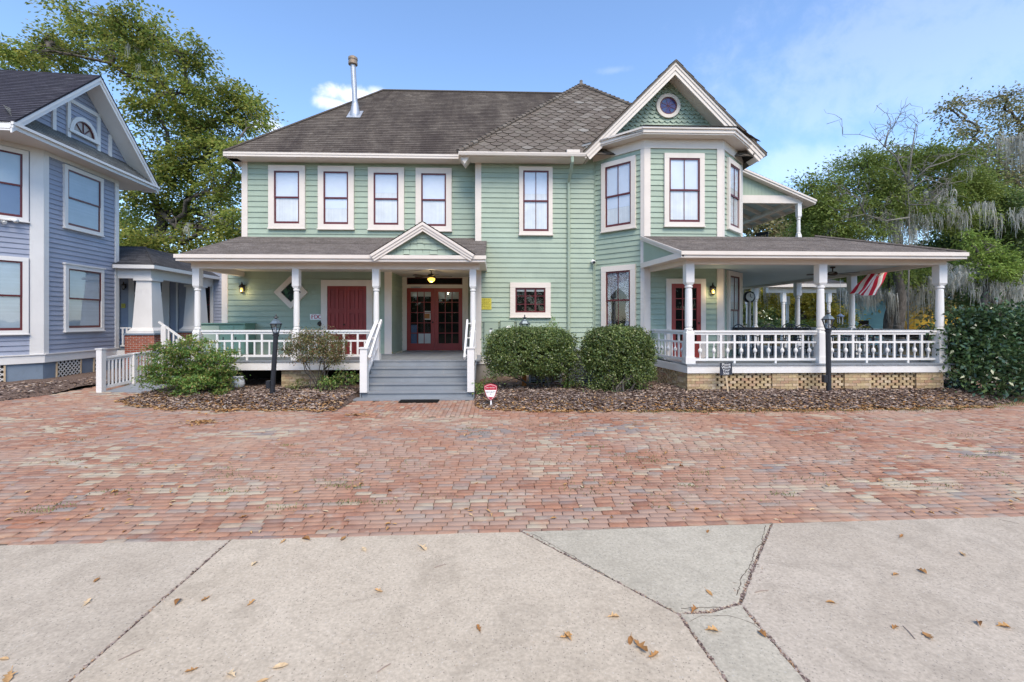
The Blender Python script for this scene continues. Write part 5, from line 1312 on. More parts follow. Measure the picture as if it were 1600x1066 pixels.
# weeds in the joints and thin grass at the bed edge
M['grass'] = leafmat('weeds', [(.09, .12, .035), (.17, .19, .06), (.26, .24, .10)], .2)
def blades(name, n, f, h0, h1):
    V = []
    for _ in range(n):
        x, y, z = f(); h = random.uniform(h0, h1); a = random.uniform(0, 6.28); w = .004 + h * .05; l = random.uniform(.2, .9) * h
        dx, dy = math.cos(a), math.sin(a)
        V += [(x - dy * w, y + dx * w, z), (x + dy * w, y - dx * w, z), (x + dx * l * .5 + dy * w * .6, y + dy * l * .5 - dx * w * .6, z + h * .7), (x + dx * l, y + dy * l, z + h)]
    V = np.array(V); return kind(np_mesh(name, V, np.arange(len(V)).reshape(-1, 4), M['grass']), 'stuff')
wc = [(PG(random.uniform(850, 1600), random.uniform(650, 790)), random.uniform(.05, .18)) for _ in range(46)] + [(PG(random.uniform(60, 800), random.uniform(660, 800)), random.uniform(.04, .12)) for _ in range(26)]
def wf():
    c, r = random.choice(wc); return c.x + random.gauss(0, r * 1.8), c.y + random.gauss(0, r * .7), -.004
blades('weeds', 4200, wf, .008, .028)
def gf():
    x = random.uniform(bedR[3][0], 13.5); return x, interp(bedR, x) + wob(x) - abs(random.gauss(0, .16)) - .01, .0
blades('grass', 2600, gf, .01, .045)
def gf2():
    x = random.uniform(9.5, 16); return x, 10.6 + (x - 9.5) * .16 + random.gauss(0, .16), .0
blades('grass', 1800, gf2, .01, .05)

# ---------------------------------------------------------------- fallen leaves, one by one
def leaf_mesh(i):
    r = random.Random(50 + i); lob = [(0, .0), (.10, .22), (.06, .34), (.26, .52), (.11, .58), (.17, .80), (.03, 1.0)]
    if i % 3 == 1: lob = [(0, 0), (.13, .2), (.19, .45), (.14, .75), (.02, 1.0)]
    if i % 3 == 2: lob = [(0, 0), (.16, .15), (.30, .40), (.13, .46), (.24, .72), (.08, .78), (.02, 1.0)]
    V = []; Fc = []; cu, cv = r.uniform(.3, 1.1), r.uniform(-.5, .9); tw = r.uniform(-.4, .4)
    for j, (w, l) in enumerate(lob):
        for k in (-1, 0, 1):
            a = w * k * r.uniform(.8, 1.15); z = abs(k) * w * cu + (l - .4) ** 2 * cv * .5 + tw * k * w * l
            V.append((a * .10, (l - .5) * .10, z * .10))
    mz = min(v[2] for v in V); V = [(a, b, c - mz + .001) for a, b, c in V]
    for j in range(len(lob) - 1):
        for k in (0, 1): q = j * 3 + k; Fc.append((q, q + 1, q + 4, q + 3))
    n = len(V); V += [(-.0015, -.05, .004), (.0015, -.05, .004), (.0015, -.075, .010), (-.0015, -.075, .010)]; Fc.append((n, n + 1, n + 2, n + 3))
    me = bpy.data.meshes.new('fallen_leaf'); me.from_pydata(V, [], Fc); me.update(); me.shade_smooth(); return me
m, t = nt('dry leaf'); oi = N(t, 'ShaderNodeObjectInfo'); c = ramp(t, oi.outputs['Random'], [(0, (.30, .14, .045)), (.4, (.46, .26, .10)), (.75, (.52, .34, .17)), (1, (.56, .44, .28))])
g = noise(t, 40, 4, .6, geopos(t)); h = N(t, 'ShaderNodeHueSaturation'); v = N(t, 'ShaderNodeMapRange', i_1=.3, i_2=.7, i_3=.75, i_4=1.2); L(t, g, v.inputs[0]); L(t, v.outputs[0], h.inputs['Value']); L(t, c, h.inputs['Color']); out(t, bsdf(t, h.outputs['Color'], .7, .25)); M['dryleaf'] = m
LM = [leaf_mesh(i) for i in range(6)]
for q in LM: q.materials.append(M['dryleaf'])
def put_leaf(p, s, lab, grp, zz):
    o = bpy.data.objects.new('fallen_leaf', random.choice(LM)); COL.objects.link(o); o.location = (p.x, p.y, zz); o.rotation_euler = (random.uniform(-.12, .12), random.uniform(-.12, .12), random.uniform(0, 6.28)); o.scale = (s, s, s * random.uniform(.7, 1.5)); tag(o, lab, 'leaf', grp)
cpx = [(151, 908), (136, 944), (278, 943), (322, 938), (398, 883), (442, 848), (478, 845), (536, 844), (569, 860), (660, 858), (592, 926), (748, 985), (888, 998), (438, 1044), (362, 1058), (300, 1050), (14, 1060), (392, 945), (408, 1068), (958, 966), (884, 998), (985, 1003), (1001, 1014), (1021, 1028), (1085, 957), (1112, 988), (1190, 993), (1108, 928), (1298, 944), (1400, 983), (1450, 997), (1530, 977), (1568, 982), (1408, 840), (1504, 868), (1400, 900), (1440, 895), (6, 1032), (1106, 832)]
big = {(438, 1044), (1001, 1014), (478, 845), (14, 1060), (660, 858), (1450, 997)}
for p in cpx: put_leaf(PG(*p), random.uniform(.6, .95) * (1.4 if p in big else 1), 'dry tan leaf lying on the pale concrete', 'fallen leaves on the concrete', .007)
k = 0
while k < 190:
    px, py = random.uniform(-10, 1610), 655 + 180 * random.random() ** .75; p = PG(px, py)
    if p.y < interp(edge, p.x) + .03: continue
    put_leaf(p, random.uniform(.4, .8), 'dry tan leaf lying on the red brick paving', 'fallen leaves on the brick paving', .004); k += 1
# twigs on the concrete
for (px, py, l, a) in ((688, 886, .1, .5), (1420, 990, .13, 1.3), (1190, 926, .12, .2), (600, 1046, .09, .8), (205, 1025, .12, .9)):
    c = PG(px, py); mb = MB(); d = Vector((math.cos(a), math.sin(a), 0)); mb.tube([c - d * l / 2 + Vector((0, 0, .01)), c + Vector((.004, .006, .012)), c + d * l / 2 + Vector((0, 0, .009))], [.0025, .003, .0018], 5)
    tag(recenter(mb.build('twig', M['chips'])), 'thin broken brown twig lying on the concrete', 'twig', 'twigs on the concrete')
# ================================================================== PLANTS
def leaf_quads(c, d, n, ln, wd, fold=.25):
    """c, d (axis), n (normal): (k,3) arrays -> diamond leaves, slightly folded"""
    d = d / np.linalg.norm(d, axis=1)[:, None]; s = np.cross(d, n); s /= np.maximum(1e-6, np.linalg.norm(s, axis=1))[:, None]; nn = np.cross(s, d)
    L_ = ln[:, None]; W = wd[:, None]
    v = np.stack([c - d * L_ * .5, c + s * W * .5 + nn * W * fold - d * L_ * .05, c + d * L_ * .5, c - s * W * .5 + nn * W * fold - d * L_ * .05], axis=1)
    return v.reshape(-1, 3)
def unit(k):
    v = rng.normal(size=(k, 3)); return v / np.linalg.norm(v, axis=1)[:, None]
def finish(name, parts, mat, parent):
    V = np.concatenate(parts); return np_mesh(name, V, np.arange(len(V)).reshape(-1, 4), mat, parent)
def crown_leaves(blobs, per, sprig_n, leaf, sprig_r=.55, flat=.45, shell=.45, up=.9, zmin=None, rnd=.35):
    """blobs: (cx,cy,cz,rx,ry,rz); sprigs in each blob's outer part, leaves in each sprig"""
    parts = []; tips = []
    for (cx, cy, cz, rx, ry, rz) in blobs:
        vol = rx * rz; k = max(4, int(per * vol)); u = unit(k); r = (shell + (1 - shell) * rng.random(k)) ** .8
        r *= 1 + .22 * rng.normal(size=k)
        sc = np.array([cx, cy, cz]) + u * r[:, None] * np.array([rx, ry, rz]); tips.append((np.array([cx, cy, cz]), sc))
        nl = sprig_n; sr = sprig_r * (.6 + .8 * rng.random(k))
        off = rng.normal(size=(k, nl, 3)) * np.array([1, 1, flat]) * sr[:, None, None] * .6
        tilt = unit(k) * .7
        off[:, :, 2] += (off[:, :, 0] * tilt[:, None, 0] + off[:, :, 1] * tilt[:, None, 1]) * .6
        off[:, :, 2] -= .25 * (off[:, :, 0] ** 2 + off[:, :, 1] ** 2)
        c = (sc[:, None, :] + off).reshape(-1, 3); K = len(c)
        if zmin is not None: c[:, 2] = np.maximum(c[:, 2], zmin + .02)
        d = off.reshape(-1, 3) + unit(K) * rnd * sprig_r; d[:, 2] -= .1 * (rnd < 1)
        n = unit(K) * .75 + np.array([0, 0, up])
        l = leaf[0] * (.65 + .7 * rng.random(K)); w = leaf[1] * (.7 + .6 * rng.random(K))
        parts.append(leaf_quads(c, d, n, l, w))
    return parts, tips
def limb(mb, a, b, r0, r1, seg=5, wig=.12, n=6):
    a = Vector(a); b = Vector(b); ln = (b - a).length; pts = []; rd = []
    for k in range(seg + 1):
        t = k / seg; p = a + (b - a) * t + Vector((0, 0, ln * .10 * math.sin(math.pi * t)))
        if 0 < k < seg: p += Vector((random.gauss(0, 1), random.gauss(0, 1), random.gauss(0, .6))) * ln * wig * .4
        pts.append(p); rd.append(r0 + (r1 - r0) * t)
    mb.tube(pts, rd, n); return pts
M['bark'] = None
m, t = nt('grey bark'); pos = geopos(t); mp = N(t, 'ShaderNodeMapping', i_Scale=(1, 1, .25)); L(t, pos, mp.inputs[0]); g = noise(t, 9, 7, .7, mp.outputs[0], .5)
c = ramp(t, g, [(.3, (.05, .042, .036)), (.55, (.12, .105, .09)), (.75, (.20, .18, .155))]); out(t, bsdf(t, c, .9, .15, bump=g, bstr=.9, bdist=.05)); M['bark'] = m
M['moss'] = leafmat('spanish moss', [(.30, .30, .26), (.42, .415, .365), (.54, .53, .475)], .35, .9, 1.5, .05)
def moss(name, parent, spots, wind=.03):
    """bunches of hanging threads; spots: (x, y, z, spread, length, n)"""
    V = []
    for (x, y, z, sp, ln, n) in spots:
        subs = [(x + random.gauss(0, sp), y + random.gauss(0, sp), random.uniform(-.45, .3) * min(1, ln), random.uniform(.25, 1.0)) for _ in range(max(2, int(n / 9)))]
        for _ in range(int(n * 1.5)):
            sx_, sy_, sz_, sl_ = random.choice(subs); cx, cy = sx_ + random.gauss(0, .07), sy_ + random.gauss(0, .07); l = ln * sl_ * random.uniform(.35, 1.0); w = random.uniform(.007, .022); a = random.uniform(0, 3.14)
            dx, dy = math.cos(a) * w, math.sin(a) * w; zz = z + sz_ + random.uniform(-.1, .1); px, py = cx, cy
            sg = 4; k0 = (px, py, zz)
            for s in range(sg):
                t1 = (s + 1) / sg; qx, qy, qz = px + random.gauss(0, wind), py + random.gauss(0, wind), zz - l / sg
                w0, w1 = 1 - s / sg * .75, 1 - t1 * .75
                V += [(px - dx * w0, py - dy * w0, zz), (px + dx * w0, py + dy * w0, zz), (qx + dx * w1, qy + dy * w1, qz), (qx - dx * w1, qy - dy * w1, qz)]; px, py, zz = qx, qy, qz
    V = np.array(V); return np_mesh(name, V, np.arange(len(V)).reshape(-1, 4), M['moss'], parent)
def bl(px, py, rx, ry, D, dy=0.0, dep=1.0):
    c = P(px, py, D + dy); s = D / F; return (c.x, c.y, c.z, rx * s, max(rx, ry) * s * .85 * dep, ry * s)
def tree(name, label, base, blobs, mat, per, sn, leaf, r0, fork, sprig_r=.6, flat=.45, shell=.45, up=.9, twigs=10, mossy=None, bare=0, group=None, split=1, bark='bark', crown='crown'):
    T = thing(name, label, 'tree', tuple(base), group)
    parts, tips = crown_leaves(blobs, per, sn, leaf, sprig_r, flat, shell, up)
    finish(crown, parts, mat, T)
    mb = MB(); base = Vector(base); fk = Vector(fork); limb(mb, base - Vector((0, 0, .2)), fk, r0, r0 * .72, 7, .05, 10)
    nodes = [fk]
    bs = sorted(zip(blobs, tips), key=lambda q: (Vector(q[0][:3]) - fk).length)
    for bb_, (c, sc) in bs:
        c = Vector(c); s = min(nodes, key=lambda p: (p - c).length + (0 if p.z < c.z + .5 else 3))
        r1 = max(.035, r0 * .30 * min(1, bb_[3] / 2.5)); pts = limb(mb, s, c, min(r0 * .5, r1 * 1.9), r1 * .7, 5, .13, 7); nodes += pts[2:]
        for q in sc[rng.permutation(len(sc))[:twigs]]: limb(mb, pts[random.randint(2, 5)], q, r1 * .42, .012, 4, .16, 5)
    mb.build('trunk', M[bark], T, True)
    if mossy: kind(moss('spanish_moss', T, mossy), 'stuff')
    return T
M['oakleaf'] = leafmat('oak leaves', [(.12, .175, .038), (.18, .245, .05), (.26, .30, .065), (.37, .35, .085), (.24, .28, .062)], .55, .5, .55)
M['darkleaf'] = leafmat('dark green leaves', [(.075, .12, .04), (.12, .175, .054), (.17, .22, .07)], .4, .45, .7)
M['cedarleaf'] = leafmat('cedar sprays', [(.12, .17, .036), (.175, .23, .05), (.235, .285, .07)], .4, .6, .8)
M['limeleaf'] = leafmat('light cedar sprays', [(.13, .20, .035), (.18, .26, .045), (.24, .31, .07)], .3, .6, .8)
M['olive'] = leafmat('olive brown leaves', [(.13, .15, .06), (.19, .20, .08), (.27, .25, .12), (.34, .29, .17)], .4, .6, .8)
M['yellowlit_leaf'] = leafmat('leaves tinted yellow lit', [(.24, .25, .05), (.42, .37, .06), (.55, .45, .08), (.18, .22, .05)], .5, .6, .9)  # yellow light on the foliage is put into these leaf colours
M['greyleaf'] = leafmat('grey lichen twigs', [(.16, .16, .13), (.24, .235, .20), (.20, .19, .16)], .3, .8, .8)
# the great oak behind the blue house
D = 29
ob = [bl(*q, D, random.uniform(-3, 3)) for q in ((28, 78, 30, 22), (70, 62, 34, 18), (95, 92, 46, 26), (112, 16, 22, 18), (128, 42, 26, 22), (165, 48, 36, 30), (205, 42, 38, 26), (240, 62, 40, 30), (285, 84, 34, 22), (314, 92, 20, 12), (180, 88, 50, 30), (235, 105, 50, 26), (30, 100, 42, 18), (290, 145, 45, 26), (345, 140, 40, 24), (385, 165, 36, 28), (405, 190, 22, 18), (350, 190, 52, 30), (290, 195, 60, 34), (235, 160, 36, 34), (330, 235, 60, 30), (265, 245, 50, 34), (375, 240, 34, 24), (300, 285, 66, 36), (225, 290, 44, 40), (355, 290, 40, 30), (250, 340, 60, 34), (325, 340, 56, 32), (210, 375, 40, 26), (285, 380, 60, 24), (365, 360, 36, 34))]
om = [(*P(x, y, D - 2), .35, l, n) for x, y, l, n in ((218, 70, 1.6, 40), (222, 85, 1.0, 26), (330, 335, 1.2, 30), (300, 350, .8, 26), (250, 370, 1.1, 26))]
om = [(a, b, c, s, l, n) for (a, b, c, s, l, n) in om]
tree('oak_tree', 'tall spreading oak with yellow green leaves behind the blue house', P(238, 560, 30), ob, M['oakleaf'], 10.5, 84, (.21, .125), .42, P(250, 330, 29.5), .74, .42, .35, .8, 9, om)
# darker trees low behind the gap between the houses
D = 34
gb_ = [bl(*q, D, random.uniform(-2, 2)) for q in ((200, 400, 50, 40), (260, 420, 60, 40), (320, 430, 60, 40), (370, 410, 50, 50), (170, 350, 40, 40), (300, 470, 70, 40), (380, 470, 40, 40))]
tree('shade_tree', 'dark leafy tree in the gap between the two houses', P(300, 560, 34), gb_, M['darkleaf'], 9, 60, (.25, .15), .35, P(300, 470, 34), .8, .45, .3, .8, 4)
# right side: cedar with moss, bare tree, tall oak, live oak, pale cedar
D = 24
cb = [bl(*q, D, random.uniform(-1.5, 1.5)) for q in ((1265, 285, 22, 12), (1275, 320, 34, 16), (1530, 300, 40, 24), (1290, 300, 38, 20), (1340, 262, 46, 22), (1375, 285, 44, 22), (1300, 335, 46, 22), (1360, 325, 50, 22), (1440, 255, 50, 24), (1480, 246, 46, 20), (1400, 250, 40, 20), (1460, 300, 56, 24), (1420, 330, 44, 20), (1510, 285, 40, 26), (1255, 330, 24, 14), (1400, 300, 40, 22), (1330, 362, 60, 16), (1480, 340, 56, 26), (1270, 362, 36, 14))]
cm = [(*P(x, y, D - 1.6), s, l, n) for x, y, s, l, n in ((1388, 338, .22, 1.9, 130), (1398, 345, .18, 2.2, 110), (1420, 345, .3, 1.8, 130), (1345, 335, .25, 1.5, 80), (1462, 300, .35, 1.5, 130), (1475, 315, .3, 1.3, 80), (1440, 330, .4, 1.6, 120), (1500, 250, .3, 1.0, 50), (1320, 345, .35, 1.0, 70), (1415, 275, .1, 2.6, 60), (1530, 320, .4, 1.6, 80), (1495, 330, .3, 1.5, 80), (1580, 330, .5, 1.8, 120))]
tree('cedar_tree', 'wide dark cedar draped with grey spanish moss behind the porch roof', P(1398, 545, 25), cb, M['cedarleaf'], 46, 64, (.16, .07), .26, P(1410, 330, 24.5), .55, .6, .3, .7, 10, cm)
def bare_tree(name, label, base, pts, r0, n_sub, bark):
    T = thing(name, label, 'tree', tuple(base)); mb = MB(); tw = mb
    for a in pts:
        q = [Vector(p) for p in a]; k = len(q); rd = [r0 * (1 - .8 * i / (k - 1)) for i in range(k)]; mb.tube(q, rd, 7)
        for _ in range(n_sub):
            i = random.randint(1, k - 1); s = q[i - 1] + (q[i] - q[i - 1]) * random.random(); d = (q[i] - q[i - 1]).normalized(); e = s + (d * random.uniform(.4, 1.0) + Vector((random.gauss(0, .7), random.gauss(0, .5), random.gauss(.1, .5)))) * random.uniform(.5, 1.3)
            p_ = limb(mb, s, e, r0 * .28, .012, 4, .2, 5)
            for _ in range(5):
                s2 = p_[random.randint(1, 4)]; limb(tw, s2, s2 + Vector((random.gauss(0, .3), random.gauss(0, .3), random.gauss(.05, .3))), .011, .005, 3, .25, 4)
    mb.build('trunk', M[bark], T, True); return T
M['paleBark'] = plain('pale lichen bark', (.20, .185, .16), .9)
D = 21.5
bare_tree('bare_tree', 'leafless grey tree with lichen standing in front of the moss hung cedar', P(1418, 545, D), [
    [P(1418, 550, D), P(1420, 420, D), P(1421, 330, D), P(1418, 285, D)], [P(1418, 285, D), P(1400, 245, D), P(1378, 225, D), P(1362, 208, D)], [P(1382, 230, D), P(1388, 205, D), P(1397, 198, D)], [P(1418, 285, D), P(1428, 215, D + .4), P(1432, 195, D + .4)], [P(1419, 290, D), P(1450, 262, D - .4), P(1480, 252, D - .6), P(1505, 240, D - .6)], [P(1420, 300, D), P(1445, 280, D - .5), P(1468, 285, D - .5), P(1478, 300, D - .5)], [P(1420, 340, D), P(1385, 345, D), P(1350, 335, D), P(1318, 342, D)], [P(1352, 336, D), P(1340, 310, D), P(1322, 300, D)], [P(1420, 320, D), P(1450, 320, D - .4), P(1475, 295, D - .5)]], .045, 7, 'paleBark')
D = 30
tb = [bl(*q, D, random.uniform(-2, 2)) for q in ((1485, 172, 12, 8), (1500, 160, 20, 12), (1498, 182, 22, 12), (1545, 158, 24, 14), (1580, 146, 24, 12), (1570, 172, 30, 18), (1600, 185, 30, 30), (1530, 205, 30, 14), (1590, 225, 40, 30), (1550, 238, 36, 20), (1520, 250, 30, 18), (1640, 160, 40, 40), (1640, 240, 40, 50), (1500, 205, 14, 8), (1575, 270, 46, 26), (1620, 320, 50, 40), (1545, 268, 46, 22), (1592, 292, 50, 30), (1505, 238, 40, 14), (1520, 285, 36, 24))]
tm = [(*P(x, y, D - 2), s, l, n) for x, y, s, l, n in ((1585, 218, .5, 2.6, 200), (1568, 215, .3, 1.8, 90), (1598, 240, .5, 2.6, 160), (1560, 300, .4, 2.0, 90))]
tree('oak_tree', 'tall open crowned oak with moss rising at the far right', P(1610, 560, 30), tb, M['olive'], 9, 60, (.19, .11), .4, P(1605, 330, 30), .7, .5, .4, .7, 10, tm)
D = 27
lb = [bl(*q, D, random.uniform(-2, 2)) for q in ((1540, 330, 60, 36), (1590, 350, 50, 40), (1520, 370, 56, 34), (1565, 400, 60, 40), (1500, 410, 50, 34), (1610, 420, 50, 50), (1540, 450, 60, 36), (1590, 470, 60, 40), (1470, 390, 40, 24))]
lm = [(*P(x, y, D - 2.5), s, l, n) for x, y, s, l, n in ((1500, 420, .4, 1.5, 110), (1540, 430, .4, 1.6, 110), (1480, 430, .4, 1.5, 100), (1570, 440, .4, 1.8, 110), (1592, 452, .25, 2.2, 90), (1515, 400, .4, 1.2, 90), (1525, 440, .5, 1.6, 90))]
tree('live_oak', 'dense dark green live oak at the right edge hung with moss', P(1560, 560, 27), lb, M['darkleaf'], 20, 70, (.21, .12), .45, P(1555, 440, 27), .7, .45, .3, .8, 5, lm)
D = 19
pb = [bl(*q, D, random.uniform(-.8, .8)) for q in ((1515, 372, 18, 14), (1540, 386, 22, 16), (1525, 402, 26, 14), (1560, 400, 22, 18), (1575, 416, 22, 16), (1548, 424, 30, 16), (1588, 434, 14, 12), (1530, 440, 22, 12))]
pm = [(*P(x, y, D), s, l, n) for x, y, s, l, n in ((1530, 428, .3, 1.0, 120), (1560, 432, .3, 1.1, 120), (1585, 445, .2, 1.2, 60), (1500, 425, .3, .9, 80))]
tree('young_cedar', 'bright lime green cedar boughs beyond the right porch corner', P(1540, 560, D), pb, M['limeleaf'], 60, 44, (.13, .06), .14, P(1540, 440, D), .32, .6, .25, .6, 6, pm)
# trees seen under the porch roof
D = 27
mb_ = [bl(*q, D, random.uniform(-1.5, 1.5)) for q in ((1385, 425, 50, 20), (1350, 435, 40, 16), (1430, 428, 36, 16), (1320, 420, 40, 24))]
mm_ = [(*P(x, y, 25 + random.uniform(0, 1)), .4, l, n) for x, y, l, n in ((1345, 455, 1.3, 90), (1385, 450, 2.2, 160), (1405, 455, 2.0, 130), (1365, 455, 1.6, 110), (1430, 450, 1.8, 120), (1455, 440, 1.6, 100), (1315, 445, 1.6, 80))]
tree('mossy_tree', 'thick trunked tree wrapped in moss seen under the right porch roof', P(1396, 535, 26), mb_, M['cedarleaf'], 22, 54, (.18, .08), .5, P(1398, 465, 26), .6, .6, .3, .7, 5, mm_)
D = 32
yb_ = [bl(*q, D, random.uniform(-1.5, 1.5)) for q in ((1205, 465, 30, 24), (1240, 470, 30, 26), (1275, 470, 32, 26), (1260, 500, 34, 18), (1300, 490, 24, 24), (1190, 440, 40, 20))]
ym_ = [(*P(x, y, 30), .5, l, n) for x, y, l, n in ((1190, 440, 2.2, 110), (1210, 435, 2.6, 140), (1228, 440, 2.2, 120), (1310, 440, 2.2, 90), (1175, 450, 1.8, 80), (1255, 430, 1.5, 80))]
tree('yellowlit_tree', 'yellow lit tree hung with moss seen between the far porch posts', P(1255, 540, D), yb_, M['yellowlit_leaf'], 16, 50, (.23, .13), .4, P(1250, 490, D), .7, .5, .3, .7, 6, ym_)
D = 38
kb = [bl(*q, D, random.uniform(-2, 2)) for q in ((1180, 352, 40, 20), (1222, 345, 36, 24), (1260, 330, 30, 26), (1190, 395, 50, 36), (1250, 375, 60, 36), (1300, 400, 60, 44), (1200, 440, 50, 36), (1270, 440, 60, 40), (1340, 440, 60, 44), (1400, 430, 60, 44), (1460, 440, 60, 44), (1150, 440, 40, 40))]
tree('background_tree', 'broad olive brown tree in the distance behind the balcony', P(1300, 540, D), kb, M['olive'], 10, 44, (.36, .21), .4, P(1290, 470, D), .95, .5, .3, .7, 4)
# a low band of woodland far behind everything on the right, and one far behind the houses
wl = [bl(px, 478 + 14 * math.sin(px * .021), 70, 40, 52, random.uniform(-3, 3)) for px in range(1060, 1900, 60)]
parts_, _t = crown_leaves(wl, 3.0, 40, (.55, .34), 1.0, .6, .2, .7, zmin=0); kind(finish('far_woodland', parts_, M['darkleaf'], None), 'stuff')
wl = [bl(px, 470 + 14 * math.sin(px * .031), 70, 46, 56, random.uniform(-3, 3)) for px in range(-100, 480, 60)]
parts_, _t = crown_leaves(wl, 3.0, 40, (.55, .34), 1.0, .6, .2, .7, zmin=0); kind(finish('far_woodland', parts_, M['darkleaf'], None), 'stuff')
# the woods across the street, behind the viewer: they show in the window glass
wb = [(x, -34 + random.uniform(-3, 3), 5 + 2.5 * math.sin(x * .13) + random.uniform(-1, 1), 6, 4, 6.5 + random.uniform(-1, 2)) for x in range(-60, 61, 7)]
parts_, _t = crown_leaves(wb, 1.1, 40, (.8, .5), 1.2, .6, .2, .7, zmin=0); kind(finish('far_woodland', parts_, M['darkleaf'], None), 'stuff')
# low shrubs beyond the porch
def shrub(name, label, blobs, mat, per, sn, leaf, base, stems=6, sprig_r=.22, flat=.6, shell=.5, up=.6, r=.02, group=None, crown='foliage', spread=.25, cat='shrub', rnd=.5, extra=None):
    S = thing(name, label, cat, tuple(base), group); parts, tips = crown_leaves(blobs, per, sn, leaf, sprig_r, flat, shell, up, zmin=base[2], rnd=rnd); finish(crown, parts + (extra or []), mat, S)
    mb = MB(); base = Vector(base)
    for k in range(stems):
        b, (c, sc) = random.choice(list(zip(blobs, tips))); s = base + Vector((random.gauss(0, spread), random.gauss(0, spread * .5), -.03)); pts = limb(mb, s, Vector(c) + Vector((random.gauss(0, b[3] * .3), 0, 0)), r, r * .6, 5, .12, 6)
        for q in sc[rng.permutation(len(sc))[:5]]: limb(mb, pts[random.randint(2, 5)], q, r * .5, .004, 3, .15, 4)
    mb.build('stem', M['bark'], S, True); return S
for i, (px, py, rx, ry, D, mt, lb_) in enumerate(((1205, 508, 34, 12, 26, 'darkleaf', 'low green shrub beyond the porch below the clock'), (1262, 510, 30, 12, 27, 'cedarleaf', 'low green shrub beyond the porch under the yellow lit tree'), (1462, 512, 22, 12, 22, 'darkleaf', 'dark green shrub below the yellow building'), (1320, 512, 30, 12, 30, 'yellowlit_leaf', 'yellowish shrub left of the teal building'))):
    shrub('background_shrub', lb_, [bl(px, py, rx, ry, D), bl(px - rx * .7, py + 6, rx * .6, ry, D), bl(px + rx * .7, py + 6, rx * .6, ry, D)], M[mt], 22, 34, (.16, .09), PG(px, 500 + 711 * 2.04 / D), 4, .35)
# clipped hedges
M['hedge'] = leafmat('hedge leaves', [(.055, .09, .028), (.095, .15, .04), (.14, .195, .052), (.24, .28, .085), (.075, .125, .042)], .25, .32, 2.6, .5, (.7, 1.25))
M['hedgebark'] = M['bark']
D = 12.0
def hb(px0, py, rx, ry, dy=0, dep=1.0): return bl(px0, py, rx, ry, D, dy, dep)
def clipped(px, py, rx, ry, D, n, dep, p=4.0, leaf=(.05, .032), rag=.10):
    # a sheared box of leaves: superellipsoid skin with ragged depth
    c = np.array(P(px, py, D)); s = D / F; u = unit(n); k = (np.abs(u) ** p).sum(1) ** (-1 / p); r = k * np.clip(1 - np.abs(rng.normal(size=n)) * rag + .05 * rng.normal(size=n), .2, 1.12)
    keep = np.sin(u[:, 0] * 11 + dep * 40 + u[:, 2] * 5) * np.sin(u[:, 2] * 13 + u[:, 1] * 7 + px) + .5 * np.sin(u[:, 0] * 23 + u[:, 2] * 19) > -.55 - .5 * (u[:, 2] > .3); u, k, r = u[keep], k[keep], r[keep]; n = len(u)
    dimp = 1 + .05 * np.sin(u[:, 0] * 9 + 1) * np.sin(u[:, 2] * 7 + u[:, 1] * 5)
    q = c + u * (r * dimp)[:, None] * np.array([rx * s, dep, ry * s]); nn = unit(n) * .8 + u * .6 + np.array([0, 0, .4])
    return leaf_quads(q, unit(n), nn, leaf[0] * (.6 + .8 * rng.random(n)), leaf[1] * (.7 + .6 * rng.random(n)))
h1 = [hb(795, 556, 28, 26), hb(833, 552, 38, 28, .2), hb(870, 556, 28, 26), hb(775, 580, 16, 16, -.2), hb(886, 578, 16, 18), hb(850, 582, 20, 10)]
shrub('hedge_shrub', 'broad clipped hedge with a rust orange post under it', h1, M['hedge'], 300, 24, (.05, .032), PG(848, 612, .1), 9, .13, .9, .55, .5, .028, spread=.10, rnd=3, extra=[clipped(829, 549, 70, 36, 12.0, 30000, .62, 3.6, rag=.18), clipped(815, 532, 48, 22, 12.0, 5000, .5, 2.4, rag=.2), clipped(860, 534, 34, 20, 12.0, 4000, .5, 2.4, rag=.2)])
D = 11.8
h2 = [hb(945, 554, 28, 26), hb(985, 556, 28, 26, .2), hb(1005, 560, 20, 24), hb(975, 580, 40, 24, -.2), hb(1000, 592, 24, 22), hb(935, 592, 26, 20, -.3), hb(920, 560, 18, 24), hb(952, 606, 22, 12, -.3), hb(1015, 555, 10, 14)]
shrub('hedge_shrub', 'rounder clipped hedge beside the right porch steps corner reaching nearer the ground', h2, M['hedge'], 300, 24, (.05, .032), PG(962, 622, .1), 8, .13, .9, .5, .5, .026, spread=.10, rnd=3, extra=[clipped(965, 548, 56, 38, 11.8, 27000, .6, 2.9, rag=.18), clipped(960, 528, 42, 18, 11.8, 4000, .5, 2.4, rag=.2), clipped(990, 572, 34, 30, 11.8, 4500, .5, 2.4, rag=.2)])
# sprawling nandina, tree-form azalea, small plants
M['nandina'] = leafmat('nandina leaves', [(.075, .16, .035), (.11, .22, .048), (.165, .28, .065), (.25, .29, .07), (.26, .20, .075)], .35, .4, 2.2, .4)
D = 12.2
nbk_ = [hb(300, 570, 46, 26), hb(262, 580, 34, 22), hb(330, 580, 40, 24), hb(345, 560, 26, 16), hb(300, 545, 40, 14), hb(265, 550, 26, 14), hb(320, 598, 40, 16, -.3), hb(280, 598, 34, 14, -.3), hb(240, 590, 18, 16), hb(352, 592, 18, 14), hb(290, 532, 22, 8), hb(236, 575, 12, 8), hb(360, 550, 14, 6), hb(248, 540, 12, 5), hb(322, 534, 16, 6), hb(345, 612, 14, 8, -.4), hb(270, 612, 16, 6, -.4)]
shrub('nandina_shrub', 'feathery bright green nandina bush by the ramp rail', nbk_, M['nandina'], 190, 36, (.074, .034), PG(300, 612, .08), 16, .18, .25, .35, 1.3, .012, spread=.3, rnd=1.2)
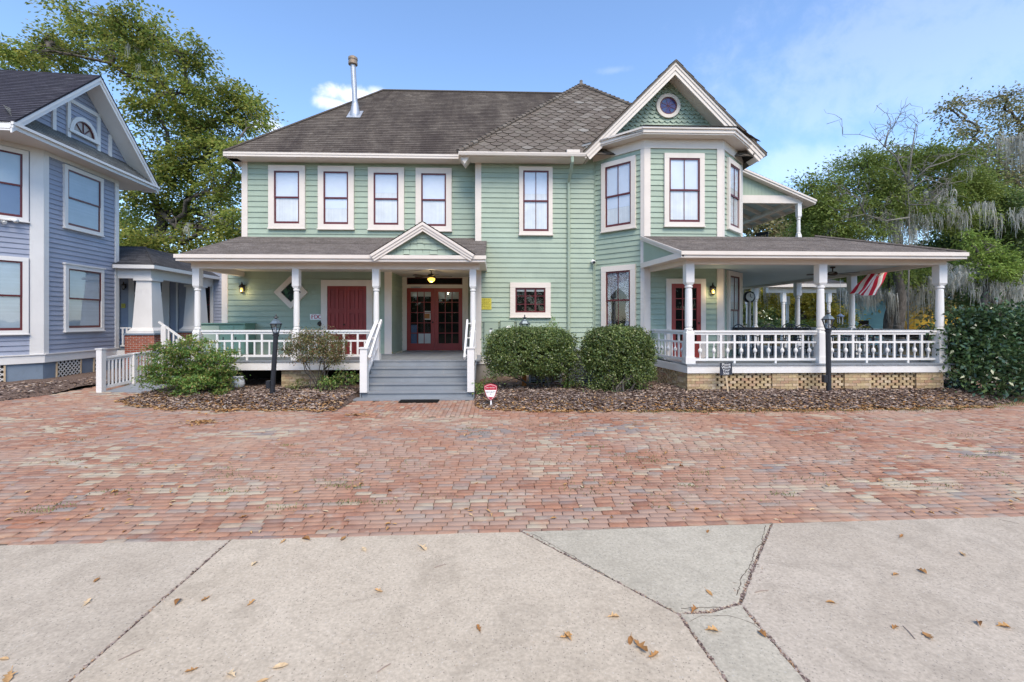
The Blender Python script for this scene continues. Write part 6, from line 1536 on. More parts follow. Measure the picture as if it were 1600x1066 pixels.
M['azalea'] = leafmat('azalea leaves', [(.08, .11, .03), (.13, .15, .045), (.19, .17, .07), (.26, .14, .08), (.11, .15, .045)], .3, .45, 2.5, .4)
ab = [hb(468, 535, 24, 16), hb(492, 528, 26, 14), hb(516, 533, 22, 16), hb(456, 548, 14, 12), hb(530, 545, 14, 16), hb(500, 550, 26, 12), hb(480, 556, 18, 10), hb(520, 560, 16, 14)]
shrub('azalea_shrub', 'open stemmed azalea with bronze green leaves in front of the porch rail', ab, M['azalea'], 560, 20, (.048, .024), PG(494, 612, .1), 9, .13, .6, .45, .6, .014, spread=.16)
for (px, py, rx, ry, lb_, dd) in ((540, 590, 22, 14, 'bright fern like seedling left of the steps', 12.3), (512, 598, 18, 10, 'low green seedling under the azalea', 12.2), (468, 600, 18, 10, 'tuft of olive ground plants against the brick pier', 12.6), (756, 606, 13, 15, 'small green bush between the steps and the hedge', 11.9), (862, 512, 13, 12, 'feathery sprig showing above the broad hedge', 13.4), (890, 596, 14, 10, 'low light green sprouts between the two hedges', 12.1)):
    D = dd; shrub('small_plant', lb_, [hb(px, py, rx, ry), hb(px - rx * .6, py + 4, rx * .5, ry * .7), hb(px + rx * .6, py + 3, rx * .5, ry * .7)], M['nandina'] if rx != 18 or px > 500 else M['grass'], 170, 20, (.07, .024), PG(px, 500 + 711 * 1.92 / dd, .12), 5, .13, .5, .3, .8, .007, spread=.1, cat='plant')
# camellia
M['camellia'] = leafmat('glossy camellia leaves', [(.028, .06, .026), (.048, .095, .038), (.075, .13, .05), (.11, .17, .062)], .2, .2, 1.8, .6, (.7, 1.3))
D = 11.6
cbk = [hb(1520, 540, 46, 44), hb(1565, 520, 50, 40), hb(1610, 545, 50, 50), hb(1500, 510, 22, 22), hb(1540, 575, 50, 40, -.4), hb(1590, 585, 50, 34, -.5), hb(1640, 580, 50, 50), hb(1500, 570, 24, 30), hb(1530, 500, 28, 18), hb(1580, 492, 30, 14), hb(1630, 505, 30, 24), hb(1555, 488, 14, 8), hb(1600, 487, 16, 9), hb(1500, 492, 10, 8), hb(1488, 540, 10, 14)]
shrub('camellia_bush', 'large glossy dark green camellia bush beside the right porch corner', cbk, M['camellia'], 150, 22, (.115, .062), PG(1570, 615, .1), 10, .26, .8, .5, .6, .03, spread=.3, rnd=1.0)
# ================================================================== THINGS
# --- lamp posts
def lamp(name, label, base, top, mat, grp):
    base = Vector(base); T = thing(name, label, 'lamp', tuple(base), grp); hgt = top.z - base.z; lean = top - base; zl = hgt - .50
    off = lambda z: base + lean * (z / hgt)
    mb = MB(); mb.tube([off(-.1), off(zl)], .058, 12); mb.tube([off(zl - .03), off(zl + .02)], .075, 12); mb.build('post', M[mat], T)
    if mat == 'black': mb = MB(); c = off(.30); mb.box(c.x - .15, c.x - .05, c.y - .05, c.y + .05, c.z - .07, c.z + .12); mb.build('outlet_box', M[mat], T)
    o = off(zl + .02); mb = MB(); mb.lathe(o.x, o.y, [(.05, o.z), (.085, o.z + .02), (.075, o.z + .05)], 6)
    for k in range(6):
        a = math.pi / 3 * k; r0, r1 = .074, .135; mb.bar((o.x + r0 * math.cos(a), o.y + r0 * math.sin(a), o.z + .05), (o.x + r1 * math.cos(a), o.y + r1 * math.sin(a), o.z + .25), .013, .013)
    mb.lathe(o.x, o.y, [(.16, o.z + .25), (.165, o.z + .265), (.15, o.z + .275)], 6); mb.build('lantern_frame', M['black'], T)
    mb = MB(); mb.lathe(o.x, o.y, [(.070, o.z + .05), (.128, o.z + .25)], 6); mb.build('lantern_glass', M['lampglass'], T)
    mb = MB(); mb.lathe(o.x, o.y, [(.018, o.z + .05), (.018, o.z + .13), (.02, o.z + .135), (.012, o.z + .19), (.002, o.z + .21)], 8); mb.build('bulb', M['signwhite'], T)
    mb = MB(); mb.lathe(o.x, o.y, [(.15, o.z + .276), (.10, o.z + .34), (.055, o.z + .375), (.05, o.z + .39)], 6); mb.build('lantern_roof', M['lamproof'], T)
    mb = MB(); mb.lathe(o.x, o.y, [(.03, o.z + .38), (.03, o.z + .41), (.07, o.z + .425), (.06, o.z + .44), (.02, o.z + .45), (.012, o.z + .47), (.02, o.z + .485), (.004, o.z + .52)], 8); mb.build('finial', M['black'], T); return T
M['lamproof'] = plain('weathered lantern roof', (.16, .20, .22), .35, .5)
lamp('lamp_post', 'black lamp post leaning beside the azalea', PG(425, 621, .08), P(433, 493, PG(425, 621, .08).y), 'black', 'lamp posts in the planting beds')
lamp('lamp_post', 'lamp with rust orange post rising through the hedge', PG(819, 613, .06), P(820, 494, PG(819, 613, .06).y), 'rustpost', 'lamp posts in the planting beds')
lamp('lamp_post', 'upright black lamp post in front of the right porch rail', P(1295, 612, 11.2), P(1293.5, 486, 11.2), 'black', 'lamp posts in the planting beds')
# --- wall lanterns
def lamp_light(p, w):
    l = bpy.data.lights.new('lamp_glow', 'POINT'); l.energy = w; l.color = (1, .78, .42); l.shadow_soft_size = .06
    o = bpy.data.objects.new('lamp_glow', l); COL.objects.link(o); o.location = p
def wall_lantern(label, f, lit=True):
    T = thing('wall_lantern', label, 'lantern', tuple(f.o), 'wall lanterns'); n = f.n; c = f.o + n * .13
    mb = MB(f); mb.box(-.05, .05, .026, .045, -.10, .10); mb.build('back_plate', M['bronze'], T)
    mb = MB(); mb.tube([f.pt(0, .045, .02), f.pt(0, .10, .16), f.pt(0, .13, .19), f.pt(0, .13, .10)], .012, 6); mb.build('arm', M['bronze'], T)
    mb = MB(); mb.lathe(c.x, c.y, [(.10, c.z + .02), (.085, c.z + .055), (.03, c.z + .10), (.015, c.z + .13)], 8)
    for k in range(6):
        a = math.pi / 3 * k; mb.bar((c.x + .085 * math.cos(a), c.y + .085 * math.sin(a), c.z + .02), (c.x + .055 * math.cos(a), c.y + .055 * math.sin(a), c.z - .15), .009, .009)
    mb.lathe(c.x, c.y, [(.058, c.z - .15), (.05, c.z - .17), (.015, c.z - .19)], 8); mb.build('lantern_frame', M['bronze'], T)
    mb = MB(); mb.lathe(c.x, c.y, [(.05, c.z - .148), (.078, c.z + .018)], 8); mb.build('lantern_glass', M['lampglass'], T)
    mb = MB(); mb.lathe(c.x, c.y, [(.018, c.z - .14), (.034, c.z - .09), (.036, c.z - .05), (.015, c.z - .01)], 10); mb.build('bulb', M['bulb' if lit else 'signwhite'], T)
    if lit: lamp_light(c + n * .11 + Vector((0, 0, -.12)), 3.2)
    return T
q = P(381, 450, YL); wall_lantern('lit wall lantern left of the diamond window', Frame(q, (1, 0, 0), (0, -1, 0)))
q = P(1111, 452, YB); wall_lantern('lit wall lantern right of the porch door', Frame(q, (1, 0, 0), (0, -1, 0)))
q = FD.pt(bD(196), 0, hitn(196, 447, aQ)[1]); wall_lantern('unlit dark wall lantern beside the blue house door', Frame(q, FD.u, FD.n), False)
# --- ceiling fans
def fan(label, x, y, z, rot, light, nb=5):
    T = thing('ceiling_fan', label, 'fan', (x, y, z), 'ceiling fans')
    mb = MB(); mb.lathe(x, y, [(.07, z), (.07, z - .04), (.018, z - .05), (.018, z - .14), (.10, z - .15), (.13, z - .19), (.12, z - .24), (.06, z - .26)], 14); mb.build('motor', M['bronze'], T, True)
    for k in range(nb):
        a = rot + 2 * math.pi * k / nb; d = Vector((math.cos(a), math.sin(a), 0)); s = Vector((-d.y, d.x, .18)); c = Vector((x, y, z - .215)); mb = MB()
        mb.slab([c + d * .1 - s * .02, c + d * .1 + s * .02, c + d * .22 + s * .02, c + d * .22 - s * .02], (0, 0, .01))
        mb.slab([c + d * .20 - s * .05, c + d * .62 - s * .075, c + d * .66 - s * .04, c + d * .66 + s * .04, c + d * .62 + s * .075, c + d * .20 + s * .05], (0, 0, .008)); mb.build('blade', M['bronze'], T)
    if light: mb = MB(); mb.lathe(x, y, [(.05, z - .26), (.115, z - .28), (.12, z - .31), (.09, z - .37), (.03, z - .40)], 16); mb.build('lamp_shade', M['bulb'], T, True); lamp_light((x, y, z - .47), 7)
    return T
yfan = 14.6; fan('dark ceiling fan with a lit amber bowl over the entry', XA(674, yfan), yfan, zpe - .156, .1, True)
yfan = 13.0; fan('dark ceiling fan under the right porch roof', XA(1301, yfan), yfan, zb0_ + .1, .25, False)
# --- signs and wall fittings
def text(body, size, f, a, c, b, mat, parent, name='lettering', ext=.001, sx=1.0):
    cu = bpy.data.curves.new(name, 'FONT'); cu.body = body; cu.size = size; cu.align_x = 'CENTER'; cu.align_y = 'CENTER'; cu.extrude = ext; cu.resolution_u = 2; cu.space_line = .85
    o = bpy.data.objects.new(name, cu); COL.objects.link(o)
    o.matrix_world = Matrix.Identity(4); bpy.context.view_layer.update()
    me = bpy.data.meshes.new_from_object(o.evaluated_get(bpy.context.evaluated_depsgraph_get())); bpy.data.objects.remove(o); bpy.data.curves.remove(cu)
    off = ROOT[parent.name]
    for v in me.vertices: v.co = f.pt(a + v.co.x * sx, b + v.co.z, c + v.co.y) - off
    me.materials.clear(); me.materials.append(M[mat]); o = bpy.data.objects.new(name, me); COL.objects.link(o); o.parent = parent; ROOT[o.name] = off; return o
q = P(494.5, 495.5, YL); f = Frame(q, (1, 0, 0), (0, -1, 0)); T = thing('wall_sign', 'white sign with red letters FDC beside the red double door', 'sign', tuple(q))
mb = MB(f); mb.box(-.195, .195, .027, .040, -.095, .095); mb.build('sign_panel', M['signwhite'], T)
for k, ch in enumerate('FDC'):
    text(ch, .20, f, -.118 + k * .118, 0, .042, 'signred', T, 'lettering', .002, .9)
    text(ch, .20, f, -.111 + k * .118, 0, .0425, 'signred', T, 'lettering', .002, .9)
q = P(501, 506, YL); T = thing('pipe_connection', 'round black capped pipe fitting under the red lettered sign', 'pipe fitting', tuple(q)); mb = MB(); mb.disc_lathe(q, X_, Z_, N_, [(.085, .02), (.085, .05), (.065, .06), (.065, .12), (.05, .13), (.05, .15)], 16); mb.build('flange', M['bronze'], T)
mb = MB(); mb.disc_lathe(q, X_, Z_, N_, [(.03, .151), (.03, .17)], 8); mb.build('cap_nut', M['black'], T)
q = P(759, 475, YR); f = Frame(q, (1, 0, 0), (0, -1, 0)); T = thing('wall_sign', 'yellow square notice on green boards right of the entry', 'sign', tuple(q)); h_ = .185
mb = MB(f); mb.box(-h_, h_, .03, .04, .004, h_); mb.box(-h_, h_, .03, .04, -h_, -.004); mb.build('sign_panel', M['yellow'], T)
M['olive_ink'] = plain('faded sign print', (.36, .30, .03), .6)
mb = MB(f)
for r_ in range(6):
    z_ = .145 - r_ * .052 - (.02 if r_ > 2 else 0); x = -.14
    while x < .12: w_ = random.uniform(.03, .07); mb.box(x, min(x + w_, .14), .0405, .042, z_ - .013, z_ + .013); x += w_ + .02
mb.build('sign_print', M['olive_ink'], T)
q = FD.pt(bD(193.5), 0, hitn(193.5, 478, aQ)[1]); f = Frame(q, FD.u, FD.n); T = thing('wall_sign', 'small yellow notice beside the blue house door', 'sign', tuple(q)); mb = MB(f); mb.box(-.09, .09, .03, .04, -.11, .11); mb.build('sign_panel', M['yellow'], T); mb = MB(f)
for r_ in range(4): mb.box(-.06, random.uniform(.03, .06), .0405, .042, .06 - r_ * .04, .075 - r_ * .04)
mb.build('sign_print', M['olive_ink'], T)
# meter boxes
def ubox(name, label, px0, px1, py0, h, extra):
    a, b = P(px0, py0, YR), P(px1, py0, YR); f = Frame((a.x, YR, a.z), (1, 0, 0), (0, -1, 0)); w_ = b.x - a.x; T = thing(name, label, 'utility box', (a.x, YR, a.z - h)); mb = MB(f)
    mb.box(0, w_, .02, .17, -h, 0); mb.box(-.012, w_ + .012, .02, .185, -.02, .012); mb.build('cabinet', M['green_trim'], T); mb = MB(f); mb.box(.04, w_ - .04, .171, .178, -h + .05, -.10); mb.build('cover', M['green_trim'], T)
    if extra == 'latch': mb = MB(f); mb.box(w_ / 2 - .05, w_ / 2 + .05, .179, .19, -.40, -.28); mb.build('label_plate', M['signwhite'], T); mb = MB(f); mb.box(w_ / 2 - .04, w_ / 2 + .04, .179, .20, -.26, -.23); mb.build('latch', M['black'], T)
    if extra == 'meter':
        c = f.pt(w_ * .62, .178, -.27); mb = MB(); mb.disc_lathe(c, f.u, f.z, f.n, [(.10, 0), (.10, .05), (.09, .06), (.05, .075), (.02, .08)], 18); mb.build('meter', M['signwhite'], T, True); mb = MB(); mb.disc_lathe(c, f.u, f.z, f.n, [(.045, .079), (.045, .083)], 12); mb.build('meter_face', M['ink'], T)
    return T
ubox('breaker_box', 'green breaker box with white label nearest the entry', 757, 778, 502, 1.0, 'latch'); ubox('meter_box', 'green electric meter box with round white dial', 782, 803, 501, .9, 'meter'); ubox('junction_box', 'green junction box behind the hedge lantern', 807, 824, 502, .8, None)
for px_ in (755, 780, 805):
    pass
# security camera with conduit
q = P(925, 409, YR); T = thing('security_camera', 'small white camera mounted on the corner beside the bay', 'camera', tuple(q)); f = Frame(q, (1, 0, 0), (0, -1, 0)); mb = MB(); mb.disc_lathe(f.pt(0, .026, .0), f.u, f.z, f.n, [(.05, 0), (.05, .03), (.03, .04)], 12); mb.build('mount', M['signwhite'], T)
mb = MB(); mb.tube([f.pt(0, .06, 0), f.pt(.0, .12, .0), f.pt(.01, .24, -.05)], [.03, .055, .06], 12); mb.build('camera_body', M['signwhite'], T, True); mb = MB(); mb.tube([f.pt(.01, .242, -.051), f.pt(.011, .262, -.056)], .045, 12); mb.build('lens', M['black'], T)
mb = MB(); mb.tube([(XA(927, YR), YR - .04, q.z - .08), (XA(927, YR), YR - .04, .4)], .02, 6); mb.build('conduit', M['green_trim'], T)
# floodlight with camera on the blue house corner
zf = hit(66, 352)[1]; f = Frame(FC.pt(LC - .85, 0, zf), FC.u, FC.n); T = thing('floodlight', 'white twin headed security floodlight on blue boards', 'floodlight', tuple(f.o)); mb = MB(f); mb.box(-.07, .07, .02, .06, -.07, .07); mb.build('back_box', M['signwhite'], T)
for s in (-1, 1): mb = MB(); mb.tube([f.pt(s * .03, .06, .03), f.pt(s * .14, .10, .06), f.pt(s * .20, .20, .02), f.pt(s * .22, .27, -.01)], [.015, .02, .055, .07], 10); mb.build('lamp_head', M['signwhite'], T, True)
mb = MB(); mb.tube([f.pt(0, .06, -.03), f.pt(0, .14, -.09)], [.03, .05], 10); mb.build('sensor', M['signwhite'], T)
M['cabinet_green'] = paint('cabinet green paint', (.17, .29, .225), .5, .08)
# --- storage cabinet on the left porch
a, b = P(312, 505, 14.7), P(383, 505, 14.7); T = thing('storage_cabinet', 'low sage green storage cabinet against the porch wall', 'cabinet', (a.x, 14.7, FLZ))
mb = MB(); mb.box(a.x, b.x, 14.7, 15.3, FLZ + .05, a.z - .03); mb.build('cabinet_body', M['cabinet_green'], T); mb = MB(); mb.box(a.x - .04, b.x + .04, 14.64, 15.33, a.z - .029, a.z); mb.build('cabinet_top', M['cabinet_green'], T)
mid = P(348, 505, 14.7).x
for x0, x1 in ((mid - .03, (mid + b.x) / 2), ((mid + b.x) / 2 + .01, b.x - .03)): mb = MB(); mb.box(x0, x1, 14.678, 14.698, FLZ + .1, a.z - .08); d_ = mb.build('door', M['cabinet_green'], T); mb = MB(); mb.box(x0 + .05, x0 + .07, 14.66, 14.677, FLZ + .5, FLZ + .6); mb.build('handle', M['black'], d_)
mb = MB(); mb.box(a.x + .04, mid - .1, 14.68, 14.698, FLZ + .1, a.z - .08); mb.build('side_panel', M['green'], T)
# --- round white pot
q = PG(371, 606, .15); T = thing('planter_pot', 'round white pot half hidden under the nandina', 'pot', (q.x, q.y, .12)); mb = MB(); mb.lathe(q.x, q.y, [(.06, .10), (.15, .16), (.19, .26), (.17, .36), (.13, .42), (.15, .44), (.15, .46), (.12, .46), (.10, .42)], 18); mb.build('pot', M['terracotta'], T, True)
# --- security shield sign on a stake
q = PG(768, 636, .02); T = thing('yard_sign', 'red and white shield shaped security sign on a white stake', 'sign', tuple(q)); f = Frame((q.x - .02, q.y, 0), (1, 0, 0), (0, -1, 0))
zc_ = P(766, 613, q.y).z; sh = [(-.15, .15), (-.08, .185), (0, .20), (.08, .185), (.15, .15), (.15, .06), (.10, -.09), (.05, -.16), (0, -.19), (-.05, -.16), (-.10, -.09), (-.15, .06)]
mb = MB(f); mb.prism([(a_, c_ + zc_) for a_, c_ in sh], 0, .008); mb.build('sign_rim', M['signred'], T); mb = MB(f); mb.prism([(a_ * .9, c_ * .9 + zc_) for a_, c_ in sh], .009, .012); mb.build('sign_face', M['signwhite'], T)
mb = MB(f); mb.prism([(-.13, .055 + zc_), (-.13, .13 + zc_), (-.07, .16 + zc_), (0, .172 + zc_), (.07, .16 + zc_), (.13, .13 + zc_), (.13, .055 + zc_)], .0125, .0135); mb.prism([(-.06, -.11 + zc_), (.06, -.11 + zc_), (.03, -.145 + zc_), (0, -.165 + zc_), (-.03, -.145 + zc_)], .0125, .0135); mb.build('sign_band', M['signred'], T)
text('SECURITY', .052, f, 0, zc_ + .0, .014, 'ink', T); text('PROTECTED', .036, f, 0, zc_ + .105, .015, 'signwhite', T); text('BY', .03, f, 0, zc_ - .05, .014, 'ink', T)
mb = MB(f); mb.box(-.01, .012, -.012, -.001, -.1, zc_ - .0); mb.bar((.004, -.006, zc_ - .1), (.03, -.006, -.02), .018, .008, up=(0, 1, 0)); mb.build('stake', M['signwhite'], T)
# --- slate sign "Please Watch Your Step"
q = P(1137, 612, 11.25); T = thing('yard_sign', 'black slate sign reading Please Watch Your Step on a wooden stake', 'sign', tuple(q)); c_ = P(1134, 576, 11.25); f = Frame((c_.x, 11.25, c_.z), (1, 0, .06), (0, -1, 0))
mb = MB(f); mb.box(-.155, .155, 0, .02, -.16, .15); mb.build('sign_panel', M['signblack'], T)
for k, wd in enumerate(('Please', 'Watch', 'Your', 'Step')): text(wd, .092, f, 0, .105 - k * .073, .022, 'signwhite', T, sx=.95)
mb = MB(); mb.bar((c_.x + .0, 11.265, c_.z - .1), (q.x + .03, 11.27, q.z - .1), .045, .02, up=(0, 1, 0)); mb.build('stake', M['wood'], T)
# --- doormat
q = PG(655, 628); T = tag(MB().build('x', None) if False else (lambda mb: (mb.box(q.x - .48, q.x + .48, q.y - .17, q.y + .17, .012, .03), mb.build('doormat', M['dark']))[1])(MB()), 'dark worn doormat at the foot of the grey steps', 'doormat'); recenter(T)
# --- air conditioners behind the hedges
def ac(label, px, Y, w_, h_):
    x = XA(px, Y); z0 = .2; T = thing('air_conditioner', label, 'air conditioner', (x, Y, z0)); mb = MB(); mb.box(x - w_ / 2 + .02, x + w_ / 2 - .02, Y - .35, Y + .35, z0, z0 + h_ - .06); mb.build('coil', M['void'], T)
    mb = MB(); k = z0 + .05
    while k < z0 + h_ - .1: mb.box(x - w_ / 2, x + w_ / 2, Y - .37, Y - .351, k, k + .022); k += .045
    mb.build('louvres', M['acgrey'], T); mb = MB(); mb.box(x - w_ / 2 - .01, x + w_ / 2 + .01, Y - .38, Y + .38, z0 + h_ - .059, z0 + h_)
    for s in (-1, 1): mb.box(x + s * w_ / 2 - .03, x + s * w_ / 2 + .03, Y - .385, Y - .371, z0, z0 + h_ - .06)
    mb.build('casing', M['acgrey'], T)
M['acgrey'] = plain('air conditioner grey', (.30, .33, .37), .5)
ac('grey air conditioner showing between the two hedges', 912, 13.3, .95, 1.0); ac('grey air conditioner mostly hidden behind the broad hedge', 850, 13.5, .9, .75)
# --- flag
yf_ = 13.9; T = thing('flag', 'red and white striped flag hanging from the right porch edge', 'flag', (XEB, yf_, 3.0))
c = [P(1384, 427, yf_), P(1356, 429, yf_), P(1331, 459, yf_), P(1372, 462, yf_)]   # hoist top, fly top, fly bottom, hoist bottom
M['flagred'] = paint('flag red', (.60, .03, .06), .7, .05); M['flagwhite'] = paint('flag white', (.88, .86, .83), .7, .04); M['flagblue'] = paint('flag blue', (.03, .05, .2), .7, .05)
for k in range(9):
    mb = MB(); n_ = 9
    for j in range(n_):
        def fp(u, v):
            top = c[1] + (c[0] - c[1]) * u; bot = c[2] + (c[3] - c[2]) * u; p = top + (bot - top) * v; p = p + Vector((.012 * math.sin(v * 9 + u * 4), .07 * math.sin(u * 11 + v * 2.4) + .05 * v, .02 * math.sin(u * 8))); return p
        u0_, u1_, v0_, v1_ = k / 9, (k + 1) / 9, j / n_, (j + 1) / n_
        for h_ in (0, .5):
            ua = u0_ + (u1_ - u0_) * h_; ub = u0_ + (u1_ - u0_) * (h_ + .5); mb.face([fp(ua, v0_), fp(ub, v0_), fp(ub, v1_), fp(ua, v1_)])
    mb.build('stripe', M['flagred' if k % 2 == 0 else 'flagwhite'], T, True)
mb = MB(); mb.tube([Vector((XEB - .02, yf_, 3.35)), c[0] + Vector((0, 0, .03)), (c[1] + c[0]) / 2 + Vector((0, 0, .05)), c[1] + Vector((0, 0, .03))], .014, 8); mb.build('flag_pole', M['wood'], T)
# --- clock on a post, hanging ornament
yk = 18.6; q = P(1170.5, 464, yk); T = thing('post_clock', 'round clock with black rim on a pale post under the porch', 'clock', (q.x, yk, FLZ)); mb = MB(); mb.lathe(q.x, yk, [(.14, FLZ), (.14, FLZ + .05), (.075, FLZ + .1), (.065, q.z - .25), (.09, q.z - .18)], 12); mb.build('post', M['cream'], T)
mb = MB(); mb.disc_lathe(Vector((q.x, yk + .05, q.z)), X_, Z_, N_, [(.24, 0), (.24, .1), (.19, .12), (.19, .1)], 24); mb.build('clock_rim', M['black'], T); mb = MB(); mb.disc_lathe(Vector((q.x, yk - .075, q.z)), X_, Z_, N_, [(.175, 0), (.175, .005)], 24); mb.build('clock_face', M['signwhite'], T)
mb = MB(); mb.bar((q.x, yk - .085, q.z), (q.x + .02, yk - .085, q.z + .13), .02, .006, up=(0, 1, 0)); mb.bar((q.x, yk - .085, q.z), (q.x + .08, yk - .085, q.z - .03), .02, .006, up=(0, 1, 0)); mb.build('clock_hand', M['black'], T)
yk = 15.8; q = P(1313, 499, yk); T = thing('wind_chime', 'blue and white wind chime hanging from the porch edge', 'wind chime', tuple(q)); mb = MB(); mb.tube([q + Vector((0, 0, .2)), (q.x, yk, zb0_)], .006, 5); mb.build('cord', M['galv'], T); mb = MB(); mb.lathe(q.x, yk, [(.02, q.z + .2), (.12, q.z + .12), (.12, q.z + .09)], 12); mb.build('canopy', M['navy'], T)
for k in range(5): a_ = k * 1.257; mb = MB(); mb.lathe(q.x + .08 * math.cos(a_), yk + .08 * math.sin(a_), [(.014, q.z - .18 + .03 * k), (.014, q.z + .08)], 8); mb.build('chime_tube', M['galv'], T)
# --- patio furniture
def chair(label, x, y, rot, grp='black iron patio chairs on the right porch'):
    T = thing('patio_chair', label, 'chair', (x, y, FLZ), grp); Rm = Matrix.Rotation(rot, 3, 'Z'); o = Vector((x, y, FLZ)); W = lambda a, b, c_: o + Rm @ Vector((a, b, c_))
    mb = MB(); mb.slab([W(-.24, -.22, .44), W(.24, -.22, .44), W(.22, .22, .44), W(-.22, .22, .44)], (0, 0, .03)); mb.build('seat', M['black'], T)
    for sx in (-1, 1):
        for sy in (-1, 1): mb = MB(); mb.tube([W(sx * .21, sy * .19, .44), W(sx * .24, sy * .24, 0)], .014, 6); mb.build('leg', M['black'], T)
        mb = MB(); mb.tube([W(sx * .24, .22, .62), W(sx * .27, 0, .66), W(sx * .25, -.2, .64), W(sx * .24, -.21, .45)], .014, 6); mb.build('armrest', M['black'], T)
    mb = MB(); arc = [(-.23, .45), (-.25, .75), (-.2, .90), (-.1, .97), (0, 1.0), (.1, .97), (.2, .90), (.25, .75), (.23, .45)]
    mb.tube([W(a, .22 + (c_ - .45) * .18, c_) for a, c_ in arc], .016, 6)
    for a in (-.16, -.08, 0, .08, .16): mb.tube([W(a * .8, .22, .46), W(a * 1.15 + .03, .27, .68), W(a, .31, .95 - abs(a) * .4)], .010, 5)
    mb.tube([W(-.24, .27, .72), W(0, .27, .66), W(.24, .27, .72)], .012, 5); mb.build('backrest', M['black'], T); return T
def table(label, x, y, w_, d_, h_, mat):
    T = thing('patio_table', label, 'table', (x, y, FLZ), 'tables on the right porch'); mb = MB(); mb.box(x - w_ / 2, x + w_ / 2, y - d_ / 2, y + d_ / 2, FLZ + h_ - .035, FLZ + h_); mb.build('tabletop', M[mat], T)
    mb = MB(); mb.box(x - w_ / 2 + .06, x + w_ / 2 - .06, y - d_ / 2 + .06, y + d_ / 2 - .06, FLZ + h_ - .10, FLZ + h_ - .036); mb.build('apron', M['black'], T)
    for sx in (-1, 1):
        for sy in (-1, 1): mb = MB(); mb.tube([(x + sx * (w_ / 2 - .08), y + sy * (d_ / 2 - .08), FLZ), (x + sx * (w_ / 2 - .08), y + sy * (d_ / 2 - .08), FLZ + h_ - .1)], .022, 6); mb.build('leg', M['black'], T)
M['tabletop'] = plain('dark wood top', (.07, .045, .035), .35)
table('dark topped table near the bay window on the porch', XA(1172, 14.6), 14.6, 1.3, .75, .90, 'tabletop'); table('long dark table behind the middle porch rail', XA(1218, 15.6), 15.6, 1.7, .8, .87, 'tabletop'); table('round edged dark table toward the flag end of the porch', XA(1400, 13.2), 13.2, .9, .9, .74, 'tabletop')
for lab, px_, y, r_ in (('patio chair half hidden by the bay side table', 1165, 13.7, .2), ('patio chair at the near side of the bay table', 1195, 13.6, 3.0), ('patio chair left of the middle porch post', 1250, 14.4, 2.8), ('patio chair facing the long dark table', 1225, 14.3, 3.3), ('patio chair behind the right lamp post', 1306, 13.4, 1.9), ('patio chair with arched back under the flag', 1340, 13.0, 3.1), ('patio chair at the right end of the porch', 1425, 12.7, 4.4), ('patio chair at the back of the long table', 1240, 16.5, 0.1)):
    chair(lab, XA(px_, y), y, r_)
# rocking chair on the balcony
q = P(1183, 366, 18.5); T = thing('rocking_chair', 'black slatted rocking chair up on the balcony', 'chair', (q.x, 18.5, zt2)); o = Vector((q.x, 18.5, zt2)); W = lambda a, b, c_: o + Matrix.Rotation(-1.0, 3, 'Z') @ Vector((a, b, c_))
mb = MB(); mb.slab([W(-.26, -.25, .42), W(.26, -.25, .42), W(.26, .22, .38), W(-.26, .22, .38)], (0, 0, .03)); mb.build('seat', M['black'], T)
for a in (-.24, .24): mb = MB(); mb.tube([W(a, -.45, .09), W(a, -.1, .02), W(a, .2, .03), W(a, .5, .12)], .018, 6); mb.build('rocker', M['black'], T); mb = MB(); mb.tube([W(a, .2, .04), W(a, .24, .5), W(a, .42, 1.12)], .02, 6); mb.tube([W(a, -.22, .05), W(a, -.22, .64), W(a, .27, .62)], .018, 6); mb.build('side_frame', M['black'], T)
mb = MB()
for k in range(6): a = -.2 + .08 * k; mb.tube([W(a, .24, .45), W(a, .40, 1.05)], .016, 5)
mb.bar(W(-.26, .40, 1.08), W(.26, .40, 1.08), .03, .12); mb.build('backrest', M['black'], T)
# --- ramp with white rail
p0 = PG(158, 613); top = 1.02; T = thing('access_ramp', 'sloping grey ramp with white picket rail beside the nandina', 'ramp', tuple(p0)); q1 = P(253, 560, 15.2); e = Vector((q1.x, q1.y, 0))
d = (e - p0); Lr = d.length; d.normalize(); s = Vector((d.y, -d.x, 0)); rise = .16
R0 = lambda t_, off, z: p0 + d * (Lr * t_) + s * off + Vector((0, 0, z + rise * t_))
mb = MB(); mb.slab([R0(0, .08, .02), R0(1, .08, .06), R0(1, 1.35, .06), R0(0, 1.35, .02)], (0, 0, -.05)); mb.build('ramp_deck', M['rampgrey'] if 'rampgrey' in M else M['greyfloor'], T)
def post(t_, h_, w_=.075, cap=True): c = R0(t_, 0, 0); mb = MB(); mb.box(c.x - w_, c.x + w_, c.y - w_, c.y + w_, -.1 if t_ == 0 else 0, h_ + c.z); mb.box(c.x - w_ - .02, c.x + w_ + .02, c.y - w_ - .02, c.y + w_ + .02, h_ + c.z + .001, h_ + c.z + .03); mb.build('newel_post', M['white'], T)
post(0, P(160, 546, p0.y).z); post(.5, .92); post(1, .92)
mb = MB()
mb.bar(R0(.01, 0, .96), R0(1, 0, .90), .09, .05); mb.bar(R0(.01, 0, .90), R0(1, 0, .84), .04, .06); mb.bar(R0(.01, 0, .12), R0(1, 0, .10), .05, .08); r_ = mb.build('railing', M['white'], T)
n_ = 18
for k in range(1, n_):
    if k == 9: continue
    mb = MB(); a_, b_ = R0(k / n_, 0, .15), R0(k / n_, 0, .86); mb.bar(a_, b_, .045, .03, up=d); mb.build('baluster', M['white'], r_)
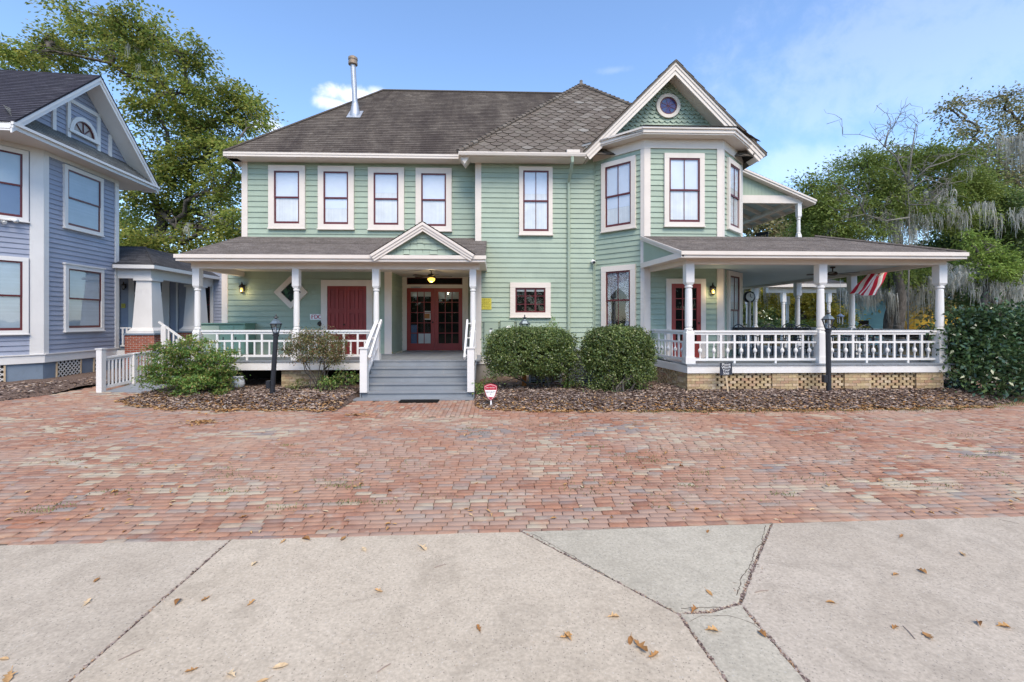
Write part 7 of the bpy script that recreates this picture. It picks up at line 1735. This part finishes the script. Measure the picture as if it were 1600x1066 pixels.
# --- buildings far behind
M['teal'] = paint('teal paint', (.12, .27, .31), .6, .08); M['ochre'] = paint('ochre paint', (.70, .40, .03), .6, .1)
Y = 36; a, b = P(1333, 464, Y), P(1384, 530, Y); T = thing('teal_building', 'teal clapboard building in the distance under the porch roof', 'building', (a.x, Y, 0)); mb = MB(); siding(mb, FRONT(0, Y), (a.x, b.x), 0, a.z, .22); mb.box(a.x, b.x, Y + .01, Y + 5, 0, a.z); mb.build('wall', M['teal'], T); mb = MB(); mb.slab([(a.x - .3, Y - .4, a.z), (b.x + .3, Y - .4, a.z), (b.x + .3, Y + 2.5, a.z + 1.4), (a.x - .3, Y + 2.5, a.z + 1.4)], (0, 0, .1)); mb.build('roof', M['bluegrey'], T)
wx = P(1349, 500, Y).x; mb = MB(); mb.box(wx - .42, wx + .42, Y - .05, Y - .03, .3, 2.0); mb.build('door', M['dark'], T)
Y = 40; a, b = P(1403, 470, Y), P(1500, 530, Y); T = thing('yellow_building', 'ochre yellow building with a porch beyond the mossy trunk', 'building', (a.x, Y, 0)); mb = MB(); mb.box(a.x, b.x, Y + 1.5, Y + 6, 0, a.z); siding(mb, FRONT(0, Y + 1.5), (a.x, b.x), 0, a.z, .2); mb.build('wall', M['ochre'], T)
zz = P(1420, 490, Y).z; mb = MB(); mb.box(a.x, b.x, Y - .05, Y, 1.6, zz); mb.build('porch_rail', M['ochre'], T)
for k in range(5): x = a.x + .3 + k * 1.25; mb = MB(); mb.box(x - .09, x + .09, Y - .08, Y - .06, .6, a.z); mb.build('porch_post', M['ochre'], T)
mb = MB(); mb.slab([(a.x - .3, Y - .5, a.z), (b.x + .3, Y - .5, a.z), (b.x + .3, Y + 3, a.z + 1.6), (a.x - .3, Y + 3, a.z + 1.6)], (0, 0, .1)); mb.build('roof', M['bluegrey'], T)
mb = MB(); mb.box(a.x, b.x, Y - .02, Y + 1.4, .3, .6); mb.build('porch_floor', M['void'], T)
# pavilion beyond the porch
Y = 24; a, b = P(1190, 446, Y), P(1316, 446, Y); zc_ = a.z; T = thing('pavilion', 'small white open pavilion with shingled roof beyond the porch', 'pavilion', ((a.x + b.x) / 2, Y, 0))
pxs = [P(1224, 500, Y).x, P(1295, 500, Y).x]
mb = MB(); mb.box(a.x, b.x, Y - .5, Y - .45, zc_ - .12, zc_ + .06); mb.box(b.x - .05, b.x, Y - .449, Y + 4, zc_ - .12, zc_ + .06); mb.box(a.x + .3, b.x - .4, Y - .1, Y + .1, zc_ - .4, zc_ - .121); mb.build('beam', M['cream'], T)
mb = MB(); cx_ = (a.x + b.x) / 2; shingles(mb, [(a.x, Y - .5, zc_ + .06), (b.x, Y - .5, zc_ + .06), (cx_ + .6, Y + 1.8, zc_ + 1.0), (cx_ - .6, Y + 1.8, zc_ + 1.0)], .14); shingles(mb, [(b.x, Y + 4, zc_ + .06), (b.x, Y - .5, zc_ + .06), (cx_ + .6, Y + 1.8, zc_ + 1.0)], .14); mb.build('roof', M['roof_porch'], T)
for x in pxs:
    for y in (Y, Y + 3.5): porch_post(T, x, y, .3, zc_ - .4, .2, .9, 'post')
mb = MB(); mb.box(pxs[0] - .3, pxs[1] + .3, Y - .3, Y + 3.8, 0, .3); mb.build('floor', M['greyfloor'], T)

# ================================================================== SKY, SUN, CAMERA
W_ = bpy.data.worlds.new('World'); scene.world = W_; W_.use_nodes = True; t = W_.node_tree; t.nodes.clear()
SUN_EL, SUN_AZ = R(50), R(168)          # azimuth clockwise from +Y
sky = N(t, 'ShaderNodeTexSky', sky_type='NISHITA', sun_disc=False, sun_elevation=SUN_EL, sun_rotation=SUN_AZ, altitude=0, air_density=1.0, dust_density=.3, ozone_density=4.5)
tc = N(t, 'ShaderNodeTexCoord'); gen = tc.outputs['Generated']
def spot(px, py, wx, wz):
    d = Vector(ray(px, py)).normalized(); sub = N(t, 'ShaderNodeVectorMath', operation='SUBTRACT', i_1=tuple(d)); L(t, gen, sub.inputs[0])
    sc = N(t, 'ShaderNodeVectorMath', operation='MULTIPLY', i_1=(1 / wx, 1 / wx, 1 / wz)); L(t, sub.outputs[0], sc.inputs[0]); ln = N(t, 'ShaderNodeVectorMath', operation='LENGTH'); L(t, sc.outputs[0], ln.inputs[0]); return ln.outputs['Value']
nz = noise(t, 16, 7, .62, gen, .2); nz2 = noise(t, 5, 6, .6, gen, .8)
def addn(a, b, op='ADD'):
    n = N(t, 'ShaderNodeMath', operation=op)
    for i, v in enumerate((a, b)):
        if hasattr(v, 'links'): L(t, v, n.inputs[i])
        else: n.inputs[i].default_value = v
    return n.outputs[0]
cl = None
for px, py, wx, wz, amp in ((552, 150, .066, .022, .62), (528, 164, .05, .016, .5), (590, 145, .03, .016, .45), (410, 195, .05, .02, .5), (1290, 250, .20, .05, .13), (1430, 30, .3, .03, .06), (1450, 70, .45, .16, .10), (960, 110, .05, .010, .07)):
    v = addn(spot(px, py, wx, wz), addn(nz, 1.7, 'MULTIPLY'), 'ADD')            # distance + noise
    k = N(t, 'ShaderNodeMapRange', interpolation_type='SMOOTHSTEP', i_1=1.0, i_2=1.75, i_3=amp, i_4=0.0); L(t, v, k.inputs[0]); cl = k.outputs[0] if cl is None else addn(cl, k.outputs[0], 'MAXIMUM')
sk = mix(t, cl, sky.outputs[0], (6.4, 6.1, 6.3))
bg = N(t, 'ShaderNodeBackground'); bg.inputs[1].default_value = .15; L(t, sk, bg.inputs[0]); ow = N(t, 'ShaderNodeOutputWorld'); L(t, bg.outputs[0], ow.inputs[0])
sl_ = bpy.data.lights.new('sun', 'SUN'); sl_.energy = 2.0; sl_.angle = R(35); sl_.color = (1, .87, .70); so = bpy.data.objects.new('sun', sl_); COL.objects.link(so)
sd = Vector((math.sin(SUN_AZ) * math.cos(SUN_EL), math.cos(SUN_AZ) * math.cos(SUN_EL), math.sin(SUN_EL))); so.rotation_euler = sd.to_track_quat('Z', 'Y').to_euler(); so.location = (0, 0, 40)
cam = bpy.data.cameras.new('camera'); co_ = bpy.data.objects.new('camera', cam); COL.objects.link(co_); co_.location = (0, 0, CH); co_.rotation_euler = (R(90), 0, -YAW)
cam.sensor_width = 36; cam.lens = 36 * F / 1600; cam.shift_y = -33 / 1600; cam.clip_end = 3000; cam.clip_start = .05; scene.camera = co_
vs = scene.view_settings; vs.view_transform = 'Standard'; vs.look = 'None'; vs.gamma = 1; vs.exposure = 1.06
scene.render.engine = 'CYCLES'; scene.cycles.max_bounces = 8; scene.cycles.transparent_max_bounces = 12; scene.cycles.use_denoising = True
